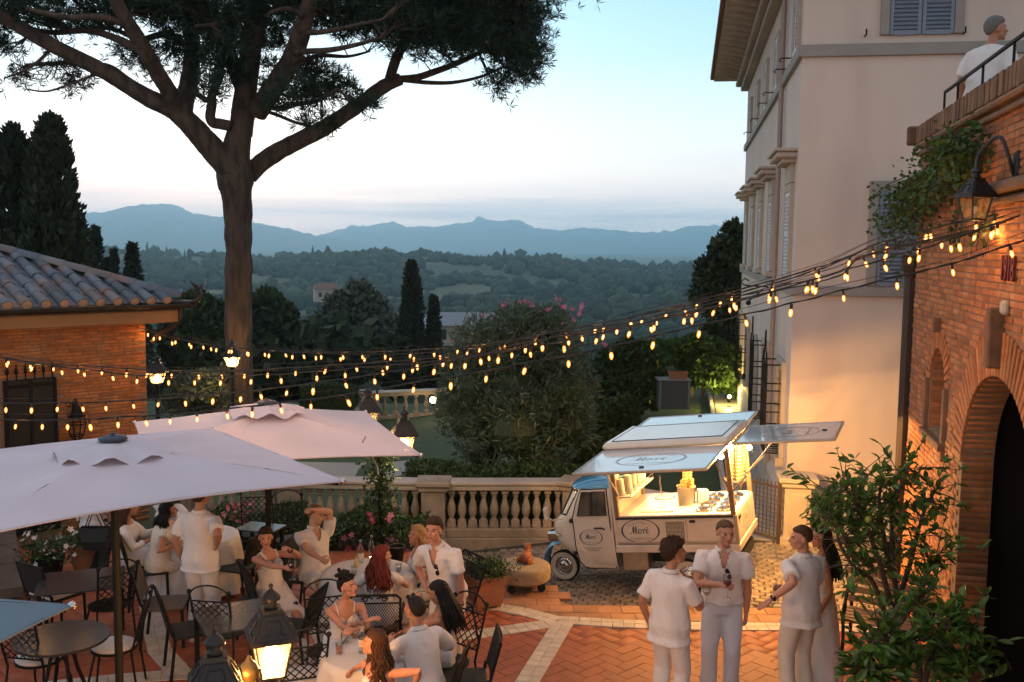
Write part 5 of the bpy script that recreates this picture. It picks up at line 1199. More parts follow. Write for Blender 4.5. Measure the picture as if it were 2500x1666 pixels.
def wheel(c, r=.225, w=.11):
    m = MB(); Mx = Matrix.Translation(c) @ Matrix.Rotation(pi / 2, 4, 'X')
    m.lathe([(r * .62, -w / 2 + .01), (r * .9, -w / 2), (r * .98, -w / 2 + .02), (r, -w * .2), (r, w * .2), (r * .98, w / 2 - .02), (r * .9, w / 2), (r * .62, w / 2 - .01)], 28, Mx, cap=False); t_ = m.build('wheel', RUB, truck, smooth=40)
    m = MB()
    for sg in (1, -1): m.lathe([(r * .60, sg * (w / 2 - .004)), (r * .75, sg * (w / 2 + .006)), (r * .90, sg * (w / 2 + .003))], 28, Mx, cap=False)
    m.build('whitewall', WWALL, t_, smooth=True); m = MB()
    for sg in (1, -1): m.lathe([(r * .60, sg * (w / 2 - .004)), (r * .55, sg * (w / 2 - .002)), (r * .50, sg * (w / 2 - .022)), (r * .42, sg * (w / 2 - .012)), (r * .34, sg * (w / 2 - .012)), (r * .28, sg * (w / 2 + .004)), (r * .12, sg * (w / 2 + .014)), (.002, sg * (w / 2 + .016))], 20, Mx, cap=False)
    m.build('rim', CHR, t_, smooth=40); return t_
wheel((-.07, .02, .225)); wheel((-2.02, .49, .225)); wheel((-2.02, -.62, .225))
m = MB(); m.bar((-.07, -.05, .225), (-.3, -.08, .5), .03); m.bar((-2.02, -.6, .225), (-2.02, .45, .225), .035); m.cbox((-1.9, -.07, .42), (1.7, .7, .16), .02); m.build('chassis', RUB, truck)
for y in (.44, -.67):
    m = MB(); m.grid([[Vector((-2.02 + .30 * math.cos(a), y + dy, .225 + .33 * math.sin(a))) for dy in (-.10, -.06, .06, .14, .15)] for a in np.linspace(.05, pi - .05, 13)]); m.grid([[Vector((-2.02 + k * math.cos(a), y + .15, .225 + k * 1.1 * math.sin(a))) for k in (.30, .235)] for a in np.linspace(.05, pi - .05, 13)]); m.build('rear_fender', pmat('dark_blue_paint', (.05, .07, .10), .3, .05), truck, smooth=40)
m = MB(); m.cbox((-1.31, .36, .43), (.36, .34, .27), .01); m.build('steel_box', GALV, truck)
# body box
X0, X1, YN, YF = -1.09, -2.745, .58, -.74
def bx_(name, x0, x1, y0, y1, z0, z1, mat, ch=.01, par=None): m = MB(); m.cbox(((x0 + x1) / 2, (y0 + y1) / 2, (z0 + z1) / 2), (abs(x1 - x0), abs(y1 - y0), abs(z1 - z0)), ch); return m.build(name, mat, par or truck)
bx_('body_sill', X0 + .02, X1 - .02, YF - .02, YN + .02, .56, .665, CREAM, .012)
bx_('body_panel', X0, X1, YF + .01, YN - .012, .665, 1.045, CREAM, .006)
for z in (.69, 1.03): bx_('side_rail', X0 - .02, X1 + .02, YN - .014, YN + .004, z - .014, z + .014, ALU if z < 1 else SEAL, .003)
bx_('counter', X0 - .04, X1 + .01, YF + .02, YN - .005, 1.045, 1.07, WHITEP, .006)
bx_('front_wall', X0 + .025, X0 - .035, YF, YN, .60, 1.95, CREAM, .015)
for (x, y) in ((X1 + .03, YN - .03), (X1 + .03, YF + .03), (X0 - .05, YN - .02), (X0 - .05, YF + .03)): bx_('post', x - .03, x + .03, y - .03, y + .03, 1.04, 1.965, pmat('wood_post', (.20, .13, .08), .5, .15, 6), .006)
bx_('rear_post_cover', X1 - .012, X1 + .03, YN - .05, YN + .012, .66, 1.05, ALU, .006)
bx_('roof', X0 + .04, X1 - .05, YF - .04, YN + .05, 1.965, 2.08, CREAM, .045); bx_('roof_panel', X0 - .08, X1 + .08, YF + .09, YN - .08, 2.078, 2.084, WHITEP, .002)
m = MB()
for a, b in (((X0 - .075, YN - .075), (X1 + .075, YN - .075)), ((X1 + .075, YN - .075), (X1 + .075, YF + .085)), ((X1 + .075, YF + .085), (X0 - .075, YF + .085)), ((X0 - .075, YF + .085), (X0 - .075, YN - .075))): m.bar((*a, 2.083), (*b, 2.083), .006, 4)
m.bar((X0, YN + .04, 1.962), (X1, YN + .04, 1.962), .012, 4); m.build('roof_seam', SEAL, truck)
# logo: oval ring and the name drawn as pen strokes
def ribbon(m, pts, w, n=7, z=0.):
    """flat pen stroke through pts (2-D), w = widths"""
    P3 = [Vector((p[0], p[1], 0)) for p in pts]; P3, W = smooth_path(P3, list(w), n); vs = []
    for i, p in enumerate(P3):
        t = (P3[min(i + 1, len(P3) - 1)] - P3[max(i - 1, 0)]).normalized(); q = Vector((-t.y, t.x, 0)); vs += [p + q * W[i] / 2 + Vector((0, 0, z)), p - q * W[i] / 2 + Vector((0, 0, z))]
    m.add(vs, [(2 * i, 2 * i + 1, 2 * i + 3, 2 * i + 2) for i in range(len(P3) - 1)])
STROKES = [([(-.98, .02), (-.90, -.02), (-.80, .08), (-.66, .50), (-.60, .70)], [.09, .03, .03, .05, .03]), ([(-.60, .70), (-.60, .40), (-.64, .05), (-.64, -.02)], [.03, .11, .10, .05]), ([(-.64, -.02), (-.50, .35), (-.36, .70)], [.02, .03, .03]), ([(-.36, .70), (-.37, .40), (-.42, .08), (-.34, -.02), (-.24, .06)], [.03, .12, .11, .06, .02]),
           ([(-.02, .34), (-.14, .28), (-.18, .08), (-.08, -.02), (.05, .08), (.08, .26), (-.02, .34), (.10, .30), (.20, .34)], [.05, .08, .09, .06, .05, .06, .05, .02, .02]), ([(.22, .30), (.28, .36), (.30, .26), (.25, -.01)], [.03, .05, .08, .08]), ([(.29, .20), (.38, .34), (.45, .36), (.47, .29)], [.02, .03, .06, .08]), ([(.44, .12), (.56, .30), (.62, .36), (.58, .10), (.63, -.01), (.74, .08), (.86, .24)], [.02, .03, .07, .09, .06, .025, .015])]
def logo(c, rx, rz, axes, mats, parent, ringmat=None, scale=1.):
    """axes: 4x4 placing (x right, y up, z out)"""
    A = axes @ Matrix.Translation((0, 0, .0)); m = MB(); N = 48; vs = []
    for i in range(N):
        a = 2 * pi * i / N; k = 1 - (.025 + .055 * abs(math.cos(a)) ** 1.5); vs += [Vector((rx * math.cos(a), rz * math.sin(a), 0)), Vector((rx * k * math.cos(a), (rz - rx * .025 - .012 * abs(math.cos(a)) * rz) * math.sin(a), 0))]
    m.add(vs, [(2 * i, 2 * i + 1, (2 * i + 3) % (2 * N), (2 * i + 2) % (2 * N)) for i in range(N)]); m.v = [A @ p for p in m.v]; lg = m.build('logo', mats[0], parent)
    m = MB(); s = rx * .56
    for pts, w in STROKES: ribbon(m, [(x * s, y * s - .2 * s) for x, y in pts], [k * s for k in w])
    m.lathe([(.001, 0), (.055 * s, 0)], 10, c=(.66 * s, .50 * s - .2 * s, 0), cap=False); m.v = [A @ p for p in m.v]; m.build('name', mats[0], lg)
    txt = 'Gelateria Yogurteria'; m = MB()
    for i, ch in enumerate(txt):
        if ch == ' ': continue
        th = math.radians(148 - i * 116 / (len(txt) - 1)); me = text_mesh(ch, rx * .15, .35); Mx = Matrix.Translation((rx * .72 * math.cos(th), rz * .74 * math.sin(th), 0)) @ Matrix.Rotation((th - pi / 2) * .62, 4, 'Z'); m.add([Mx @ v.co for v in me.vertices], [p.vertices[:] for p in me.polygons])
    me = text_mesh('Produzione propria', rx * .155, .35); m.add([Vector((0, -rz * .62, 0)) + v.co for v in me.vertices], [p.vertices[:] for p in me.polygons]); m.v = [A @ p for p in m.v]; m.build('lettering', mats[1], lg)
SIDE = Matrix(((-1, 0, 0, 0), (0, 0, 1, 0), (0, 1, 0, 0), (0, 0, 0, 1)))
logo(None, .27, .163, Matrix.Translation((-1.44, YN - .008, .855)) @ SIDE, (NAVY, GREYP), truck)
logo(None, .167, .108, Matrix.Translation((-.735, hw(.78) + .0165, .785)) @ SIDE, (NAVY, GREYP), truck)
for k, tx in enumerate(('Via Armando Timoni', 'Ponte a Egola')):
    me = text_mesh(tx, .030, .3); me.materials.clear(); me.materials.append(NAVY); o = link('lettering', me, truck); o.matrix_basis = Matrix.Translation((-.75, hw(.62) + .0165, .635 - k * .032)) @ SIDE
REAR = Matrix(((0, 0, -1, 0), (-1, 0, 0, 0), (0, 1, 0, 0), (0, 0, 0, 1)))
logo(None, .26, .16, Matrix.Translation((X1 - .004, -.12, .86)) @ REAR, (GREYP, GREYP), truck)
m = MB(); m.cbox((X1 - .006, .34, .97), (.012, .12, .05), .004); m.build('switch', SEAL, truck)
# vent grille with real bars, switch
m = MB(); m.box((-1.925, YN - .006, .855), (.25, .006, .25)); m.build('vent_back', SEAL, truck)
m = MB()
for k in range(15): m.box((-1.80 - k * .0179, YN + .0, .855), (.0042, .01, .255)); m.box((-1.925, YN + .001, .73 + k * .0179), (.26, .010, .0042))
for x in (-1.785, -2.065): m.box((x, YN, .855), (.02, .014, .29))
for z in (.72, .99): m.box((-1.925, YN + .0, z), (.30, .013, .02))
m.build('vent_grille', CREAM, truck); m = MB(); m.cbox((-2.165, YN - .004, .975), (.075, .014, .038), .004); m.build('switch', SEAL, truck)
# raised flaps
FLAP = pmat('flap_panel', (.66, .69, .72), .08, .02, coat=.6, spec=.8)
def flap(pin, pout, along, ax, logo_c=None):
    """flap board between the hinge edge and the outer edge; ax: half length along the hinge"""
    pin, pout = Vector(pin), Vector(pout); a = Vector(along).normalized(); d = (pout - pin); n = a.cross(d).normalized(); n = n if n.z > 0 else -n
    v = [pin - a * ax, pin + a * ax, pout + a * ax, pout - a * ax]; m = MB(); m.add([p + n * .012 for p in v] + [p - n * .012 for p in v], [(0, 1, 2, 3), (7, 6, 5, 4), (0, 4, 5, 1), (1, 5, 6, 2), (2, 6, 7, 3), (3, 7, 4, 0)]); f = m.build('flap', FLAP, truck)
    m = MB()
    for i in range(4): p, q = v[i], v[(i + 1) % 4]; c = (p + q) / 2; dd = (q - p); X = dd.normalized(); Rm = Matrix((X, n.cross(X), n)).transposed(); m.cbox(c, (dd.length + .03, .035, .036), .006, R=Rm)
    m.build('flap_frame', ALU, f); m = MB(); c = pin.lerp(pout, .86); m.cbox(c + n * .018, (.06, .04, .02), .006); m.build('latch', SEAL, f)
    Xv = a if a.dot(Vector((-1, 0, 0))) > 0 or abs(a.x) < .5 else -a; Yv = n.cross(Xv); c = pin.lerp(pout, .5) + n * .0145
    return Matrix(((Xv.x, Yv.x, n.x, c.x), (Xv.y, Yv.y, n.y, c.y), (Xv.z, Yv.z, n.z, c.z), (0, 0, 0, 1)))
A = flap((-1.90, YN + .04, 1.965), (-1.90, 1.86, 1.93), (1, 0, 0), .83); logo(None, .46, .33, A, (PALEP, PALEP), truck)
A = flap((-1.90, YF - .03, 1.99), (-1.90, YF - 1.05, 2.02), (1, 0, 0), .83)
A = flap((X1 - .06, -.08, 1.975), (X1 - 1.32, -.08, 1.965), (0, 1, 0), .62); logo(None, .36, .40, A @ Matrix.Rotation(pi, 4, 'Z'), (GREYP, GREYP), truck)
m = MB()
for x in (X0 - .10, X1 + .06): m.tube([(x, YN - .02, 1.35), (x, YN + .62, 1.94)], .010, 6); m.tube([(x, YN - .02, 1.35), (x, YN + .25, 1.59)], .016, 6)
for y in (YN - .03, YF + .05): m.tube([(X1 + .02, y, 1.35), (X1 - .55, y, 1.95)], .010, 6); m.tube([(X1 + .02, y, 1.35), (X1 - .2, y, 1.56)], .016, 6)
m.build('gas_strut', ALU, truck)
# shelf with tumblers, sink, hatch, round tub lids
bx_('shelf', X0 - .04, X0 - .26, YF + .08, YN - .06, 1.30, 1.32, WHITEP, .004); m = MB()
for y in np.linspace(YF + .1, YN - .08, 7): m.bar((X0 - .255, y, 1.32), (X0 - .255, y, 1.385), .005, 4)
m.bar((X0 - .255, YF + .1, 1.385), (X0 - .255, YN - .08, 1.385), .006, 4); m.build('shelf_rail', ALU, truck)
m = MB(); m.lathe([(.15, 1.072), (.14, 1.078), (.125, 1.076), (.12, 1.0)], 20, c=(-1.55, -.42, 0), cap=False); m.tube([(-1.45, -.62, 1.07), (-1.45, -.62, 1.3), (-1.47, -.56, 1.36), (-1.5, -.48, 1.33)], .012, 6); m.build('sink', CHR, truck, smooth=40)
m = MB(); m.cbox((-1.66, .22, 1.078), (.46, .42, .014), .004); m.cbox((-1.66, .20, 1.09), (.05, .04, .014), .004); m.build('hatch', WHITEP, truck)
lid = MB(); lid.lathe([(.112, 0), (.112, .028), (.10, .036), (.075, .036), (.07, .048), (.05, .05), (.045, .06), (.002, .062)], 20); lidm = lid.mesh('tub_lid', CHR, smooth=30)
for i in range(2):
    for j in range(4): link('tub_lid', lidm, truck, Matrix.Translation((-2.30 - i * .27 , .38 - j * .26, 1.07)))
# things standing on the counter and shelf
CUPM = pmat('paper_cup', (.74, .72, .66), .5, .06, 12, transl=.25); CONEM = pmat('wafer_cone', (.58, .34, .12), .6, .2, 25); CLEARP = pmat('clear_plastic', (.75, .72, .66), .2, 0, transl=.4)
def on_truck(name, label, cat, p, group=None): return thing(name, label, cat, TM @ Vector(p), group=group)
cs = MB(); cs.lathe([(.026, 0)] + [(x, k * .02 + e) for k in range(10) for x, e in ((.036, .004), (.034, .014))] + [(.036, .2), (.028, .2)], 12); csm = cs.mesh('cup_stack', CUPM, smooth=30)
CL = ['paper cup stack nearest the front post on the truck shelf'] + [a + ' paper cup stack from the front post on the truck shelf' for a in ('second', 'third', 'fourth', 'fifth', 'sixth', 'seventh', 'eighth')]
for i in range(8):
    o = link('cup_stack', csm); o.matrix_basis = TM @ Matrix.Translation((X0 - .10 - .08 * (i % 2), YN - .16 - i * .115, 1.325)) @ Matrix.Diagonal((1.35, 1.35, 1.1 + .12 * ((i * 7) % 5) / 2, 1)); tag(o, CL[i], 'cup stack')
t = on_truck('cone_jar', 'clear tub of stacked wafer cones standing on the truck counter', 'tub', (-1.96, .02, 1.072)); m = MB(); m.lathe([(.10, 0), (.105, .02), (.13, .26), (.135, .26), (.128, .255), (.10, .02)], 18, cap=False); m.build('tub', CLEARP, t, smooth=True)
m = MB(); m.lathe([(.104, .03), (.113, .12), (.001, .12)], 14); m.build('wafers', CONEM, t)
for k, (x, y, n) in enumerate(((-.02, .01, 9), (.05, .05, 6), (.06, -.04, 4), (-.04, .05, 3))):
    m = MB(); m.lathe([(.03, .2)] + [(r, .2 + i * .045 + e) for i in range(n) for r, e in ((.036, .005), (.036, .03), (.026, .042))], 10, c=(x, y, 0)); m.build('cone_stack', CONEM, t, smooth=40)
t = on_truck('napkin_box', 'white napkin box next to the cone tub on the truck counter', 'box', (-2.17, -.08, 1.072)); m = MB(); m.cbox((0, 0, .09), (.15, .12, .18), .01); m.build('case', WHITEP, t); m = MB(); m.cbox((-.13, .10, .06), (.09, .09, .12), .01); m.build('dispenser', CLEARP, t)
t = on_truck('cone_tower', 'hanging clear tower of amber wafer cones lit from within at the truck rear', 'dispenser', (-2.60, -.32, 1.30)); m = MB()
for k in range(5): m.lathe([(r, .03 + i * .05 + e) for i in range(12) for r, e in ((.030, .0), (.038, .03), (.026, .045))], 9, c=(.09 * math.cos(k * 1.257), .09 * math.sin(k * 1.257), 0))
m.build('cones', CONEM, t, smooth=40); m = MB(); m.lathe([(.14, .0), (.15, .01), (.15, .03), (.13, .03)], 20, cap=False); m.bar((0, 0, -.0), (0, 0, .66), .012); [m.lathe([(.03, .0), (.004, -.13)], 8, c=(.09 * math.cos(k * 1.257), .09 * math.sin(k * 1.257), 0)) for k in (0, 2, 3)]; m.build('rack', ALU, t)
# warm globe bulbs and a light bar under the roof
GLOW = pmat('warm_bulb', (1, .8, .5), .4, 0, emit=(1., .62, .26), es=38.)
WL = (1., .51, .15)
for k, (p, pw) in enumerate((((-2.62, .46, 1.80), 60), ((-2.95, .22, 1.86), 210), ((-2.66, -.05, 1.84), 60), ((-3.05, -.42, 1.88), 210), ((-1.30, -.2, 1.87), 60))):
    m = MB(); m.ell(p, .036, 10, 8); m.bar(p, (p[0], p[1], 1.96), .008); o = m.build('bulb', [GLOW], truck, smooth=True); lamp('truck_bulb_light', TM @ Vector((p[0], p[1], p[2] - .05)), pw, WL, .04)
bx_('light_bar', -1.25, -2.4, -.10, -.05, 1.945, 1.962, GLOW, .002)
lamp('truck_bar_light', TM @ Vector((-1.5, -.1, 1.90)), 70, WL, .08); lamp('truck_bar_light', TM @ Vector((-2.15, .1, 1.90)), 60, WL, .08)
# ================================================================== parasols, tables, chairs, lanterns, pots
CANV = pmat('parasol_canvas', (.71, .635, .69), .85, .06, 1.5, bump=.08, bs=300, transl=.10); CANVB = pmat('blue_grey_canvas', (.16, .24, .30), .8, .06, 1.5, transl=.08); POLE = pmat('black_pole', (.010, .010, .010), .7, .1, 8, spec=.2)
def parasol(label, c, zc, za, r, phi, mat, vent=True, sag=.07, group=None, ground_z=0.):
    t = thing('parasol', label, 'parasol', (c[0], c[1], ground_z), 0, group)
    m = MB(); h = za - ground_z; m.bar((0, 0, .02), (0, 0, h - .02), .032, 12); m.build('pole', POLE, t, smooth=40)
    m = MB(); m.lathe([(.34, 0), (.34, .05), (.3, .07), (.06, .08), (.045, .3), (.0351, .31)], 20, cap=False); m.build('base', POLE, t, smooth=40)
    cor = [Vector((r * math.cos(phi + k * pi / 2), r * math.sin(phi + k * pi / 2), zc - ground_z)) for k in range(4)]; ap = Vector((0, 0, h)); m = MB()
    for k in range(4):
        a, b = cor[k], cor[(k + 1) % 4]; P = []
        for i in range(15):
            f = i / 14; row = []
            for j in range(21):
                s = j / 20; e = a.lerp(b, s); sc = 4 * s * (1 - s); e = e + (Vector((0, 0, e.z)) - e) * .045 * sc + Vector((0, 0, .035 * sc))
                p = ap.lerp(e, f); p.z -= sag * math.sin(pi * f) * (.35 + .65 * sc) * .55 - .012 * math.sin(f * 3) * abs(math.cos(pi * s * 2)) ; p.z += .006 * noise.noise((p.x * 3, p.y * 3, k)) + .010 * noise.noise((p.x * .9 + k, p.y * 6, 2)) * f
                row.append(p)
            P.append(row)
        m.grid(P)
    bm = bmesh.new(); me = m.mesh('canopy', mat, smooth=True); bm.from_mesh(me); bmesh.ops.remove_doubles(bm, verts=bm.verts, dist=.0015); bm.to_mesh(me); bm.free(); me.set_sharp_from_angle(angle=math.radians(7)); link('canopy', me, t)
    m = MB()
    for k in range(4):
        a, b = cor[k], cor[(k + 1) % 4]; pts = []
        for j in range(21): s = j / 20; e = a.lerp(b, s); sc = 4 * s * (1 - s); pts.append(e + (Vector((0, 0, e.z)) - e) * .045 * sc + Vector((0, 0, .035 * sc - .006)))
        m.tube(pts, .010, 5)
    m.build('hem', mat, t, smooth=True)
    for k in range(8):
        a = cor[k // 2] if k % 2 == 0 else cor[k // 2].lerp(cor[(k // 2 + 1) % 4], .5) * .95
        m = MB(); m.bar((0, 0, h - .1), (a.x * .98, a.y * .98, (zc - ground_z) - .03 + (.02 if k % 2 else 0)), .012, 5); m.build('rib', POLE, t)
    for k in range(4): m = MB(); m.ell(cor[k] + Vector((0, 0, -.005)), .026, 8, 6); m.build('corner_cap', CHR, t, smooth=True)
    if vent:
        m = MB(); P = []
        for i, f in enumerate((.02, .3, .6, .85, 1.)):
            row = []
            for j in range(48): a = 2 * pi * j / 48; q = 1 + .05 * math.cos(4 * (a - phi)); row.append(Vector((.44 * f * q * math.cos(a), .44 * f * q * math.sin(a), h + .035 - .085 * f * f + (.030 * math.sin(a * 9) * f ** 3) + .012 * math.sin(a * 4 + 1) * f)))
            P.append(row)
        m.grid(P, closed=True); m.build('vent_cap', mat, t, smooth=True); m = MB(); m.ell((0, 0, h + .05), (.115, .115, .03), 16, 6); m.bar((0, 0, h - .02), (0, 0, h + .1), .02); m.build('finial', pmat('dark_cap', (.04, .05, .065), .5, .05), t, smooth=True)
    return t
parasol('white square parasol nearest the camera, over the dark tables', (-3.13, 7.72), 2.69, 2.90, 1.86, -.12, CANV, group='white parasols')
u2 = parasol('white square parasol further back, over the round white tables', (-2.83, 11.4), 2.25, 2.61, 2.06, -.435, CANV, group='white parasols')
tip = at(*d2(165, 1390), 5.5); e1 = (gz(-200, 1462, tip.z) - tip).normalized(); e2 = (gz(-200, 1690, tip.z) - tip).normalized(); bis = (e1 + e2).normalized(); cc_ = tip + bis * 1.75
parasol('blue grey parasol of which only a corner shows at the lower left', (cc_.x, cc_.y), tip.z, tip.z + .45, 1.75, math.atan2(-bis.y, -bis.x), CANVB, False, .04)
m = MB(); pa = at(895, 1090, 10.6); m.tube([at(893, 1066, 10.75), at(885, 1080, 10.7), at(905, 1110, 10.6), at(922, 1140, 10.5), at(924, 1160, 10.45)], .010, 5); m.build('strap', pmat('grey_strap', (.3, .28, .30), .7, 0), u2, True)
# ---- tables
CLOTH = pmat('table_linen', (.60, .565, .545), .85, .06, 4, bump=.1, bs=200); DTAB = pmat('dark_tabletop', (.030, .032, .034), .22, .1, 4)
def cloth_table(label, clabel, c, r, drop):
    t = thing('round_table', label, 'table', (c[0], c[1], 0)); m = MB(); m.lathe([(r * .97, .72), (r * .97, .742), (.01, .742)], 24); m.build('tabletop', DTAB, t); m = MB(); m.bar((0, 0, .03), (0, 0, .72), .035, 10); m.lathe([(.26, 0), (.25, .03), (.04, .05)], 16); m.build('pedestal', IRON, t)
    m = MB(); P = [[Vector((r * f * math.cos(2 * pi * j / 72), r * f * math.sin(2 * pi * j / 72), .747 + .002 * noise.noise((f * 3, j, 0)))) for j in range(72)] for f in (.01, .5, .9, 1.0)]
    for i in range(1, 9):
        f = i / 8; row = []
        for j in range(72):
            a = 2 * pi * j / 72; w = .055 * f * (math.sin(a * 9 + .7 * math.sin(a * 2)) + .5 * math.sin(a * 14 + 1)); row.append(Vector(((r + .012 + .07 * f + w) * math.cos(a), (r + .012 + .07 * f + w) * math.sin(a), .744 - drop * f - .015 * f * math.sin(a * 4))))
        P.append(row)
    m.grid(P, closed=True); o = m.build('tablecloth', CLOTH, None, smooth=True); o.location = (c[0], c[1], 0); WM[o.name] = Matrix.Translation((c[0], c[1], 0)); tag(o, clabel, 'tablecloth'); return c
T1, T2, T3 = (-1.62, 11.12), (-1.30, 8.86), (-4.0, 12.5)
cloth_table('round table under a white cloth in the middle of the seated group', 'white cloth on the round table behind the red haired woman', T1, .52, .46)
cloth_table('round table under a pale cloth in the foreground with bottles on it', 'pale bluish cloth on the nearest round table with bottles', T2, .42, .5)
cloth_table('round table under a long cream cloth under the white parasols at the back left', 'long cream cloth on the round table in front of the standing man', T3, .50, .68)
def dark_table(label, c, w, d, rz, name='square_table', rnd_=False):
    t = thing(name, label, 'table', (c[0], c[1], 0), rz); m = MB()
    if rnd_: m.lathe([(w / 2, .72), (w / 2, .745), (.01, .746)], 32)
    else: m.cbox((0, 0, .735), (w, d, .025), .006)
    m.build('tabletop', DTAB, t)
    for sx in (-1, 1):
        for sy in (-1, 1):
            m = MB()
            if rnd_: m.tube([(sx * .05, sy * .05, .72), (sx * .10, sy * .10, .4), (sx * .2, sy * .2, 0)], .018, 6)
            else: m.cbox((sx * (w / 2 - .05), sy * (d / 2 - .05), .36), (.045, .045, .72), .004)
            m.build('leg', POLE, t)
    return t
dark_table('dark square table with shiny top between the lanterns and the standing man', (-2.74, 9.75), .78, .78, .50)
dark_table('dark rectangular table in the shade below the nearest white parasol', (-4.75, 10.75), .9, .75, .35)
dark_table('dark round table at the lower left beside the parasol pole', (-4.25, 9.15), .86, .86, 0, 'round_table', True)
sm = dark_table('small side table holding menus behind the parasol pole', (-3.30, 12.9), .55, .4, -.3)
# ---- chairs
WEAVE = pmat('black_weave', (.014, .0135, .013), .7, .25, 60, bump=.4, bs=180); CUSH = pmat('pale_cushion', (.52, .47, .44), .85, .08, 5)
def chair_resin(label, c, rz, group='black woven chairs', cush=False, mat=WEAVE):
    t = thing('chair', label, 'chair', (c[0], c[1], 0), rz, group)   # faces +y
    m = MB(); m.cbox((0, 0, .445), (.46, .44, .03), .01); m.build('seat', mat, t)
    m = MB(); m.grid([[Vector((x, -.22 - .10 * f - .02 * (1 - (x / .22) ** 2), .52 + .36 * f)) for x in np.linspace(-.225, .225, 7)] for f in np.linspace(0, 1, 6)]); m.grid([[Vector((x, -.235 - .10 * f - .02 * (1 - (x / .22) ** 2), .52 + .36 * f)) for x in np.linspace(.225, -.225, 7)] for f in np.linspace(0, 1, 6)]); m.build('backrest', mat, t)
    m = MB(); m.tube([(-.228, -.228, .5), (-.228, -.328, .88), (.228, -.328, .88), (.228, -.228, .5)], .014, 6); m.build('back_frame', POLE, t)
    for sx in (-1, 1):
        m = MB(); m.tube([(sx * .215, .20, .44), (sx * .22, .21, 0)], .017, 6); m.build('leg', POLE, t); m = MB(); m.tube([(sx * .225, -.22, .52), (sx * .215, -.2, .42), (sx * .22, -.25, 0)], .017, 6); m.build('leg', POLE, t)
    if cush: m = MB(); m.cbox((0, 0, .48), (.44, .42, .05), .02); m.build('cushion', CUSH, t)
    return t
def chair_iron(label, c, rz, group='black iron lattice chairs', cush=True):
    t = thing('chair', label, 'chair', (c[0], c[1], 0), rz, group)
    m = MB(); m.lathe([(.22, .44), (.225, .455), (.01, .456)], 20); m.build('seat', IRON, t)
    if cush: m = MB(); m.lathe([(.20, .458), (.215, .475), (.20, .495), (.01, .50)], 20); m.build('cushion', CUSH, t, smooth=True)
    for sx in (-1, 1):
        m = MB(); m.tube([(sx * .15, .15, .44), (sx * .2, .2, .2), (sx * .2, .22, 0)], .012, 6); m.build('leg', IRON, t); m = MB(); m.tube([(sx * .21, -.34, .96), (sx * .20, -.27, .7), (sx * .19, -.2, .45), (sx * .21, -.26, 0)], .012, 6); m.ell((sx * .21, -.345, .985), .026, 8, 6); m.build('leg', IRON, t)
    m = MB(); m.tube([(.21 * math.cos(a), -.335 - .02 * math.sin(a), .93 + .13 * math.sin(a)) for a in np.linspace(0, pi, 12)], .009, 5); m.bar((-.2, -.32, .88), (.2, -.32, .88), .009); m.bar((-.195, -.23, .55), (.195, -.23, .55), .009); m.build('back_frame', IRON, t)
    m = MB(); y = lambda z: -.23 - .09 * (z - .55) / .33
    for k in range(-4, 6):
        for s_ in (-1, 1):
            a = Vector((s_ * (-.195 + k * .08), 0, .55)); b = a + Vector((s_ * .33, 0, .33)); lo, hi = max(-.195, min(a.x, b.x)), min(.195, max(a.x, b.x))
            if hi - lo < .03: continue
            f0 = (lo - a.x) / (b.x - a.x); f1 = (hi - a.x) / (b.x - a.x); p, q = a.lerp(b, f0), a.lerp(b, f1); m.bar((p.x, y(p.z), p.z), (q.x, y(q.z), q.z), .006, 4)
    m.build('lattice', IRON, t); return t
def chair_mesh(label, c, rz, group='black mesh armchairs'):
    t = thing('chair', label, 'chair', (c[0], c[1], 0), rz, group)
    m = MB(); m.tube([(-.25, .22, .43), (-.25, -.22, .43), (.25, -.22, .43), (.25, .22, .43), (-.25, .22, .43)], .012, 6)
    for k in range(17): m.bar((-.24 + k * .03, -.22, .43), (-.24 + k * .03, .22, .43), .0035, 3); m.bar((-.25, -.21 + k * .0265, .43), (.25, -.21 + k * .0265, .43), .0035, 3)
    m.build('seat', IRON, t); yb = lambda z: -.22 - .16 * (z - .45) / .45
    m = MB(); m.tube([(-.25, yb(.45), .45), (-.26, yb(.9), .90), (-.22, yb(.94), .94), (.22, yb(.94), .94), (.26, yb(.9), .90), (.25, yb(.45), .45)], .014, 6); m.build('back_frame', IRON, t)
    m = MB()
    for k in range(-20, 28):
        for s_ in (-1, 1):
            a = Vector((s_ * (-.25 + k * .028), 0, .48)); b = a + Vector((s_ * .22, 0, .36)); lo, hi = max(-.25, min(a.x, b.x)), min(.25, max(a.x, b.x))
            if hi - lo < .02: continue
            f0 = (lo - a.x) / (b.x - a.x); f1 = (hi - a.x) / (b.x - a.x); p, q = a.lerp(b, f0), a.lerp(b, f1); m.bar((p.x, yb(p.z), p.z), (q.x, yb(q.z), q.z), .0032, 3)
    m.bar((-.25, yb(.84), .845), (.25, yb(.84), .845), .009, 5)
    for s_ in (-1, 1): m.tube([(s_ * (.10 + .035 * math.cos(a) * (1 - a / 12)), yb(.9), .893 + .03 * math.sin(a) * (1 - a / 12)) for a in np.linspace(0, 8, 16)], .007, 4); m.tube([(s_ * .02, yb(.9), .90), (s_ * .07, yb(.9), .92), (s_ * .13, yb(.9), .93)], .008, 4)
    m.build('mesh_back', IRON, t)
    for sx in (-1, 1):
        m = MB(); m.tube([(sx * .27, yb(.66), .66), (sx * .28, .12, .67), (sx * .28, .2, .60), (sx * .25, .2, .43)], .013, 6); m.build('armrest', IRON, t)
        m = MB(); m.tube([(sx * .25, .20, .43), (sx * .27, .25, 0)], .013, 6); m.build('leg', IRON, t); m = MB(); m.tube([(sx * .25, -.2, .43), (sx * .27, -.28, 0)], .013, 6); m.build('leg', IRON, t)
    return t
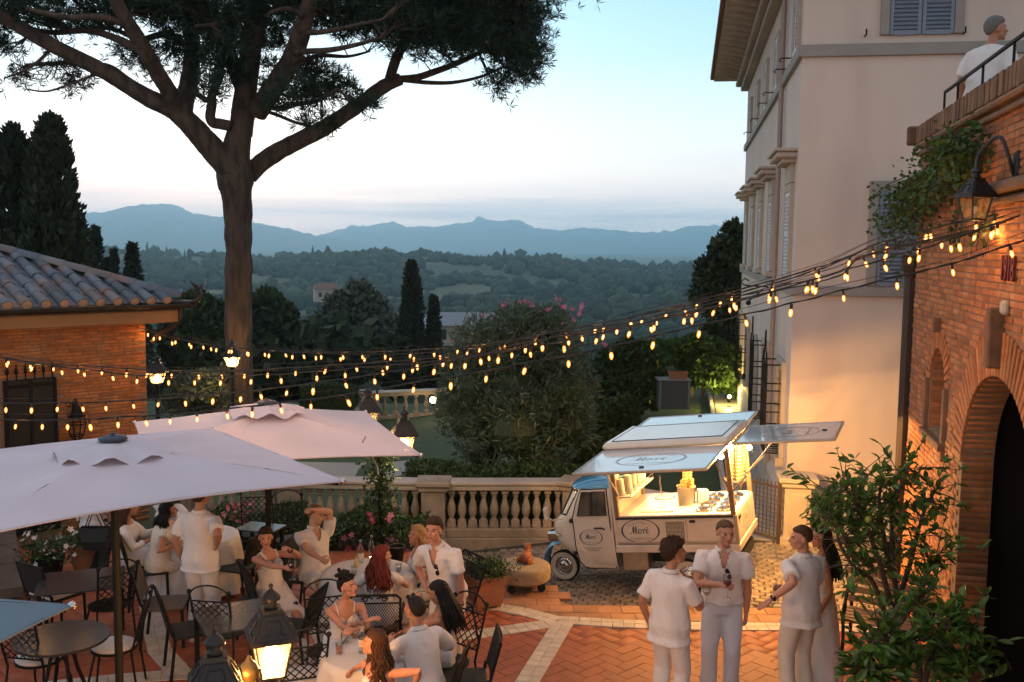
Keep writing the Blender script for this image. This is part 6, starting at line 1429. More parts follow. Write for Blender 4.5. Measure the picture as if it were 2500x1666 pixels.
def gxy(x, y, z=.45): p = gz(*d2(x, y), z); return (p.x, p.y)
R = math.radians
chair_resin('black woven chair left of the square table with its back to the camera side', gxy(440, 1445), R(-62))
chair_resin('black woven chair beside the parasol pole facing the standing man', gxy(545, 1300), R(72))
chair_resin('black woven chair tucked behind the square table next to the reclining woman', gxy(605, 1372), R(165))
chair_resin('black woven chair right of the square table behind the bright lantern', gxy(668, 1440), R(78))
chair_resin('woven chair coloured brown as if lamplit, turned sideways behind the black woven chair on the left', gxy(382, 1385), R(-80), mat=pmat('lamplit_weave', (.085, .062, .04), .6, .2, 40))  # lamplight on the black weave is put into this brown colour
chair_resin('black woven chair in the shade left of the rectangular table', gxy(130, 1365), R(-30), cush=True)
chair_resin('black woven chair the woman in the net skirt sits on', (-4.47, 12.02), R(-68))
chair_resin('black woven chair whose slanted top shows at the bottom edge by the tiles', gxy(1066, 1560), R(95))
chair_iron('iron lattice chair between the two lanterns and the square table', gxy(515, 1450), R(-8), cush=False)
chair_iron('iron lattice chair leaning at the balustrade left of the lounging man', gxy(672, 1240), R(205), cush=False)
chair_iron('iron lattice chair at the balustrade beside the parasol pole', gxy(585, 1225), R(190), cush=False)
chair_iron('iron chair with white cushion right of the near parasol pole', gxy(262, 1488), R(100))
chair_iron('iron chair with beige cushion at the lower left corner', gxy(90, 1515), R(-10))
chair_iron('iron chair half hidden in the dark behind the near parasol pole', gxy(250, 1390), R(40), cush=False)
chair_iron('iron chair of the woman with the hair bun', (-1.78, 9.62), R(200), cush=False)
chair_iron('iron chair of the black haired woman drinking', (-.60, 9.36), R(140), cush=False)
chair_iron('iron chair with white cushion at the bottom edge beside the lantern', gxy(690, 1560), R(20))
chair_mesh('mesh backed iron armchair of the red haired woman', (-1.40, 10.22), R(5))
chair_mesh('mesh backed iron chair beside the leaning man and the terracotta planter', (-.72, 11.0), R(125))
chair_resin('black chair of the reclining woman in the white dress', (-2.68, 11.0), R(-60))
chair_resin('black chair of the man with his hand on his head', (-2.40, 11.80), R(-100))
chair_resin('black chair of the woman at the bottom of the picture', (-1.0, 8.05), R(20))
chair_resin('black chair of the man seen from behind with sunglasses on his head', (-.72, 8.62), R(80))
# ---- lanterns
LGLASS = bpy.data.materials.new('lantern_glass'); LGLASS.use_nodes = True; _t = LGLASS.node_tree; _t.nodes.clear()
_o = _t.nodes.new('ShaderNodeOutputMaterial'); _m = _t.nodes.new('ShaderNodeMixShader'); _a = _t.nodes.new('ShaderNodeBsdfTransparent'); _g = _t.nodes.new('ShaderNodeBsdfTranslucent'); _a.inputs[0].default_value = (1, .93, .8, 1); _g.inputs[0].default_value = (.9, .78, .55, 1); _m.inputs[0].default_value = .16
_t.links.new(_a.outputs[0], _m.inputs[1]); _t.links.new(_g.outputs[0], _m.inputs[2]); _t.links.new(_m.outputs[0], _o.inputs[0])
CLEARG = bpy.data.materials.new('clear_glass'); CLEARG.use_nodes = True; _t = CLEARG.node_tree; _t.nodes.clear()
_o = _t.nodes.new('ShaderNodeOutputMaterial'); _m = _t.nodes.new('ShaderNodeMixShader'); _a = _t.nodes.new('ShaderNodeBsdfTransparent'); _g = _t.nodes.new('ShaderNodeBsdfGlossy'); _f2 = _t.nodes.new('ShaderNodeLayerWeight'); _f2.inputs[0].default_value = .45; _a.inputs[0].default_value = (.90, .90, .88, 1); _g.inputs['Roughness'].default_value = .05
_t.links.new(_f2.outputs['Facing'], _m.inputs[0]); _t.links.new(_a.outputs[0], _m.inputs[1]); _t.links.new(_g.outputs[0], _m.inputs[2]); _t.links.new(_m.outputs[0], _o.inputs[0])
HOT = pmat('lamp_globe', (1, .85, .6), .4, 0, emit=(1., .66, .28), es=42.); BRZ = pmat('bronze_black', (.040, .036, .034), .42, .15, 14, metal=.5)
def lantern_head(parent, z0, w=.20, wt=.30, h=.34, n=4, lit=True, rot=0., power=40, bulb=.05, col=(1., .58, .22), lname='lantern_light', glassmat=None):
    """tapering glazed body, pyramid roof and finial; z0 bottom of the glass, local to parent"""
    M0 = Matrix.Translation((0, 0, z0)) @ Matrix.Rotation(rot, 4, 'Z'); k = 1 / math.cos(pi / n)
    def ring(r, z): return [M0 @ Vector((r * k * math.cos(2 * pi * (j + .5) / n), r * k * math.sin(2 * pi * (j + .5) / n), z)) for j in range(n)]
    lo, hi = ring(w / 2, 0), ring(wt / 2, h)
    for j in range(n):
        m = MB(); q = (j + 1) % n; c_ = lambda a, b: a.lerp(b, .03); m.add([lo[j], lo[q], hi[q], hi[j]], [(0, 1, 2, 3)]); m.build('glass_pane', glassmat or (LGLASS if lit else CLEARG), parent)
    m = MB()
    for j in range(n): m.bar(lo[j], hi[j], .009, 5); m.bar(lo[j], lo[(j + 1) % n], .011, 5); m.bar(hi[j], hi[(j + 1) % n], .010, 5)
    m.build('lantern_frame', BRZ, parent)
    rs = min(1., wt / .28); m = MB(); a, b, c, d = ring(wt / 2 + .045 * rs, h - .004), ring(wt / 2 + .045 * rs, h + .022 * rs), ring(wt * .27, h + .21 * rs), ring(wt * .27, h + .235 * rs)
    for r0, r1 in ((a, b), (b, c), (c, d)): m.add(r0 + r1, [(j, (j + 1) % n, n + (j + 1) % n, n + j) for j in range(n)])
    m.add(a, [tuple(range(n))[::-1]]); m.add(d, [tuple(range(n))]); m.build('roof', BRZ, parent)
    m = MB()   # little relief scrolls pressed in the roof faces
    for j in range(n):
        p = lambda s, f: (b[j].lerp(b[(j + 1) % n], s)).lerp(c[j].lerp(c[(j + 1) % n], s), f); nn = (p(1, 0) - p(0, 0)).cross(p(0, 1) - p(0, 0)).normalized() * .004
        m.tube([p(s, f) + nn for s, f in ((.2, .2), (.35, .3), (.25, .5), (.3, .75), (.5, .7), (.7, .75), (.75, .5), (.65, .3), (.8, .2))], .004, 4)
        m.tube([p(s, f) + nn for s, f in ((.07, .07), (.93, .07), (.93, .93), (.07, .93), (.07, .07))], .003, 4)
    m.build('roof_relief', BRZ, parent)
    m = MB(); zt = h + .235 * rs; m.lathe([(r * wt / .30, zt + z * rs) for r, z in ((.055, 0), (.06, .015), (.048, .03), (.048, .065), (.078, .07), (.08, .085), (.062, .11), (.035, .135), (.018, .145), (.014, .16), (.02, .175), (.014, .19), (.002, .195))], 14, M0); m.build('finial', BRZ, parent, smooth=40)
    m = MB(); m.lathe([(.02, h - .01), (.022, h - .07), (.012, h - .075)], 8, M0)
    m.build('lamp_holder', BRZ, parent)
    m = MB(); m.ell(M0 @ Vector((0, 0, h - .075 - bulb)), (bulb, bulb, bulb * 1.25), 12, 8); m.build('bulb', HOT if lit else pmat('unlit_bulb', (.7, .66, .58), .3, 0), parent, smooth=True)
    if lit: return lamp(lname, WM[parent.name] @ M0 @ Vector((0, 0, h - .075 - bulb)), power, col, bulb * 1.45)
LC = (1., .47, .13)
# three headed street lamp in the foreground: two heads show, an unseen third is added below the frame
pl = at(640, 1640, 5.75)
lampA = at(*d2(624, 1500), 7.0); lampB = at(*d2(495, 1560), 6.1)
post = Vector((-1.43, 5.35, 0))
t = thing('street_lamp', 'ornate lit lantern nearest the centre at the bottom of the picture, its roof glowing gold', 'lantern', (lampA.x, lampA.y, 0), R(22))
lantern_head(t, lampA.z - .16, .165, .26, .28, rot=R(0), power=330, bulb=.06, col=LC)
m = MB(); zb = lampA.z - .16; m.lathe([(.02, zb - .20), (.05, zb - .14), (.03, zb - .10), (.06, zb - .03), (.075, zb - .01)], 12); m.lathe([(.09, 0), (.09, .1), (.05, .18), (.035, .6), (.03, zb - .2)], 12)
[m.tube([(0, 0, zb - .12), (.09 * math.cos(a), .09 * math.sin(a), zb - .11), (.115 * math.cos(a), .115 * math.sin(a), zb - .05), (.085 * math.cos(a), .085 * math.sin(a), zb)], .008, 5) for a in (.78, 2.36, 3.93, 5.5)]; m.build('post', BRZ, t, smooth=40)
t = thing('street_lamp', 'dark roofed lit lantern cut by the bottom edge, left of the golden one', 'lantern', (lampB.x, lampB.y, 0), R(18))
lantern_head(t, lampB.z - .32, .165, .255, .27, rot=R(0), power=170, bulb=.06, col=LC)
m = MB(); zb = lampB.z - .32; m.lathe([(.09, 0), (.09, .1), (.05, .18), (.035, .6), (.03, zb - .1), (.07, zb - .01)], 12); m.build('post', BRZ, t, smooth=40)
t = thing('street_lamp', 'added lantern, unseen below the frame, that lights the standing group', 'lantern', (1.1, 4.6, 0), R(30)); lantern_head(t, 1.32, .185, .28, .29, power=150, bulb=.06, col=LC)  # unseen lamp, added to brighten the standing group
m = MB(); m.lathe([(.09, 0), (.09, .1), (.05, .18), (.035, .6), (.03, 1.22), (.07, 1.31)], 12); m.build('post', BRZ, t, smooth=40)
qf = at(*d2(572, 1535), 6.5); t = thing('post_finial', 'small gold urn shaped post top between the two lit lanterns', 'finial', (qf.x, qf.y, 0))
m = MB(); z = qf.z; m.lathe([(.03, 0), (.03, z - .14), (.05, z - .12), (.04, z - .09), (.066, z - .05), (.072, z - .01), (.05, z + .03), (.03, z + .045), (.02, z + .06), (.01, z + .085), (.001, z + .095)], 14); m.build('urn', pmat('gilded_iron', (.20, .14, .05), .4, .15, 14, metal=.6), t, smooth=40)
# lamp post with two lanterns at the flower bed
lp_ = at(*d2(875, 1255), 14.6); lp_.z = -.12
gl_ = at(*d2(928, 1022), 14.6)
t = thing('lamp_post', 'black iron lamp post wound with flowers in front of the balustrade', 'lamp post', lp_)
m = MB(); hgt = gl_.z - .12 - lp_.z; m.lathe([(.09, 0), (.08, .12), (.05, .18), (.042, .5), (.036, hgt), (.05, hgt + .03), (.02, hgt + .12)], 10); dx = gl_.x - lp_.x
m.tube([(0, 0, hgt - .06), (dx * .4, 0, hgt - .13), (dx * .85, 0, hgt - .1), (dx, 0, hgt + .0)], .012, 6); m.tube([(0, 0, hgt - .06), (-dx * .4, .2, hgt - .13), (-dx * .7, .35, hgt - .1), (-dx * .7, .35, hgt)], .012, 6); m.build('post', IRON, t, smooth=40)
t2 = thing('hanging_lantern', 'lit lantern on the right arm of the black lamp post above the garden', 'lantern', (gl_.x, gl_.y, gl_.z - .12)); lantern_head(t2, 0, .20, .29, .27, lit=True, rot=R(15), power=110, bulb=.075, col=(1., .66, .30))
g2_ = at(*d2(845, 965), 15.0); t2 = thing('hanging_lantern', 'lit lantern half hidden behind the far corner of the rear white parasol', 'lantern', (g2_.x, g2_.y, g2_.z - .12)); lantern_head(t2, 0, .18, .26, .25, lit=True, rot=R(20), power=14, bulb=.05, col=(1., .66, .30))
# globe topped garden lamps by the pine
for (x, y, Y, lab, pw, zb) in ((533, 823, 24.3, 'lit garden lamp standing right before the pine trunk', 520, -1.0), (361, 860, 22.5, 'lit garden lamp at the corner of the brick outbuilding', 120, -1.0)):
    p = at(*d2(x, y), Y); t = thing('garden_lamp', lab, 'lamp', (p.x, p.y, zb)); h = p.z - zb; m = MB(); m.lathe([(.12, 0), (.10, .3), (.06, .4), (.05, h - .25), (.09, h - .22), (.06, h - .18)], 10); m.build('post', IRON, t, smooth=40)
    lantern_head(t, h - .2, .22, .36, .24, n=6, power=pw, bulb=.085, col=(1., .62, .25)); m = MB(); m.lathe([(.235, h + .035), (.20, h + .12), (.09, h + .19), (.02, h + .23)], 12); m.build('glass_dome', LGLASS, t, smooth=True)
# dark wrought iron basket lantern on the outbuilding wall
p = onplane(*d2(165, 970), (-6.47, 17.5), (-.695, -.719)); t = thing('wall_lantern', 'unlit wrought iron basket lantern on the orange brick wall', 'lantern', (p.x, p.y, p.z), math.atan2(-.719, -.695)); m = MB()
for k in range(8): a = k * pi / 4; m.tube([(.13 * math.cos(a), .2 + .13 * math.sin(a), .12), (.15 * math.cos(a), .2 + .15 * math.sin(a), .0), (.11 * math.cos(a), .2 + .11 * math.sin(a), -.2), (.0, .2, -.32)], .010, 5)
for z, r in ((.12, .13), (0, .15), (-.2, .11)): m.tube([(r * math.cos(a), .2 + r * math.sin(a), z) for a in np.linspace(0, 2 * pi, 17)], .010, 5)
m.build('basket', IRON, t); m = MB(); m.tube([(0, .02, .05), (0, .06, .35), (0, .2, .42), (0, .2, .15)], .012, 6); m.lathe([(.10, .12), (.07, .26), (.02, .34)], 10, c=(0, .2, 0)); [m.tube([(s_ * (.06 + .05 * math.cos(a) * (1 - a / 9)), .04, .3 + .06 * math.sin(a) * (1 - a / 9)) for a in np.linspace(0, 6, 12)], .009, 4) for s_ in (-1, 1)]; m.build('bracket', IRON, t)
# unlit lantern on its goose neck at the right
lm_ = onplane(2485, 408, BP, (-.221, -1)); ld = at(*d2(2240, 470), 8.55); t = thing('wall_lantern', 'big unlit glass lantern hanging from a gooseneck on the right brick wall', 'lantern', ld, R(12))
lantern_head(t, -.13, .125, .19, .19, lit=False, bulb=.028, glassmat=LGLASS); inv = WM[t.name].inverted(); a0 = inv @ lm_; m = MB(); top_ = Vector((0, 0, .29)); mid_ = (a0 + top_) / 2
m.tube(smooth_path([top_, top_ + Vector((.02, 0, .14)), mid_ + Vector((0, 0, .26)), a0 + Vector((-.1, 0, .10)), a0 + Vector((-.04, 0, -.05)), a0], [.02, .016, .016, .018, .02, .03], 6)[0], .016, 8); m.ell(a0, (.05, .05, .14), 10, 8); m.build('gooseneck', BRZ, t, smooth=40)
# ---- terracotta planter, millstone table, frog, flower pots, bench
pb = gz(*d2(1112, 1392)); t = thing('terracotta_planter', 'square terracotta planter full of green herbs beside the leaning man', 'planter', (pb.x, pb.y, 0), R(28))
m = MB(); P = [[Vector((s[0] * w, s[1] * w, z)) for s in ((-1, -1), (1, -1), (1, 1), (-1, 1))] for w, z in ((.17, .04), (.215, .38), (.225, .385), (.225, .42), (.205, .42), (.195, .34))]; m.grid(P, closed=True); m.box((0, 0, .34), (.39, .39, .02)); m.build('pot', TCOT, t); m = MB(); [m.cbox((x, y, .02), (.07, .07, .04), .01) for x in (-.13, .13) for y in (-.13, .13)]; m.build('foot', TCOT, t)
P = np.stack([rng.normal(.02, .13, 2600), rng.normal(.0, .13, 2600), .40 + np.abs(rng.normal(0, .085, 2600))], 1); V, F = cards(P, .05, .018, np.tile([0, 0, 1.], (2600, 1)), .35); tag(link('herbs', npmesh('herbs', V, F, HEDG), t), kind='stuff')
msb = gz(*d2(1205, 1352), .0); t = thing('millstone_table', 'round millstone on small iron wheels beside the planter', 'millstone', (msb.x, msb.y, 0)); STN = pmat('millstone', (.30, .22, .13), .85, .25, 6, bump=.7, bs=18)
m = MB(); prof = [(.30, .12), (.335, .15), (.345, .22), (.34, .30), (.325, .325), (.30, .335), (.002, .34)]; m.lathe(prof, 40); o = m.build('stone', STN, t, smooth=40)
for x, y in ((-.17, -.2), (.22, -.12), (0, .25)): m = MB(); m.lathe([(.03, -.02), (.055, -.02), (.055, .02), (.03, .02)], 14, Matrix.Translation((x, y, .056)) @ Matrix.Rotation(pi / 2, 4, 'X')); m.tube([(x, y, .056), (x, y, .14)], .014, 5); m.build('wheel', IRON, t)
fr = thing('frog_figure', 'reddish brown pottery frog sitting on the millstone', 'figurine', (msb.x, msb.y, .34), R(65)); FROG = pmat('glazed_pottery', (.34, .105, .035), .5, .35, 9, bump=.4, bs=30, alt=(.12, .05, .025), altf=.58, alts=9.)
def remesh(m, vox=.01, sm=4, name='blob', mat=None):
    me = m.mesh(name, mat or []) if mat else m.mesh(name, [])
    o = bpy.data.objects.new('tmp', me); md = o.modifiers.new('r', 'REMESH'); md.mode = 'VOXEL'; md.voxel_size = vox
    if sm: s = o.modifiers.new('s', 'SMOOTH'); s.factor = .5; s.iterations = sm
    out = evaluated_mesh(o); bpy.data.meshes.remove(me)
    out.polygons.foreach_set('use_smooth', [True] * len(out.polygons)); out.name = name; return out
m = MB(); Rx = Matrix.Rotation(R(52), 3, 'Y')
m.ell((0, 0, .085), (.085, .075, .075), 16, 10); m.ell((.045, 0, .135), (.05, .055, .085), 16, 10, R=Matrix.Rotation(R(25), 3, 'Y')); m.ell((.075, 0, .205), (.06, .052, .042), 16, 10); m.ell((.10, 0, .195), (.04, .045, .022), 12, 8)
for s_ in (-1, 1):
    m.ell((.065, s_ * .036, .238), .019, 8, 6); m.ell((-.01, s_ * .075, .06), (.078, .034, .048), 12, 8, R=Matrix.Rotation(R(-20), 3, 'Y')); m.tube([(.055, s_ * .08, .05), (-.05, s_ * .085, .018), (.06, s_ * .095, .012)], (.022, .02, .014), 8); m.tube([(.06, s_ * .05, .13), (.085, s_ * .06, .07), (.09, s_ * .058, .012), (.12, s_ * .065, .008)], (.022, .016, .014, .012), 8)
me = remesh(m, .007, 2, 'frog_body'); me.materials.append(FROG); link('frog_body', me, fr)
def flower_pot(label, c, r, h, n, fl, z0=0., pot=TCOT, spread=.28, cat='flower pot'):
    t = thing('flower_pot', label, cat, (c[0], c[1], z0), group='flower pots by the balustrade' if n < 600 else None)
    m = MB(); m.lathe([(r * .7, 0), (r * .95, h * .85), (r, h * .86), (r * 1.05, h), (r * .9, h), (r * .85, h * .85), (.01, h * .85)], 18, cap=False); m.build('pot', pot, t, smooth=40)
    if n: P = np.stack([rng.normal(0, spread * .55, n), rng.normal(0, spread * .55, n), h * .9 + np.abs(rng.normal(.08, spread * .6, n))], 1); V, F = cards(P, .07, .035, np.tile([0, 0, 1.], (n, 1)), .3); tag(link('foliage', npmesh('foliage', V, F, HEDG), t), kind='stuff')
    for (mat, k) in fl:
        fm_ = flower_mesh('blossom', mat, .042)
        for i in range(k): link('blossom', fm_, t, Matrix.Translation((rnd.gauss(0, spread * .6), rnd.gauss(-.08, spread * .5), h + rnd.uniform(.02, spread * 1.5))) @ Euler((rnd.uniform(.3, 1.5), rnd.uniform(-.6, .6), rnd.uniform(-1, 1))).to_matrix().to_4x4() @ Matrix.Scale(rnd.uniform(.7, 1.3), 4))
    return t
REDF = pmat('red_pink_blossom', (.66, .10, .14), .6, .1, 20, rand=.3, transl=.3)
flower_pot('terracotta pot of pink and red flowers beside the cream tablecloth', gxy(533, 1215, .35), .18, .34, 520, ((REDF, 16), (PINKF, 14)))
flower_pot('dark pot with white flowers in the shade at the left', gxy(110, 1300, .3), .2, .4, 420, ((WHITEF, 16),), pot=POLE)
flower_pot('tall terracotta pot with white flowers behind the black handbag', gxy(195, 1270, .3), .2, .42, 420, ((WHITEF, 12),))
flower_pot('empty black plastic pot among the pink flowers behind the round table', gxy(912, 1262, .42), .11, .22, 0, (), z0=.24, pot=POLE)
fb = thing('flower_shrub', 'leafy flower bed shrub with pink blossoms climbing the lamp post', 'shrub', (-2.0, 14.9, -.1))
def bedpts(n): x = rng.uniform(-4.6, -1.3, n); y = rng.uniform(14.35, 15.7, n); return np.stack([x, y, -.15 + .52 * (1 - .6 * rng.random(n) ** 2) * (.75 + .25 * np.sin(x * 5)) ], 1)
P = bedpts(9500); k = np.stack([rng.normal(lp_.x, .12, 900), rng.normal(lp_.y, .1, 900), rng.uniform(0, 1.35, 900)], 1); k[:, 0] += rng.normal(0, .09, 900) * (1.4 - k[:, 2]); P = np.concatenate([P, k])
V, F = cards(P, .085, .045, np.tile([0, -.3, 1.], (len(P), 1)), .3); leafobj('foliage', V, F, HEDG, fb, 'stuff')
fm1, fm2 = flower_mesh('blossom', PINKF, .05), flower_mesh('blossom', REDF, .045); fw_ = flower_mesh('blossom', WHITEF, .04)
for (x, y, f) in ((855, 1192, 1), (857, 1200, 1), (893, 1190, 0), (898, 1185, 0), (896, 1198, 0), (854, 1222, 1), (895, 1236, 0), (902, 1240, 0), (910, 1246, 0), (890, 1252, 1), (912, 1252, 0), (930, 1256, 0), (790, 1237, 0), (808, 1230, 0), (812, 1236, 0), (782, 1250, 0), (825, 1258, 1), (880, 1268, 0), (936, 1268, 0), (938, 1276, 1), (848, 1182, 1), (920, 1284, 1), (945, 1290, 1), (800, 1262, 1), (900, 1260, 0), (925, 1262, 0)):
    p = at(*d2(x, y), 14.45 + rnd.uniform(-.1, .1)); link('blossom', fm2 if f else fm1, fb, WM[fb.name].inverted() @ Matrix.Translation(p) @ Euler((rnd.uniform(.8, 1.6), rnd.uniform(-.5, .5), rnd.uniform(-.5, .5))).to_matrix().to_4x4() @ Matrix.Scale(rnd.uniform(.9, 1.5), 4))
for (x, y) in ((665, 1240), (672, 1236), (680, 1238), (690, 1243), (742, 1232), (748, 1236), (650, 1246), (676, 1244), (780, 1280)):
    p = at(*d2(x, y), 14.4); link('blossom', fw_, fb, WM[fb.name].inverted() @ Matrix.Translation(p) @ Euler((rnd.uniform(.8, 1.6), rnd.uniform(-.5, .5), 0)).to_matrix().to_4x4())
bq = at(*d2(1985, 1440), 10.55); t = thing('park_bench', 'bench with scrolled black iron ends and wooden slats behind the citrus tree', 'bench', (bq.x + .42, bq.y, 0), R(-28))
WOOD = pmat('bench_wood', (.32, .20, .10), .6, .2, 8, stretch=(1, 12, 12))
for k in range(5): m = MB(); m.cbox((0, -.20 + k * .1, .44), (1.3, .075, .025), .005); m.build('seat_slat', WOOD, t)
for k in range(4): m = MB(); m.cbox((0, .26 + k * .02, .54 + k * .1), (1.3, .025, .075), .005); m.build('back_slat', WOOD, t)
for s_ in (-1, 1):
    m = MB(); x = s_ * .58; m.tube([(x, -.26, 0), (x, -.22, .25), (x, -.28, .44), (x, -.25, .58)], .02, 6); m.tube([(x, -.25, .58), (x, -.1, .70), (x, .12, .70), (x, .30, .62), (x, .33, .92)], .019, 6); m.tube([(x, .30, 0), (x, .25, .3), (x, .28, .5), (x, .33, .92)], .02, 6); m.tube([(x, -.22, .43), (x, .26, .43)], .016, 6)
    m.tube([(x, -.20 + (.09 - .075 * a / 11) * math.cos(a + 2.5), .58 + (.09 - .075 * a / 11) * math.sin(a + 2.5)) for a in np.linspace(0, 11, 26)], .014, 5); m.build('bench_end', IRON, t)
# grey cabinet with a red planter on it, by the hedge
cq = at(*d2(1545, 935), 26.5); t = thing('garden_cabinet', 'grey metal garden cabinet on the lawn beside the dark hedge', 'cabinet', (cq.x, cq.y, cq.z - .02)); m = MB(); m.cbox((0, 0, .38), (.80, .6, .76), .01); m.build('case', pmat('cabinet_grey', (.075, .085, .095), .6, .08), t)
for s_ in (-1, 1): m = MB(); m.cbox((s_ * .38, -.305, .38), (.05, .03, .78), .004); m.build('edge', pmat('cabinet_edge', (.2, .21, .22), .6, .05), t)
m = MB(); m.cbox((0, 0, .775), (.9, .7, .03), .006); m.build('lid', pmat('cabinet_edge', (.2, .21, .22), .6, .05), t)
t = thing('planter_box', 'rectangular terracotta planter on top of the grey garden cabinet', 'planter', (cq.x + .12, cq.y, cq.z + .77)); m = MB(); m.grid([[Vector((s[0] * w, s[1] * w * .5, z)) for s in ((-1, -1), (1, -1), (1, 1), (-1, 1))] for w, z in ((.22, 0), (.25, .16), (.26, .16), (.26, .19), (.23, .19))], closed=True); m.box((0, 0, .15), (.44, .22, .02)); m.build('pot', TCOT, t)
# ================================================================== string lights
FIL = pmat('hot_filament', (1, .8, .5), .4, 0, emit=(1., .64, .26), es=16.)
BG = bpy.data.materials.new('bulb_glass'); BG.use_nodes = True; _t = BG.node_tree; _t.nodes.clear()
_o = _t.nodes.new('ShaderNodeOutputMaterial'); _m = _t.nodes.new('ShaderNodeMixShader'); _a = _t.nodes.new('ShaderNodeBsdfTransparent'); _e = _t.nodes.new('ShaderNodeEmission'); _e.inputs[0].default_value = (1., .30, .045, 1); _e.inputs[1].default_value = 3.6; _m.inputs[0].default_value = .6
_t.links.new(_a.outputs[0], _m.inputs[1]); _t.links.new(_e.outputs[0], _m.inputs[2]); _t.links.new(_m.outputs[0], _o.inputs[0])
sk = MB(); sk.lathe([(.006, 0.012), (.016, .005), (.019, -.02), (.017, -.055), (.013, -.058)], 8); sk = sk.mesh('socket', SEAL, smooth=40)
bb_ = MB(); bb_.lathe([(.010, -.055), (.019, -.07), (.024, -.095), (.021, -.125), (.010, -.145), (.001, -.15)], 8, cap=False); bb_ = bb_.mesh('bulb', BG, smooth=True)
fl_ = MB(); fl_.ell((0, 0, -.10), (.008, .008, .030), 6, 5); fl_ = fl_.mesh('filament', FIL)
def strand(label, L, Rr, px, us=None, pitch=.40, wire=.06, twin=None, k0=.2):
    """hang a cable in the vertical plane from L to Rr (plan points) through the traced points"""
    d = (Rr[0] - L[0], Rr[1] - L[1]); P = [onplane(u, v, L, d) for u, v in px]; P, _ = smooth_path(P, [1] * len(P), 8)
    t = thing('string_light', label, 'string lights', P[0], group=None); inv = WM[t.name].inverted()
    m = MB(); m.tube([p + Vector((0, 0, .003 * math.sin(i * .9))) for i, p in enumerate(P)], .0062, 5); m.tube([p + Vector((0, .008 * math.cos(i * .8), .009 * math.sin(i * .8))) for i, p in enumerate(P)], .0042, 4); m.build('cable', SEAL, t, True)
    m = MB(); n = len(P); m.tube([p + Vector((0, .01, wire * (.72 + .2 * math.sin(i * .16)))) for i, p in enumerate(P)], .0026, 4); m.build('support_wire', SEAL, t, True)
    S = [0.]
    for a, b in zip(P, P[1:]): S.append(S[-1] + (b - a).length)
    tg = []
    if us is not None:
        pu = [proj(p)[0] for p in P]; tg = [float(np.interp(u, pu, S)) for u in us]
    else:
        s = k0
        while s < S[-1]: tg.append(s); s += pitch * rnd.uniform(.85, 1.15)
    xs, ys, zs = zip(*P)
    for bi, s in enumerate(tg):
        p = Vector((np.interp(s, S, xs), np.interp(s, S, ys), np.interp(s, S, zs) - .01)); q = proj(p)
        if not (-40 < q[0] < 2540): continue
        k = rnd.uniform(.9, 1.1); M = inv @ Matrix.Translation(p) @ Euler((rnd.gauss(0, .14), rnd.gauss(0, .18), rnd.random() * 6)).to_matrix().to_4x4() @ Matrix.Scale(k * rnd.uniform(.62, .74), 4)
        so = link('socket', sk, t, M); b = link('bulb', bb_, so); link('filament', fl_, b)
        if bi % 2 == 0: lamp('string_bulb_light', p - Vector((0, 0, .075)), 2.4, (1., .43, .10), .028)
    return t
def q4(x, y): return (x / 1.8824, y / 1.8824 + 780)
def q3(x, y): return (1250 + x / 1.8824, 640 + y / 1.8824)
def q5(x, y): return (1900 + x / 2.613, 300 + y / 2.613)
RE = (4.32, 8.9)
S1 = [(345, 803), q4(830, 90), q4(1035, 124), q4(1280, 145), q4(1500, 150), q4(1700, 150), q4(1900, 142), q4(2060, 130), q4(2300, 104), q3(200, 318), q3(440, 276), q3(630, 232), q3(870, 174), q3(1100, 112), q3(1370, 36), q5(380, 880), q5(620, 778), q5(900, 690), q5(1170, 632), q5(1400, 580)]
strand('farthest light string, from the outbuilding corner in front of the pine', (-6.4, 17.4), RE, S1, pitch=.43)
strand('second farthest light string, twin of the farthest one but hung just lower', (-6.3, 17.2), (4.30, 8.8), [(u, v + 4 + 4 * math.sin(u / 130.)) for u, v in S1], pitch=.52, k0=.4)
S2 = [(-60, 860), q4(0, 172), q4(210, 204), q4(430, 216), q4(700, 232), q4(1000, 238), q4(1240, 228), q4(1500, 212), q4(1750, 194), q4(1960, 182), q4(2300, 146), q3(200, 342), q3(440, 296), q3(700, 240), q3(1000, 168), q3(1250, 108), q3(1500, 50), q5(520, 856), q5(800, 780), q5(1100, 720), q5(1350, 660), q5(1500, 615)]
strand('middle light string that starts over the dark gate and crosses the garden lamps', (-6.6, 13.6), (4.25, 8.7), S2, pitch=.40)
S3 = [(-60, 868), q4(0, 178), q4(210, 210), q4(430, 235), q4(640, 258), q4(820, 262), q4(960, 264), q4(1150, 258), q4(1400, 244), q4(1650, 222), q4(1850, 206), q4(2150, 172), q3(100, 362), q3(430, 312), q3(700, 262), q3(1000, 190), q3(1250, 126), q3(1500, 66), q5(520, 866), q5(800, 790), q5(1100, 730), q5(1400, 645), q5(1560, 600)]
strand('light string hanging just under the middle one above the rear parasol', (-6.0, 12.6), (4.22, 8.6), S3, pitch=.42, k0=.1)
U4 = [v / 1.8824 for v in (27, 145, 265, 375, 485, 608, 730, 850, 980, 1107, 1195, 1322, 1440, 1582, 1720, 1857, 2000, 2142, 2292)] + [1250 + v / 1.8824 for v in (82, 238, 395, 547, 658, 795, 935, 1033, 1192, 1365, 1382, 1540, 1705)] + [2223, 2246, 2320, 2340, 2420, 2436]
S4 = [(-70, 985), q4(0, 386), q4(260, 384), q4(480, 380), q4(730, 364), q4(980, 344), q4(1195, 324), q4(1440, 292), q4(1720, 252), q4(2000, 206), q4(2292, 152), q3(82, 392), q3(395, 330), q3(705, 256), q3(1030, 178), q3(1375, 84), q3(1540, 34), q5(850, 822), q5(1150, 730), q5(1400, 640), q5(1568, 585)]
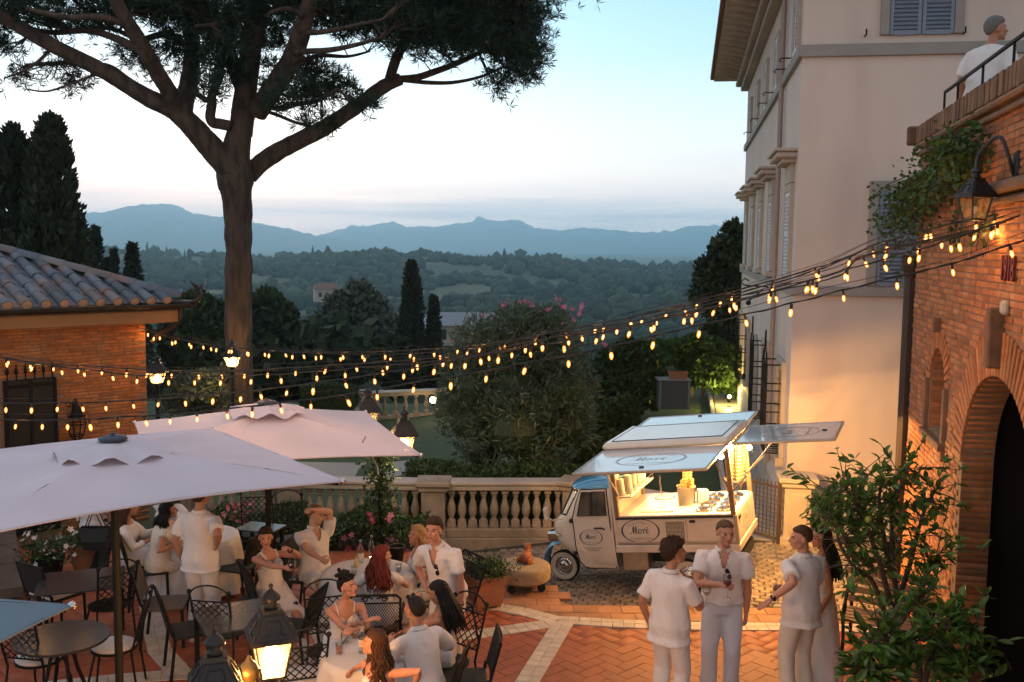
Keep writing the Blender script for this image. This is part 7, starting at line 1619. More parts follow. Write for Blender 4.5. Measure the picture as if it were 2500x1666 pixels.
strand('light string over the gate and the back of the rear parasol, bulbs well spaced', (-5.6, 11.4), (4.12, 8.2), S4, us=U4)
U5 = [v / 1.8824 for v in (75, 195, 310, 410, 540, 660, 780, 905, 1040, 1160, 1287, 1428, 1590, 1733, 1905, 2072, 2238)] + [1250 + v / 1.8824 for v in (68, 260, 455, 655, 865, 1070, 1285, 1522, 1768, 2022)] + [2466]
S5 = [(-70, 1030), q4(0, 464), q4(310, 462), q4(540, 450), q4(780, 438), q4(1040, 412), q4(1287, 384), q4(1590, 346), q4(1905, 290), q4(2238, 236), q3(68, 462), q3(260, 428), q3(455, 388), q3(655, 340), q3(865, 290), q3(1070, 242), q3(1285, 190), q3(1522, 130), q3(1768, 68), q3(2022, 8), q5(1475, 780), q5(1575, 750)]
strand('nearest and lowest light string with the biggest bulbs', (-5.2, 10.6), (4.05, 7.9), S5, us=U5, wire=.07)
# ---- garden and path lights
for (x, y, Y, lab) in ((1631, 921, 28.5, 'small white path light at the far edge of the slab path'), (1634, 960, 24.2, 'small white path light nearer along the slab path')):
    p = at(*d2(x, y), Y); m = MB(); m.lathe([(.05, -.04), (.055, 0), (.05, .03), (.002, .035)], 10); o = m.build('path_light', pmat('white_lamp', (1, 1, 1), .4, 0, emit=(1., .93, .82), es=14.), loc=p); tag(o, lab, 'light')
def spot_thing(name, label, p, power, col, show=True, r=.06):
    t = thing(name, label, 'light', p); m = MB(); m.lathe([(.05, -.12), (.06, -.02), (.05, 0)], 10); m.build('case', IRON, t); m = MB(); m.ell((0, 0, .045), r * .8, 10, 6); m.build('lens', HOT, t, smooth=True); lamp('garden_light', (p[0], p[1] - .02, p[2] + .16), power, col, .06)
p = at(*d2(1668, 882), 28.6); spot_thing('garden_spotlight', 'yellow garden light shining in the vines at the end of the path', (p.x, p.y - .5, p.z - .35), 120, (1., .70, .18))
p = at(*d2(995, 923), 30.6); spot_thing('garden_spotlight', 'bright garden light behind the distant balustrade left of the oleander', (p.x, p.y, p.z), 7, (1., .72, .30), r=.13)
# ---- things on the tables
BTL = pmat('beer_bottle_glass', (.10, .045, .012), .08, 0, trans=.6); LABEL = pmat('paper_label', (.62, .58, .50), .6, .1, 30); WINE = pmat('red_wine', (.09, .008, .012), .1, 0); ORNG = pmat('orange_drink', (.60, .13, .02), .15, 0); ICE = pmat('ice', (.75, .76, .78), .15, .05)
def bottle(label, p, glass, fill=None, h=.24, r=.031, group=None, cat='bottle', band=True):
    t = thing('bottle', label, cat, p, group=group); k = h / .24; m = MB(); m.lathe([(r * .9, 0), (r, .01), (r, .13 * k), (r * .8, .155 * k), (r * .42, .185 * k), (r * .40, .225 * k), (r * .46, .23 * k), (r * .46, .24 * k)], 14); m.build('glass', glass, t, smooth=40)
    if fill: m = MB(); m.lathe([(r * .8, .01), (r * .85, .02), (r * .85, .09 * k), (.002, .09 * k)], 12); m.build('drink', fill, t, smooth=40)
    if band: m = MB(); m.lathe([(r * 1.02, .05 * k), (r * 1.02, .105 * k)], 14, cap=False); m.build('label', LABEL, t, smooth=True)
    return t
def tumbler(label, p, fill=None, h=.095, r=.038, cat='glass'):
    t = thing('glass', label, cat, p); m = MB(); m.lathe([(r * .82, 0), (r, h), (r * .95, h), (r * .8, .008), (.001, .008)], 16, cap=False); m.build('tumbler', CLEARG, t, smooth=40)
    if fill: m = MB(); m.lathe([(r * .78, .009), (r * .88, h * .6), (.001, h * .6)], 14); m.build('drink', fill, t, smooth=40)
    return t
def tpx(x, y, z=.75): p = gz(*d2(x, y), z); return (p.x, p.y, z)
def c2d(x, y): return ((600 + x / 3.038) / 1.0625, (1150 + y / 3.038) / 1.0625)
AMB = pmat('amber_beer', (.35, .15, .02), .1, 0, trans=.3)
bottle('clear tall water bottle with reddish label in the middle of the nearest table', tpx(*c2d(862, 1345)), CLEARG, None, .30, .036); bottle('amber beer bottle behind the tall clear bottle on the nearest table', tpx(*c2d(806, 1235)), CLEARG, AMB, .25); bottle('slim clear bottle at the back of the nearest table', tpx(*c2d(856, 1225)), CLEARG, None, .25); bottle('beer bottle with white label at the right of the nearest table', tpx(*c2d(938, 1320)), CLEARG, AMB, .26)
t = tumbler('short glass of orange drink with a black straw on the nearest table', tpx(*c2d(695, 1352)), ORNG); m = MB(); m.bar((-.02, 0, .02), (.075, .0, .16), .004, 5); m.build('straw', SEAL, t)
tumbler('small glass by the elbow of the woman with the bun', tpx(*c2d(733, 1268)), ICE, .08); 
m = MB(); m.cbox((0, 0, .005), (.15, .075, .009), .004); o = m.build('phone', pmat('pink_phone', (.55, .40, .46), .3, 0), loc=tpx(*c2d(792, 1290), z=.752)); tag(o, 'pale pink phone lying flat on the nearest table', 'phone')
m = MB(); [m.ell((rnd.gauss(0, .018), rnd.gauss(0, .012), .012 + rnd.random() * .012), (.022, .018, .012), 7, 5) for _ in range(6)]; o = m.build('napkin', pmat('napkin_paper', (.72, .68, .66), .9, .05), loc=tpx(*c2d(770, 1388), z=.75)); tag(o, 'crumpled white paper napkin at the front of the nearest table', 'napkin')
m = MB(); m.lathe([(.03, 0), (.045, .025), (.04, .025), (.028, .006), (.001, .006)], 14, cap=False); o = m.build('ashtray', SEAL, loc=tpx(*c2d(905, 1215), z=.75)); tag(o, 'small dark ashtray at the back edge of the nearest table', 'ashtray')
bottle('glass bottle with silver neck standing left on the middle round table', tpx(*c2d(853, 680)), CLEARG, None, .27, .035); bottle('glass bottle behind the red hair on the middle round table', tpx(*c2d(932, 640)), CLEARG, None, .26, .035, band=False)
tumbler('glass of ice water at the left front of the middle round table', tpx(*c2d(802, 765)), ICE); tumbler('glass of water near the phone on the middle round table', tpx(*c2d(1133, 745)), ICE); tumbler('low glass beside the red haired woman on the middle round table', tpx(*c2d(1055, 715)), ICE, .08)
t = thing('cone_cup', 'upturned brown wafer cone in a little stand on the middle table', 'cone', tpx(*c2d(818, 710))); m = MB(); m.lathe([(.035, 0), (.03, .02), (.025, .03), (.001, .14)], 12); m.build('cone', CONEM, t, smooth=40)
m = MB(); m.cbox((0, 0, .005), (.16, .08, .009), .004); o = m.build('phone', pmat('blue_phone', (.22, .34, .55), .25, 0), loc=tpx(*c2d(1205, 708), z=.752)); o.rotation_euler.z = .25; tag(o, 'blue phone at the right edge of the middle round table', 'phone')
m = MB(); m.lathe([(.05, 0), (.085, .012), (.08, .012), (.05, .004), (.001, .004)], 18, cap=False); o = m.build('plate', WHITEP, loc=tpx(*c2d(1135, 672), z=.75)); tag(o, 'small white plate with crumbs on the middle round table', 'plate')
m = MB(); m.cbox((0, 0, .005), (.075, .15, .009), .004); o = m.build('phone', pmat('dark_phone', (.05, .06, .09), .15, 0, emit=(.6, .8, 1.), es=.5), loc=(-3.78, 12.35, .752)); tag(o, 'phone with lit screen on the cream tablecloth', 'phone')
m = MB(); m.lathe([(.04, 0), (.10, .04), (.095, .04), (.04, .006), (.001, .006)], 18, cap=False); o = m.build('bowl', WHITEP, loc=(-4.3, 12.42, .75)); tag(o, 'white bowl with a spoon in front of the seated women at the back', 'bowl')
for i in range(3): m = MB(); m.cbox((0, 0, .004), (.21, .29, .004), .001); o = m.build('menu', pmat('menu_paper', (.62, .62, .66), .7, .12, 14), loc=(-3.34 + .12 * i, 12.88 + .04 * i, .752 + .006 * i)); o.rotation_euler.z = .4 - .5 * i; tag(o, ('menu sheet at the bottom of the three on the side table', 'menu sheet in the middle of the three on the side table', 'menu sheet on top of the three on the side table')[i], 'menu')
# ================================================================== people
def skin_mat(n, c): return pmat('skin_' + n, c, .48, .06, 14, sss=.08)
SKINS = {'fair': skin_mat('fair', (.52, .29, .19)), 'tan': skin_mat('tan', (.40, .19, .11)), 'red': skin_mat('warm', (.48, .23, .15)), 'brown': skin_mat('brown', (.33, .15, .085))}
LIPS = pmat('lips', (.34, .10, .08), .4, 0); EYES = pmat('eye', (.05, .035, .03), .15, 0)
HAIRS = {k: pmat('hair_' + k, c, .6, .3, 40, rand=.3, bump=.6, bs=120, spec=.25) for k, c in (('brown', (.045, .024, .013)), ('black', (.010, .008, .008)), ('blond', (.36, .21, .085)), ('sandy', (.16, .085, .04)), ('auburn', (.14, .022, .014)), ('grey', (.13, .125, .12)), ('chestnut', (.055, .024, .012)))}
LINEN = pmat('white_linen', (.72, .68, .67), .85, .05, 6, bump=.12, bs=260, transl=.06); COTN = pmat('cream_cotton', (.66, .60, .52), .85, .05, 6, bump=.12, bs=220); BLUEW = pmat('pale_blue_cotton', (.56, .58, .66), .8, .05, 6, bump=.1, bs=220); NETF = pmat('crochet_net', (.62, .56, .45), .9, .2, 70, bump=.8, bs=90); SHOE = pmat('shoe_leather', (.40, .34, .28), .6, .1); WATCH = pmat('black_watch', (.012, .012, .014), .25, 0)
V3 = Vector
def ik(a, t, l1, l2, hint):
    d = t - a; L = min(d.length, (l1 + l2) * .995); L = max(L, abs(l1 - l2) + .02); u = d.normalized(); x = (l1 * l1 - l2 * l2 + L * L) / (2 * L); h = math.sqrt(max(0, l1 * l1 - x * x))
    p = hint - u * hint.dot(u)
    if p.length < 1e-4: p = V3((0, 0, -1)) - u * u.z * -1
    return a + u * x + p.normalized() * h, a + u * L
def loft(m, secs, n=18):
    P = [[c + rx_ * (a * math.cos(2 * pi * j / n)) + ry_ * (b * math.sin(2 * pi * j / n)) for j in range(n)] for c, rx_, ry_, a, b in secs]; m.grid(P, closed=True); k = len(m.v); m.f.append(tuple(range(k - n, k))); m.m.append(0); b0 = k - n * len(secs); m.f.append(tuple(range(b0, b0 + n))[::-1]); m.m.append(0)
def wrinkle(me, amp, sc=(7, 7, 3.2), seed=0., smooth=True):
    me.update(); n = len(me.vertices); co = np.empty(n * 3, np.float32); me.vertices.foreach_get('co', co); co = co.reshape(-1, 3); no = np.array([v.normal[:] for v in me.vertices])
    d = np.array([noise.noise((x * sc[0] + 2.2 * z, y * sc[1] + seed, z * sc[2] + 1.1 * x)) + .6 * (1 - abs(noise.noise((x * 9 + z * 6 + seed, y * 9, z * 4 - x * 5)))) for x, y, z in co]); co += no * (d * amp - amp * .35)[:, None]; me.vertices.foreach_set('co', co.ravel()); me.update()
def hand(m, w, d, pn, typ, s=1., side=1):
    """palm, four unequal bent fingers and a thumb; w wrist, d towards the fingers, pn palm normal"""
    d = d.normalized(); pn = (pn - d * pn.dot(d)).normalized(); y = pn.cross(d) * side   # thumb side
    m.tube([w - d * .02 * s, w + d * .03 * s, w + d * .075 * s, w + d * .092 * s], [.024 * s, .030 * s, .033 * s, .026 * s], 10, sx=1, sy=1) if 0 else None
    F = Matrix((d, y, pn)).transposed(); m.ell(w + d * .045 * s, (.056 * s, .040 * s, .0165 * s), 14, 8, R=F); m.ell(w + d * .012 * s, (.035 * s, .028 * s, .020 * s), 10, 8, R=F)
    bend = {'relax': (.35, .45, .3), 'grip': (.85, 1.1, .7), 'flat': (.08, .1, .05), 'curl': (.6, .8, .5)}[typ]
    for k, (off, L) in enumerate(((.030, .068), (.010, .076), (-.010, .070), (-.029, .054))):
        p = w + d * (.088 - .004 * abs(k - 1)) * s + y * off * s; q = d + y * off * 2.2; q.normalize(); pts = [w + d * .05 * s + y * off * .8 * s, p]; a = 0
        for j, fr in enumerate((.45, .32, .25)): a += bend[j] * (1 + .08 * k); pts.append(pts[-1] + (q * math.cos(a) + pn * math.sin(a)) * L * fr * s)
        m.tube(pts, [.010 * s, .0098 * s, .0092 * s, .0085 * s, .0072 * s], 8)
    b = w + d * .022 * s + y * .026 * s; t1 = b + (d * .75 + y * .75 + pn * .35).normalized() * .042 * s; c = {'relax': .5, 'grip': 1.1, 'flat': .1, 'curl': .7}[typ]; t2 = t1 + (d * .9 + y * .30 * (1 - c) + pn * (.25 + .7 * c)).normalized() * .030 * s; t3 = t2 + (d * .8 - y * .25 * c + pn * .6 * c).normalized() * .024 * s; m.tube([b, t1, t2, t3], [.0145 * s, .012 * s, .0105 * s, .008 * s], 8)
def person(label, loc, yaw, sex='m', ht=1.75, hip=None, lean=0., side=0., twist=0., head=(0, 0, 0), hands=None, feet=None, top='shirt', bottom='trousers', topm=None, botm=None, hair='short', hairc='brown', skin='fair', sleeve=.62, z0=0., hem=-.12, vneck=True, fat=1., watch=None, group=None, knees=None, hand_t=('relax', 'relax'), elbows=None, extra=None):
    k = ht / 1.75; t = thing('person', label, 'person', (loc[0], loc[1], z0), R(yaw)); Wm = WM[t.name]; inv = Wm.inverted(); f_ = sex == 'f'
    hip = (.955 * k) if hip is None else hip; pel = V3((0, 0, hip)); S = V3((math.sin(R(side)), math.sin(R(lean)), math.cos(R(lean)) * math.cos(R(side)))).normalized(); sit = hip < .7
    Rp = V3((1, 0, 0)); tw_ = Matrix.Rotation(R(twist), 3, S); Rs_ = tw_ @ (V3((1, 0, 0)) - S * S.x).normalized(); Fs = S.cross(Rs_); nb = pel + S * .50 * k; sh = .172 if f_ else .195; sh *= k
    shl = [nb - S * .068 * k + Rs_ * s_ * sh for s_ in (-1, 1)]; Hm = Matrix.Rotation(R(yaw * 0 + head[0]), 3, 'Z') @ Matrix.Rotation(R(-head[1]), 3, 'X') @ Matrix.Rotation(R(head[2]), 3, 'Y')
    Fh = V3((Fs.x, Fs.y, 0)).normalized(); Hb = Matrix((V3((Fh.y, -Fh.x, 0)), Fh, V3((0, 0, 1)))).transposed() @ Hm; hs = (.97 if f_ else 1.03) * (k ** .5); hc = nb + S * .105 * k + V3((0, 0, .07)) * k + Hb @ V3((0, .035, 0)); HM = Matrix.Translation(hc) @ Hb.to_4x4() @ Matrix.Scale(hs, 4)
    m = MB(); q = .86 if f_ else 1.; W_ = lambda x, f: x * k * f * fat
    spine = [(-.10, .150, .105), (0, .158, .115), (.10, .140 if not f_ else .125, .102), (.20, .135 if not f_ else .120, .098), (.30, .155 if not f_ else .138, .112), (.40, .165 if not f_ else .145, .108), (.46, .135, .085), (.50, .075, .068), (.53, .055, .058)]
    def tor(off=0., lo=-.1, hi=.53, grow=None):
        out = []
        for s_, a, b in spine:
            if s_ < lo - 1e-6 or s_ > hi + 1e-6: continue
            f = max(0, min(1, s_ / .45)); rx_ = Rp.lerp(Rs_, f).normalized(); rx_ = (rx_ - S * rx_.dot(S)).normalized(); ry_ = S.cross(rx_); g = (grow(s_) if grow else 0)
            out.append((pel + S * s_ * k, rx_, ry_, W_(a, 1) + off + g, W_(b, 1) + off + g))
        return out
    loft(m, tor())
    if f_:
        for s_ in (-1, 1): m.ell(pel + S * .33 * k + Rs_ * s_ * .07 * k + Fs * .085 * k, .058 * k, 12, 8)
    # arms
    al, fl = .285 * k, .255 * k; arms = []
    for i, s_ in enumerate((-1, 1)):
        tgt = None if hands is None else hands[i]; tgt = (shl[i] + Rs_ * s_ * .07 - V3((0, 0, .50 * k)) + Fs * .05) if tgt is None else (inv @ V3(tgt))
        hint = (V3(elbows[i]) if elbows and elbows[i] else (V3((s_ * .6, -.8, -.35)))); e, w = ik(shl[i], tgt, al, fl, hint); arms.append((shl[i], e, w)); g = (.84 if f_ else 1.) * k * (fat ** .7)
        m.tube([shl[i] - Rs_ * s_ * .03, shl[i], shl[i].lerp(e, .3), shl[i].lerp(e, .75), e, e.lerp(w, .25), e.lerp(w, .7), w], [.044 * g, .050 * g, .050 * g, .043 * g, .038 * g, .042 * g, .033 * g, .0255 * g], 12)
        pn = (Fs * .2 - Rs_ * s_ * .8 - V3((0, 0, .3))) if hand_t[i] != 'flat' else V3((0, -.3, .9)); hand(m, w, (w - e), pn, hand_t[i], k * (.92 if f_ else 1.), side=-s_)
    # legs
    tl, sl_ = .425 * k, .42 * k; legs = []
    for i, s_ in enumerate((-1, 1)):
        h = pel + V3((s_ * .088 * k, .0, -.04)); ft = V3(feet[i]) if feet else V3((s_ * .11, .02, .085)) if not sit else V3((s_ * .12, .42, .085)); kn, an = ik(h, ft, tl, sl_, V3(knees[i]) if knees else V3((s_ * .12, 1, .25))); legs.append((h, kn, an)); g = k * (fat ** .5)
        m.tube([h, h.lerp(kn, .3), h.lerp(kn, .8), kn, kn.lerp(an, .3), kn.lerp(an, .8), an], [.088 * g, .082 * g, .058 * g, .052 * g, .054 * g, .034 * g, .032 * g], 12)
        m.tube([an + V3((0, -.03, -.04)), an + V3((0, .06, -.045)), an + V3((s_ * .01, .15, -.062))], [.032, .035, .022], 8)
    # neck and head
    m.tube([nb - S * .05, nb + S * .03, hc + Hb @ V3((0, -.02, -.055)) * hs], [.072 * k, .052 * k * q, .050 * k * q], 12); hh = [((0, -.012, .025), (.076, .095, .088)), ((0, .026, -.032), (.060, .066, .076)), ((0, .066, -.090), (.026, .022, .020)), ((.040, .020, -.064), .025), ((-.040, .020, -.064), .025), ((.040, .058, -.018), .025), ((-.040, .058, -.018), .025), ((0, .074, .024), (.052, .018, .013)), ((0, .088, -.058), (.024, .011, .012)), ((.079, -.008, -.012), (.010, .018, .030)), ((-.079, -.008, -.012), (.010, .018, .030))]
    for c, r_ in hh: r3 = (r_, r_, r_) if isinstance(r_, float) else r_; m.ell(hc + Hb @ (V3(c) * hs), tuple(x * hs for x in r3), 16, 10, R=Hb)
    m.tube([hc + Hb @ (V3(p) * hs) for p in ((0, .078, .022), (0, .100, -.008), (0, .113, -.027), (0, .098, -.036))], [.009, .011, .0135, .009], 8)
    me = remesh(m, .0078, 2, 'body'); me.materials.append(SKINS[skin]); me.materials.append(LIPS); me.materials.append(EYES); me.materials.append(HAIRS[hairc]); iH = HM.inverted()
    for p in me.polygons:
        if (p.center - hc).length > .14: continue
        c = iH @ p.center
        if c.y < .05: continue
        ax_ = abs(c.x)
        if (c.x / .024) ** 2 + ((c.z + .058) / .0085) ** 2 < 1 and c.y > .085: p.material_index = 1
        elif ((ax_ - .031) / .0115) ** 2 + ((c.z - .001) / .0052) ** 2 < 1: p.material_index = 2
        elif ((ax_ - .032) / .019) ** 2 + ((c.z - .0235) / .0036) ** 2 < 1: p.material_index = 3
    body = link('body', me, t)
    # hair: a cap that sinks into the skull along the hairline, strands for long hair
    hm = HAIRS[hairc]; short = hair in ('short', 'curly', 'crop'); mb = MB(); nu, nv = 56, 36; P = []
    for i in range(nv + 1):
        th = pi * (i + .02) / (nv + .04); row = []
        for j in range(nu):
            a = 2 * pi * j / nu; d = V3((math.sin(th) * math.cos(a), math.sin(th) * math.sin(a), math.cos(th))); front = d.y
            line = .20 + .16 * (1 - abs(d.x)) if front > .35 else (-.22 if front > -.05 else -.22 - .7 * min(1, (-.05 - front) / .5))   # z of the hairline
            line = line if not (-.05 <= front <= .35) else (-.22 + (front + .05) / .4 * (.42 + .16 * (1 - abs(d.x)))); line += .10 * noise.noise((d.x * 9, d.y * 9, d.z * 9 + loc[0])); f = max(0, min(1, (d.z - line) / .26)); th_ = {'short': .014, 'crop': .008, 'curly': .024, 'bun': .016, 'long': .016, 'bob': .02}[hair]
            th_ *= 1 + .8 * max(0, d.z) * (hair in ('short', 'curly')); n_ = noise.noise((d.x * 6 + loc[0] * 9, d.y * 6, d.z * 6)) * .35 + (noise.noise((d.x * 17, d.y * 17 + loc[1], d.z * 17)) * (.75 if hair == 'curly' else .22)); e = -.016 * (1 - f) + th_ * f * (1 + n_); r = V3((.076 + e, .095 + e, .088 + e)); row.append(HM @ (V3((0, -.012, .025)) + V3((d.x * r.x, d.y * r.y, d.z * r.z))))
        P.append(row)
    mb.grid(P, closed=True)
    if hair == 'bun':
        for _ in range(26): v = V3((rnd.gauss(0, .03), -.05 + rnd.gauss(0, .03), .13 + rnd.gauss(0, .02))); mb.ell(HM @ v, .021, 7, 5)
        for _ in range(24): a = rnd.uniform(.6, 2.5); mb.ell(HM @ V3((.066 * math.cos(a), .060 * math.sin(a), .098 + rnd.gauss(0, .012))), .015, 6, 5)
    if hair in ('long', 'bob'):
        dv = extra.get('hairdrop', (0, -.05, -.34)) if extra else (0, -.05, -.34); L = V3(dv); wav = (extra or {}).get('wave', .3)
        for s_ in range(150):
            a = rnd.uniform(-.25 * pi, 1.25 * pi) + pi; zz = rnd.uniform(-.2, .92); d = V3((math.sqrt(1 - zz * zz) * math.cos(a), math.sqrt(1 - zz * zz) * math.sin(a), zz))
            if d.y > .25: d.y = -d.y * .4
            p0 = HM @ (V3((0, -.012, .025)) + V3((d.x * .080, d.y * .099, d.z * .090))); p1 = HM @ V3((d.x * .094, -.02 + d.y * .10, -.03)); Lk = rnd.uniform(.7, 1.08); p3 = p1 + L * Lk + V3((d.x * .05, min(d.y, 0) * .03, 0)) + V3((rnd.gauss(0, .02), rnd.gauss(0, .02), 0)); p2 = p1.lerp(p3, .5) + V3((d.x * .03, -.02, 0)); pts, _ = smooth_path([p0, p1, p2, p3], [1, 1, 1, 1], 4); ph = rnd.random() * 6
            pts = [p + V3((.016 * wav * math.sin(i * 1.1 + ph) * i / 6, .014 * wav * math.cos(i * .9 + ph) * i / 6, 0)) for i, p in enumerate(pts)]; mb.tube(pts, list(np.interp(np.linspace(0, 1, len(pts)), [0, .3, .8, 1], [.010, .013, .011, .003])), 5, False)
    mb.build('hair', hm, t, smooth=True)
    tm = topm or LINEN; bm_ = botm or LINEN
    # clothes
    def top_garment(name, off, lo, hi, sl, mat, loose=.018, straps=False):
        g = MB(); gr = lambda s_: loose * max(0, min(1, (.36 - s_) / .3)); secs = tor(off, max(lo, -.1), hi, gr)
        if lo < -.1:
            c = pel + S * lo * k if not sit else pel + S * -.09; secs.insert(0, (c, Rp, S.cross(Rp), W_(.165, 1) + off + loose * 1.5, W_(.125, 1) + off + loose * 1.5))
        if hi < .45 and straps: pass
        loft(g, secs)
        if f_ and hi >= .36:
            for s_ in (-1, 1): g.ell(pel + S * .33 * k + Rs_ * s_ * .07 * k + Fs * .088 * k, .058 * k + off, 12, 8)
        if sl > 0:
            for i, s_ in enumerate((-1, 1)):
                a, e, w = arms[i]; end = a.lerp(e, min(sl, 1)) if sl <= 1 else e.lerp(w, sl - 1); rr = .063 * k * (fat ** .5) * (.92 if f_ else 1.); pts = [a - Rs_ * s_ * .07 + S * .004, a - S * .004, a.lerp(e, .3)] + ([e] if sl > 1 else []) + [end]; g.tube(pts, [rr * .92, rr * 1.04, rr * 1.1] + ([rr * .95] if sl > 1 else []) + [rr * (1.22 if sl < 1 else .85)], 14)
        me = remesh(g, .0125, 5, name); wrinkle(me, .019 if not straps else .006, seed=loc[0] * 5); me.materials.append(mat)
        if vneck and hi > .47:
            b = bmesh.new(); b.from_mesh(me); dele = []
            for fc in b.faces:
                c = fc.calc_center_median() - (pel + S * .50 * k); u, w2, ff = c.dot(Rs_), c.dot(S), c.dot(Fs)
                if ff > .02 and -.15 < w2 and abs(u) < .012 + .30 * (w2 + .15): dele.append(fc)
            bmesh.ops.delete(b, geom=dele, context='FACES'); b.to_mesh(me); b.free()
        o = link(name, me, t)
        if straps:
            sm_ = MB()
            for s_ in (-1, 1): sm_.tube([pel + S * .40 * k + Rs_ * s_ * .075 * k + Fs * .118 * k, nb - S * .005 + Rs_ * s_ * .095 * k + Fs * .03, nb - S * .03 + Rs_ * s_ * .095 * k - Fs * .05, pel + S * .36 * k + Rs_ * s_ * .08 * k - Fs * .112 * k], .0065 if straps != 'wide' else .014, 6)
            sm_.build('strap', mat, t)
        return o
    if top == 'shirt':
        o = top_garment('shirt', .020, hem, .50, sleeve, tm, .026)
        c = MB(); cl_ = [nb + S * .020 * k + (Rs_ * math.cos(a) * .070 + Fs * math.sin(a) * .070) * k - S * .02 * max(0, math.sin(a)) for a in np.linspace(pi * .62, pi * 2.38, 14)]; c.tube(cl_, .016, 6, sx=.6, sy=1.4); c.build('collar', tm, o)
    elif top == 'tee': top_garment('shirt', .018, hem, .50, sleeve, tm, .022)
    elif top == 'blouse': top_garment('blouse', .020, hem, .47, sleeve, tm, .02)
    elif top == 'cami': top_garment('camisole', .010, hem, .37, 0, tm, .006, straps=(extra or {}).get('straps', True))
    elif top == 'tube': top_garment('top', .010, hem, .37, 0, tm, .006)
    if bottom in ('trousers', 'shorts'):
        g = MB(); loft(g, [(pel + S * s_ * k, Rp, S.cross(Rp), W_(a, 1), W_(b, 1)) for s_, a, b in ((-.10, .172, .128), (-.04, .176, .132), (.03, .168, .124))])
        for h, kn, an in legs:
            if bottom == 'shorts': g.tube([h, h.lerp(kn, .4), h.lerp(kn, .85)], [.105 * k, .102 * k, .098 * k], 14)
            else: g.tube([h, h.lerp(kn, .4), kn, kn.lerp(an, .4), kn.lerp(an, .99)], [.104 * k, .098 * k, .082 * k, .078 * k, .080 * k], 14)
        me = remesh(g, .014, 3, 'trousers'); wrinkle(me, .010, (8, 8, 5), loc[1]); me.materials.append(bm_); link(bottom, me, t)
    elif bottom == 'skirt':
        g = MB(); fl_k = (extra or {}).get('flare', 1.); kn = (legs[0][1] + legs[1][1]) / 2; an = (legs[0][2] + legs[1][2]) / 2; d1 = (kn - pel).normalized()
        if sit:
            up_ = V3((0, 0, 1)); loft(g, [(pel - d1 * .10 + up_ * .02, V3((1, 0, 0)), up_, .17, .12), (pel + d1 * .1, V3((1, 0, 0)), up_, .20, .13), (pel.lerp(kn, .6), V3((1, 0, 0)), up_, .21, .12), (kn + d1 * .03 - up_ * .0, V3((1, 0, 0)), (up_ - d1 * .6).normalized(), .22, .12), (kn.lerp(an, .3) + d1 * .05, V3((1, 0, 0)), -d1 + up_ * .1, .25 * fl_k, .15 * fl_k), (kn.lerp(an, .75) + d1 * .05, V3((1, 0, 0)), -d1, .31 * fl_k, .20 * fl_k), (an + d1 * .06 - up_ * .02, V3((1, 0, 0)), -d1, .35 * fl_k, .24 * fl_k)], 24)
        else: loft(g, [(pel + V3((0, 0, z)), Rp, V3((0, 1, 0)), a, b) for z, a, b in ((.12, .14, .115), (0, .178, .14), (-.2, .20, .165), (-.5, .23, .20), (-.84 * k, .27, .24))], 24)
        me = remesh(g, .016, 3, 'skirt'); wrinkle(me, .026, (9, 9, 1.2) if not sit else (9, 3, 3), loc[0]); me.materials.append(bm_); link('skirt', me, t)
    for h, kn, an in legs:
        s_ = MB(); s_.ell(an + V3((0, .055, -.052)), (.045, .125, .038), 12, 8); s_.box(an + V3((0, .055, -.078)), (.075, .21, .014)); s_.build('shoe', SHOE, t, smooth=40)
    if watch is not None:
        a, e, w = arms[watch]; d = (w - e).normalized(); x, y = frame(d); c = w - d * .02; g = MB(); g.tube([c + (x * math.cos(q) + y * math.sin(q)) * .031 for q in np.linspace(0, 2 * pi, 15)], .009, 6); g.cbox(c + (x * .0 + y * .0) + V3((0, -.034, .012)), (.036, .012, .036), .004); g.build('watch', WATCH, t)
    t['_arms'] = 0; del t['_arms']
    return t, Wm, HM, [(Wm @ a, Wm @ e, Wm @ w) for a, e, w in arms]
def sunglasses(label, M, spread=.07, hang=False):
    t = thing('sunglasses', label, 'sunglasses', M.translation); inv = WM[t.name].inverted(); m = MB()
    for s_ in (-1, 1): m.ell(V3((s_ * .033, 0, 0)), (.027, .006, .021), 12, 8, M=inv @ M)
    m.bar(V3((-.01, 0, .008)), V3((.01, 0, .008)), .003, 5, M=inv @ M); m.build('lens', pmat('dark_lens', (.012, .012, .015), .08, 0), t, smooth=True)
    m = MB()
    for s_ in (-1, 1): m.tube([V3((s_ * .06, 0, .01)), V3((s_ * .072, -.06, .01)), V3((s_ * .07, -.12, -.01))] if not hang else [V3((s_ * .055, 0, .01)), V3((s_ * .02, -.012, .02)), V3((-s_ * .03, -.012, .01))], .003, 5, M=inv @ M)
    m.build('frame', SEAL, t); return t
def wineglass(label, p, fill=WINE, s=1.):
    t = thing('wine_glass', label, 'wine glass', p); m = MB(); m.lathe([(.033 * s, 0), (.030 * s, .003), (.004, .008), (.0035, .085 * s), (.012 * s, .095 * s), (.036 * s, .125 * s), (.040 * s, .155 * s), (.033 * s, .195 * s)], 18, cap=False); m.build('bowl', CLEARG, t, smooth=True)
    if fill: m = MB(); m.lathe([(.004, .096 * s), (.034 * s, .126 * s), (.036 * s, .14 * s), (.001, .14 * s)], 16, cap=False); m.build('wine', fill, t, smooth=True)
    return t
def w4(x, y, Y): return at(1500 + x / 3.365, 1200 + y / 3.365, Y)
def w2(x, y, Y): return at(600 + x / 3.038, 1150 + y / 3.038, Y)
def wz(x, y, Y): return at(540 + x / 4.614, 1180 + y / 4.614, Y)
def w1(x, y, Y): return at(x / 2.047, 900 + y / 2.047, Y)
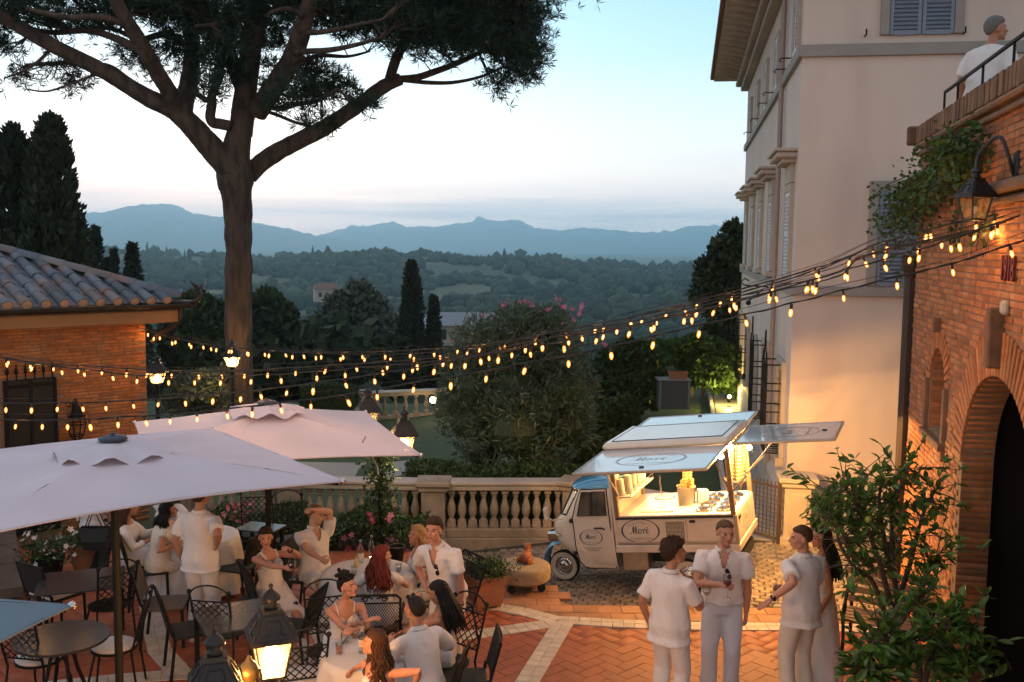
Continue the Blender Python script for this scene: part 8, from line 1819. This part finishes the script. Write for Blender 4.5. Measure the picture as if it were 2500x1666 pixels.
# ---- the standing group on the right
_, W0, H0, A0 = person('person with curly hair and loose white shirt seen from behind in the standing group', (1.52, 9.12), -42, 'm', 1.76, head=(-35, -8, 0), hands=(None, w4(715, 900, 9.30)), hem=-.16, hair='curly', hairc='brown', skin='tan', sleeve=.78, vneck=False, hand_t=('relax', 'grip'), topm=LINEN, botm=LINEN)
wineglass('wine glass with pale drink in the hand of the curly haired person', A0[1][2] + V3((.06, .05, -.07)), ICE, 1.15)
sunglasses('sunglasses tucked over the ear of the curly haired person', W0 @ H0 @ Matrix.Translation((.0, -.02, .035)) @ Matrix.Rotation(.0, 4, 'X'))
_, W0, H0, A0 = person('person in a white polo shirt and pale blue trousers facing the camera, holding a glass', (2.12, 9.62), 172, 'm', 1.84, head=(18, 2, 0), hands=(w4(1085, 1075, 9.60), w4(880, 770, 9.30)), elbows=((-.9, -.5, -.1), (.9, -.1, -.6)), hem=-.07, hairc='sandy', hair='crop', skin='red', sleeve=.66, botm=BLUEW, hand_t=('curl', 'grip'))
wineglass('glass of red wine held in front of the white polo shirt', w4(925, 880, 9.22), WINE, 1.2)
sunglasses('dark sunglasses hanging from the open collar of the polo shirt', Matrix.Translation(w4(935, 680, 9.40)) @ Matrix.Rotation(1.2, 4, 'Y'), hang=True)
_, W0, H0, A0 = person('person in white shirt and cream trousers with a smartwatch, talking with open hands', (2.88, 9.50), 28, 'm', 1.82, head=(62, 4, 0), hands=(w4(1290, 885, 9.18), w4(1400, 790, 9.55)), elbows=((-.8, -.3, -.7), (.5, -.8, -.5)), hem=-.15, hairc='chestnut', hair='crop', skin='red', sleeve=.72, botm=COTN, hand_t=('flat', 'grip'), watch=0)
t = bottle('clear beer bottle with white label held by the person in cream trousers', (A0[1][2].x - .10, A0[1][2].y - .06, A0[1][2].z - .14), CLEARG, None, .24, cat='bottle')
_, W0, H0, A0 = person('person with long black hair and a long white dress behind the person with the smartwatch', (3.20, 9.90), 80, 'f', 1.70, head=(18, 0, 0), hands=(None, None), top='cami', bottom='skirt', hairc='black', hair='long', skin='brown', hem=-.08, extra={'wave': .25, 'hairdrop': (.02, -.08, -.40)})
sunglasses('sunglasses pushed up into the long black hair', W0 @ H0 @ Matrix.Translation((0, .06, .105)) @ Matrix.Rotation(-.5, 4, 'X'))
# ---- round the middle table
_, W0, H0, A0 = person('person in an open white shirt leaning on the chair back with one arm, mouth open', (-.62, 9.98), 152, 'm', 1.78, lean=17, side=6, head=(12, -6, 0), hands=(w2(1595, 1035, 9.75), w2(1330, 850, 9.95)), elbows=((-1, -.3, .1), (.7, -.6, -.5)), hem=-.1, hairc='brown', hair='short', skin='red', sleeve=.70, botm=COTN, hand_t=('grip', 'curl'), watch=0)
sunglasses('sunglasses hanging at the chest of the leaning person', Matrix.Translation(w2(1415, 735, 9.55)) @ Matrix.Rotation(1.3, 4, 'Y'), hang=True)
person('person with blond hair and bare shoulders sitting behind the leaning person', (-.98, 11.25), 118, 'f', 1.68, hip=.52, lean=8, head=(20, -14, 0), hands=(w2(1345, 775, 11.0), w2(1360, 760, 11.1)), top='cami', bottom='trousers', hairc='blond', hair='bob', skin='tan', botm=COTN, hem=-.08, extra={'hairdrop': (0, -.03, -.14), 'wave': .2})
person('person with long red hair in a white blouse seen from behind at the table', (-1.40, 10.42), 2, 'f', 1.64, hip=.52, lean=4, head=(-58, 2, 0), hands=((-1.55, 10.85, .80), (-1.22, 10.85, .79)), top='blouse', bottom='shorts', sleeve=.45, hairc='auburn', hair='long', skin='fair', hem=-.1, vneck=False, extra={'hairdrop': (0, -.10, -.30), 'wave': 1.1})
m = MB(); m.tube([(.05 * math.cos(a), 0, .05 * math.sin(a)) for a in np.linspace(0, pi, 9)], .007, 5)
_, W0, H0, A0 = person('person in an open necked white shirt lounging with one hand on the head', (-2.36, 11.78), -142, 'm', 1.80, hip=.53, lean=-12, side=-4, head=(42, 10, 0), hands=(wz(1050, 300, 11.72), wz(1120, 850, 11.35)), elbows=((-.9, .1, 1.2), (.8, -.5, -.5)), top='shirt', bottom='shorts', hairc='sandy', hair='crop', skin='fair', sleeve=.66, hem=-.1, hand_t=('curl', 'grip'))
m = MB(); p = wz(1170, 780, 11.28); m.cbox((0, 0, 0), (.022, .016, .10), .005, R=Matrix.Rotation(.3, 3, 'Y')); o = m.build('vape_pen', SEAL, loc=p); tag(o, 'small black vape pen in the lap hand of the lounging person', 'vape')
_, W0, H0, A0 = person('person with short dark hair reclining in a long white dress with red wine', (-2.70, 11.05), -138, 'f', 1.66, hip=.52, lean=-16, head=(-26, 2, 0), hands=(wz(770, 745, 10.95), wz(730, 955, 10.72)), elbows=((-1, .3, -.5), (.8, -.4, -.7)), feet=((-.10, .72, .09), (.10, .70, .09)), top='cami', bottom='skirt', hairc='brown', hair='short', skin='red', hem=-.06, fat=1.08, watch=0, hand_t=('curl', 'grip'), extra={'straps': 'wide', 'flare': 1.45})
wineglass('glass of red wine held by the reclining person in the long dress', wz(800, 1085, 10.62), WINE, 1.15)
_, W0, H0, A0 = person('person with curly dark bun resting both arms on the nearest table', (-1.66, 9.62), -158, 'f', 1.68, hip=.52, lean=14, head=(36, -14, 0), hands=(w2(800, 1180, 9.15), w2(905, 1110, 9.30)), elbows=((-.9, -.2, -.6), (.9, -.2, -.6)), top='cami', bottom='skirt', hairc='black', hair='bun', skin='red', hem=-.06, hand_t=('relax', 'relax'))
sunglasses('round sunglasses pushed up on the dark bun hair', W0 @ H0 @ Matrix.Translation((0, .072, .092)) @ Matrix.Rotation(-.6, 4, 'X'))
_, W0, H0, A0 = person('person with long straight black hair drinking from a glass, in profile', (-.63, 9.36), 82, 'f', 1.66, hip=.52, lean=2, head=(6, 20, 0), hands=(w2(1265, 975, 9.22), (-1.02, 9.2, .80)), elbows=((-.4, .3, -.9), None), top='tube', bottom='skirt', hairc='black', hair='long', skin='tan', hem=-.08, hand_t=('grip', 'relax'), extra={'hairdrop': (0, -.12, -.34), 'wave': .1})
tumbler('tilted glass at the lips of the black haired person', w2(1225, 1020, 9.2), ICE, .10, .03)
_, W0, H0, A0 = person('person in white shirt with sunglasses on dark cropped hair, seen from behind', (-.74, 8.66), 38, 'm', 1.76, hip=.53, lean=14, head=(12, -6, 0), hands=((-1.12, 8.98, .80), (-.78, 9.12, .80)), top='shirt', bottom='trousers', hairc='black', hair='crop', skin='tan', sleeve=.8, hem=-.1, vneck=False)
sunglasses('sunglasses pushed up on the cropped hair of the person seen from behind', W0 @ H0 @ Matrix.Translation((0, .062, .098)) @ Matrix.Rotation(-.6, 4, 'X'))
person('person with long brown hair and strapless top at the bottom edge, elbow out', (-1.06, 8.12), 150, 'f', 1.68, hip=.52, lean=6, head=(-58, -8, 0), hands=(w2(1250, 1590, 8.0), (-1.32, 8.42, .80)), elbows=((-1.2, -.1, .1), None), top='tube', bottom='skirt', hairc='chestnut', hair='long', skin='red', hem=-.08, extra={'hairdrop': (.02, .02, -.30), 'wave': .9})
# ---- at the back left under the parasols
person('person standing in white with the back turned, head hidden by the parasol', (-3.46, 10.85), -18, 'm', 1.80, hands=(None, w1(1085, 880, 10.72)), elbows=(None, (.7, -.8, -.3)), hem=-.12, hairc='brown', hair='short', skin='tan', sleeve=.74, vneck=False, fat=1.06, hand_t=('relax', 'curl'))
person('person in a sleeveless top and crochet net trousers sitting with the back half turned', (-4.36, 12.04), -64, 'f', 1.68, hip=.53, lean=10, head=(0, -6, 0), hands=(w1(850, 870, 12.15), w1(880, 880, 11.9)), top='tee', sleeve=.22, bottom='trousers', botm=NETF, topm=COTN, hairc='black', hair='bob', skin='tan', hem=-.1, vneck=False, fat=1.1, watch=1, extra={'hairdrop': (0, -.03, -.16), 'wave': .2})
person('person with long wavy chestnut hair in a loose white blouse at the back table', (-4.86, 12.25), -80, 'f', 1.68, hip=.52, lean=4, head=(0, 0, 0), hands=((-4.50, 12.45, .80), (-4.5, 12.2, .78)), top='blouse', sleeve=1.6, bottom='skirt', hairc='chestnut', hair='long', skin='tan', hem=-.1, vneck=False, extra={'hairdrop': (0, -.08, -.32), 'wave': 1.2})
person('person in white blouse behind the back table, face hidden by the parasol', (-4.62, 13.25), 172, 'f', 1.66, hip=.52, lean=10, head=(20, 0, 0), hands=((-4.42, 12.85, .80), (-4.2, 12.85, .80)), top='blouse', sleeve=1.7, bottom='trousers', hairc='brown', hair='bob', skin='fair', hem=-.1, vneck=False, extra={'hairdrop': (0, -.03, -.14)})
person('person in a long white shirt standing at the far left beside the black tote bag', (-5.55, 13.0), -30, 'f', 1.66, top='shirt', sleeve=1.6, bottom='trousers', botm=pmat('dark_trousers', (.03, .03, .035), .8, .1), hairc='brown', hair='short', skin='tan', hem=-.22, vneck=False)
t = thing('tote_bag', 'black tote bag with long handles hanging beside the white shirt at the far left', 'bag', w1(480, 905, 12.7)); m = MB(); m.grid([[V3((s[0] * w, s[1] * d, z)) for s in ((-1, -1), (1, -1), (1, 1), (-1, 1))] for w, d, z in ((.14, .05, 0), (.16, .07, .12), (.19, .06, .30))], closed=True); m.build('bag', pmat('black_leather', (.015, .02, .022), .45, .1, 10), t); m = MB(); [m.tube([(-.12, y, .29), (-.05, y, .48), (.04, y, .48), (.12, y, .29)], .008, 5) for y in (-.05, .05)]; m.build('handle', SEAL, t)
# ---- on the terrace above
person('person with grey hair in a white T-shirt on the terrace behind the brick parapet', (4.95, 10.7), -50, 'm', 1.80, z0=5.16, lean=10, head=(-42, -4, 0), hands=(None, None), top='tee', sleeve=.8, bottom='trousers', hairc='grey', hair='short', skin='tan', vneck=False, fat=1.12, hem=-.12)
bpy.data.scenes.remove(TMP)
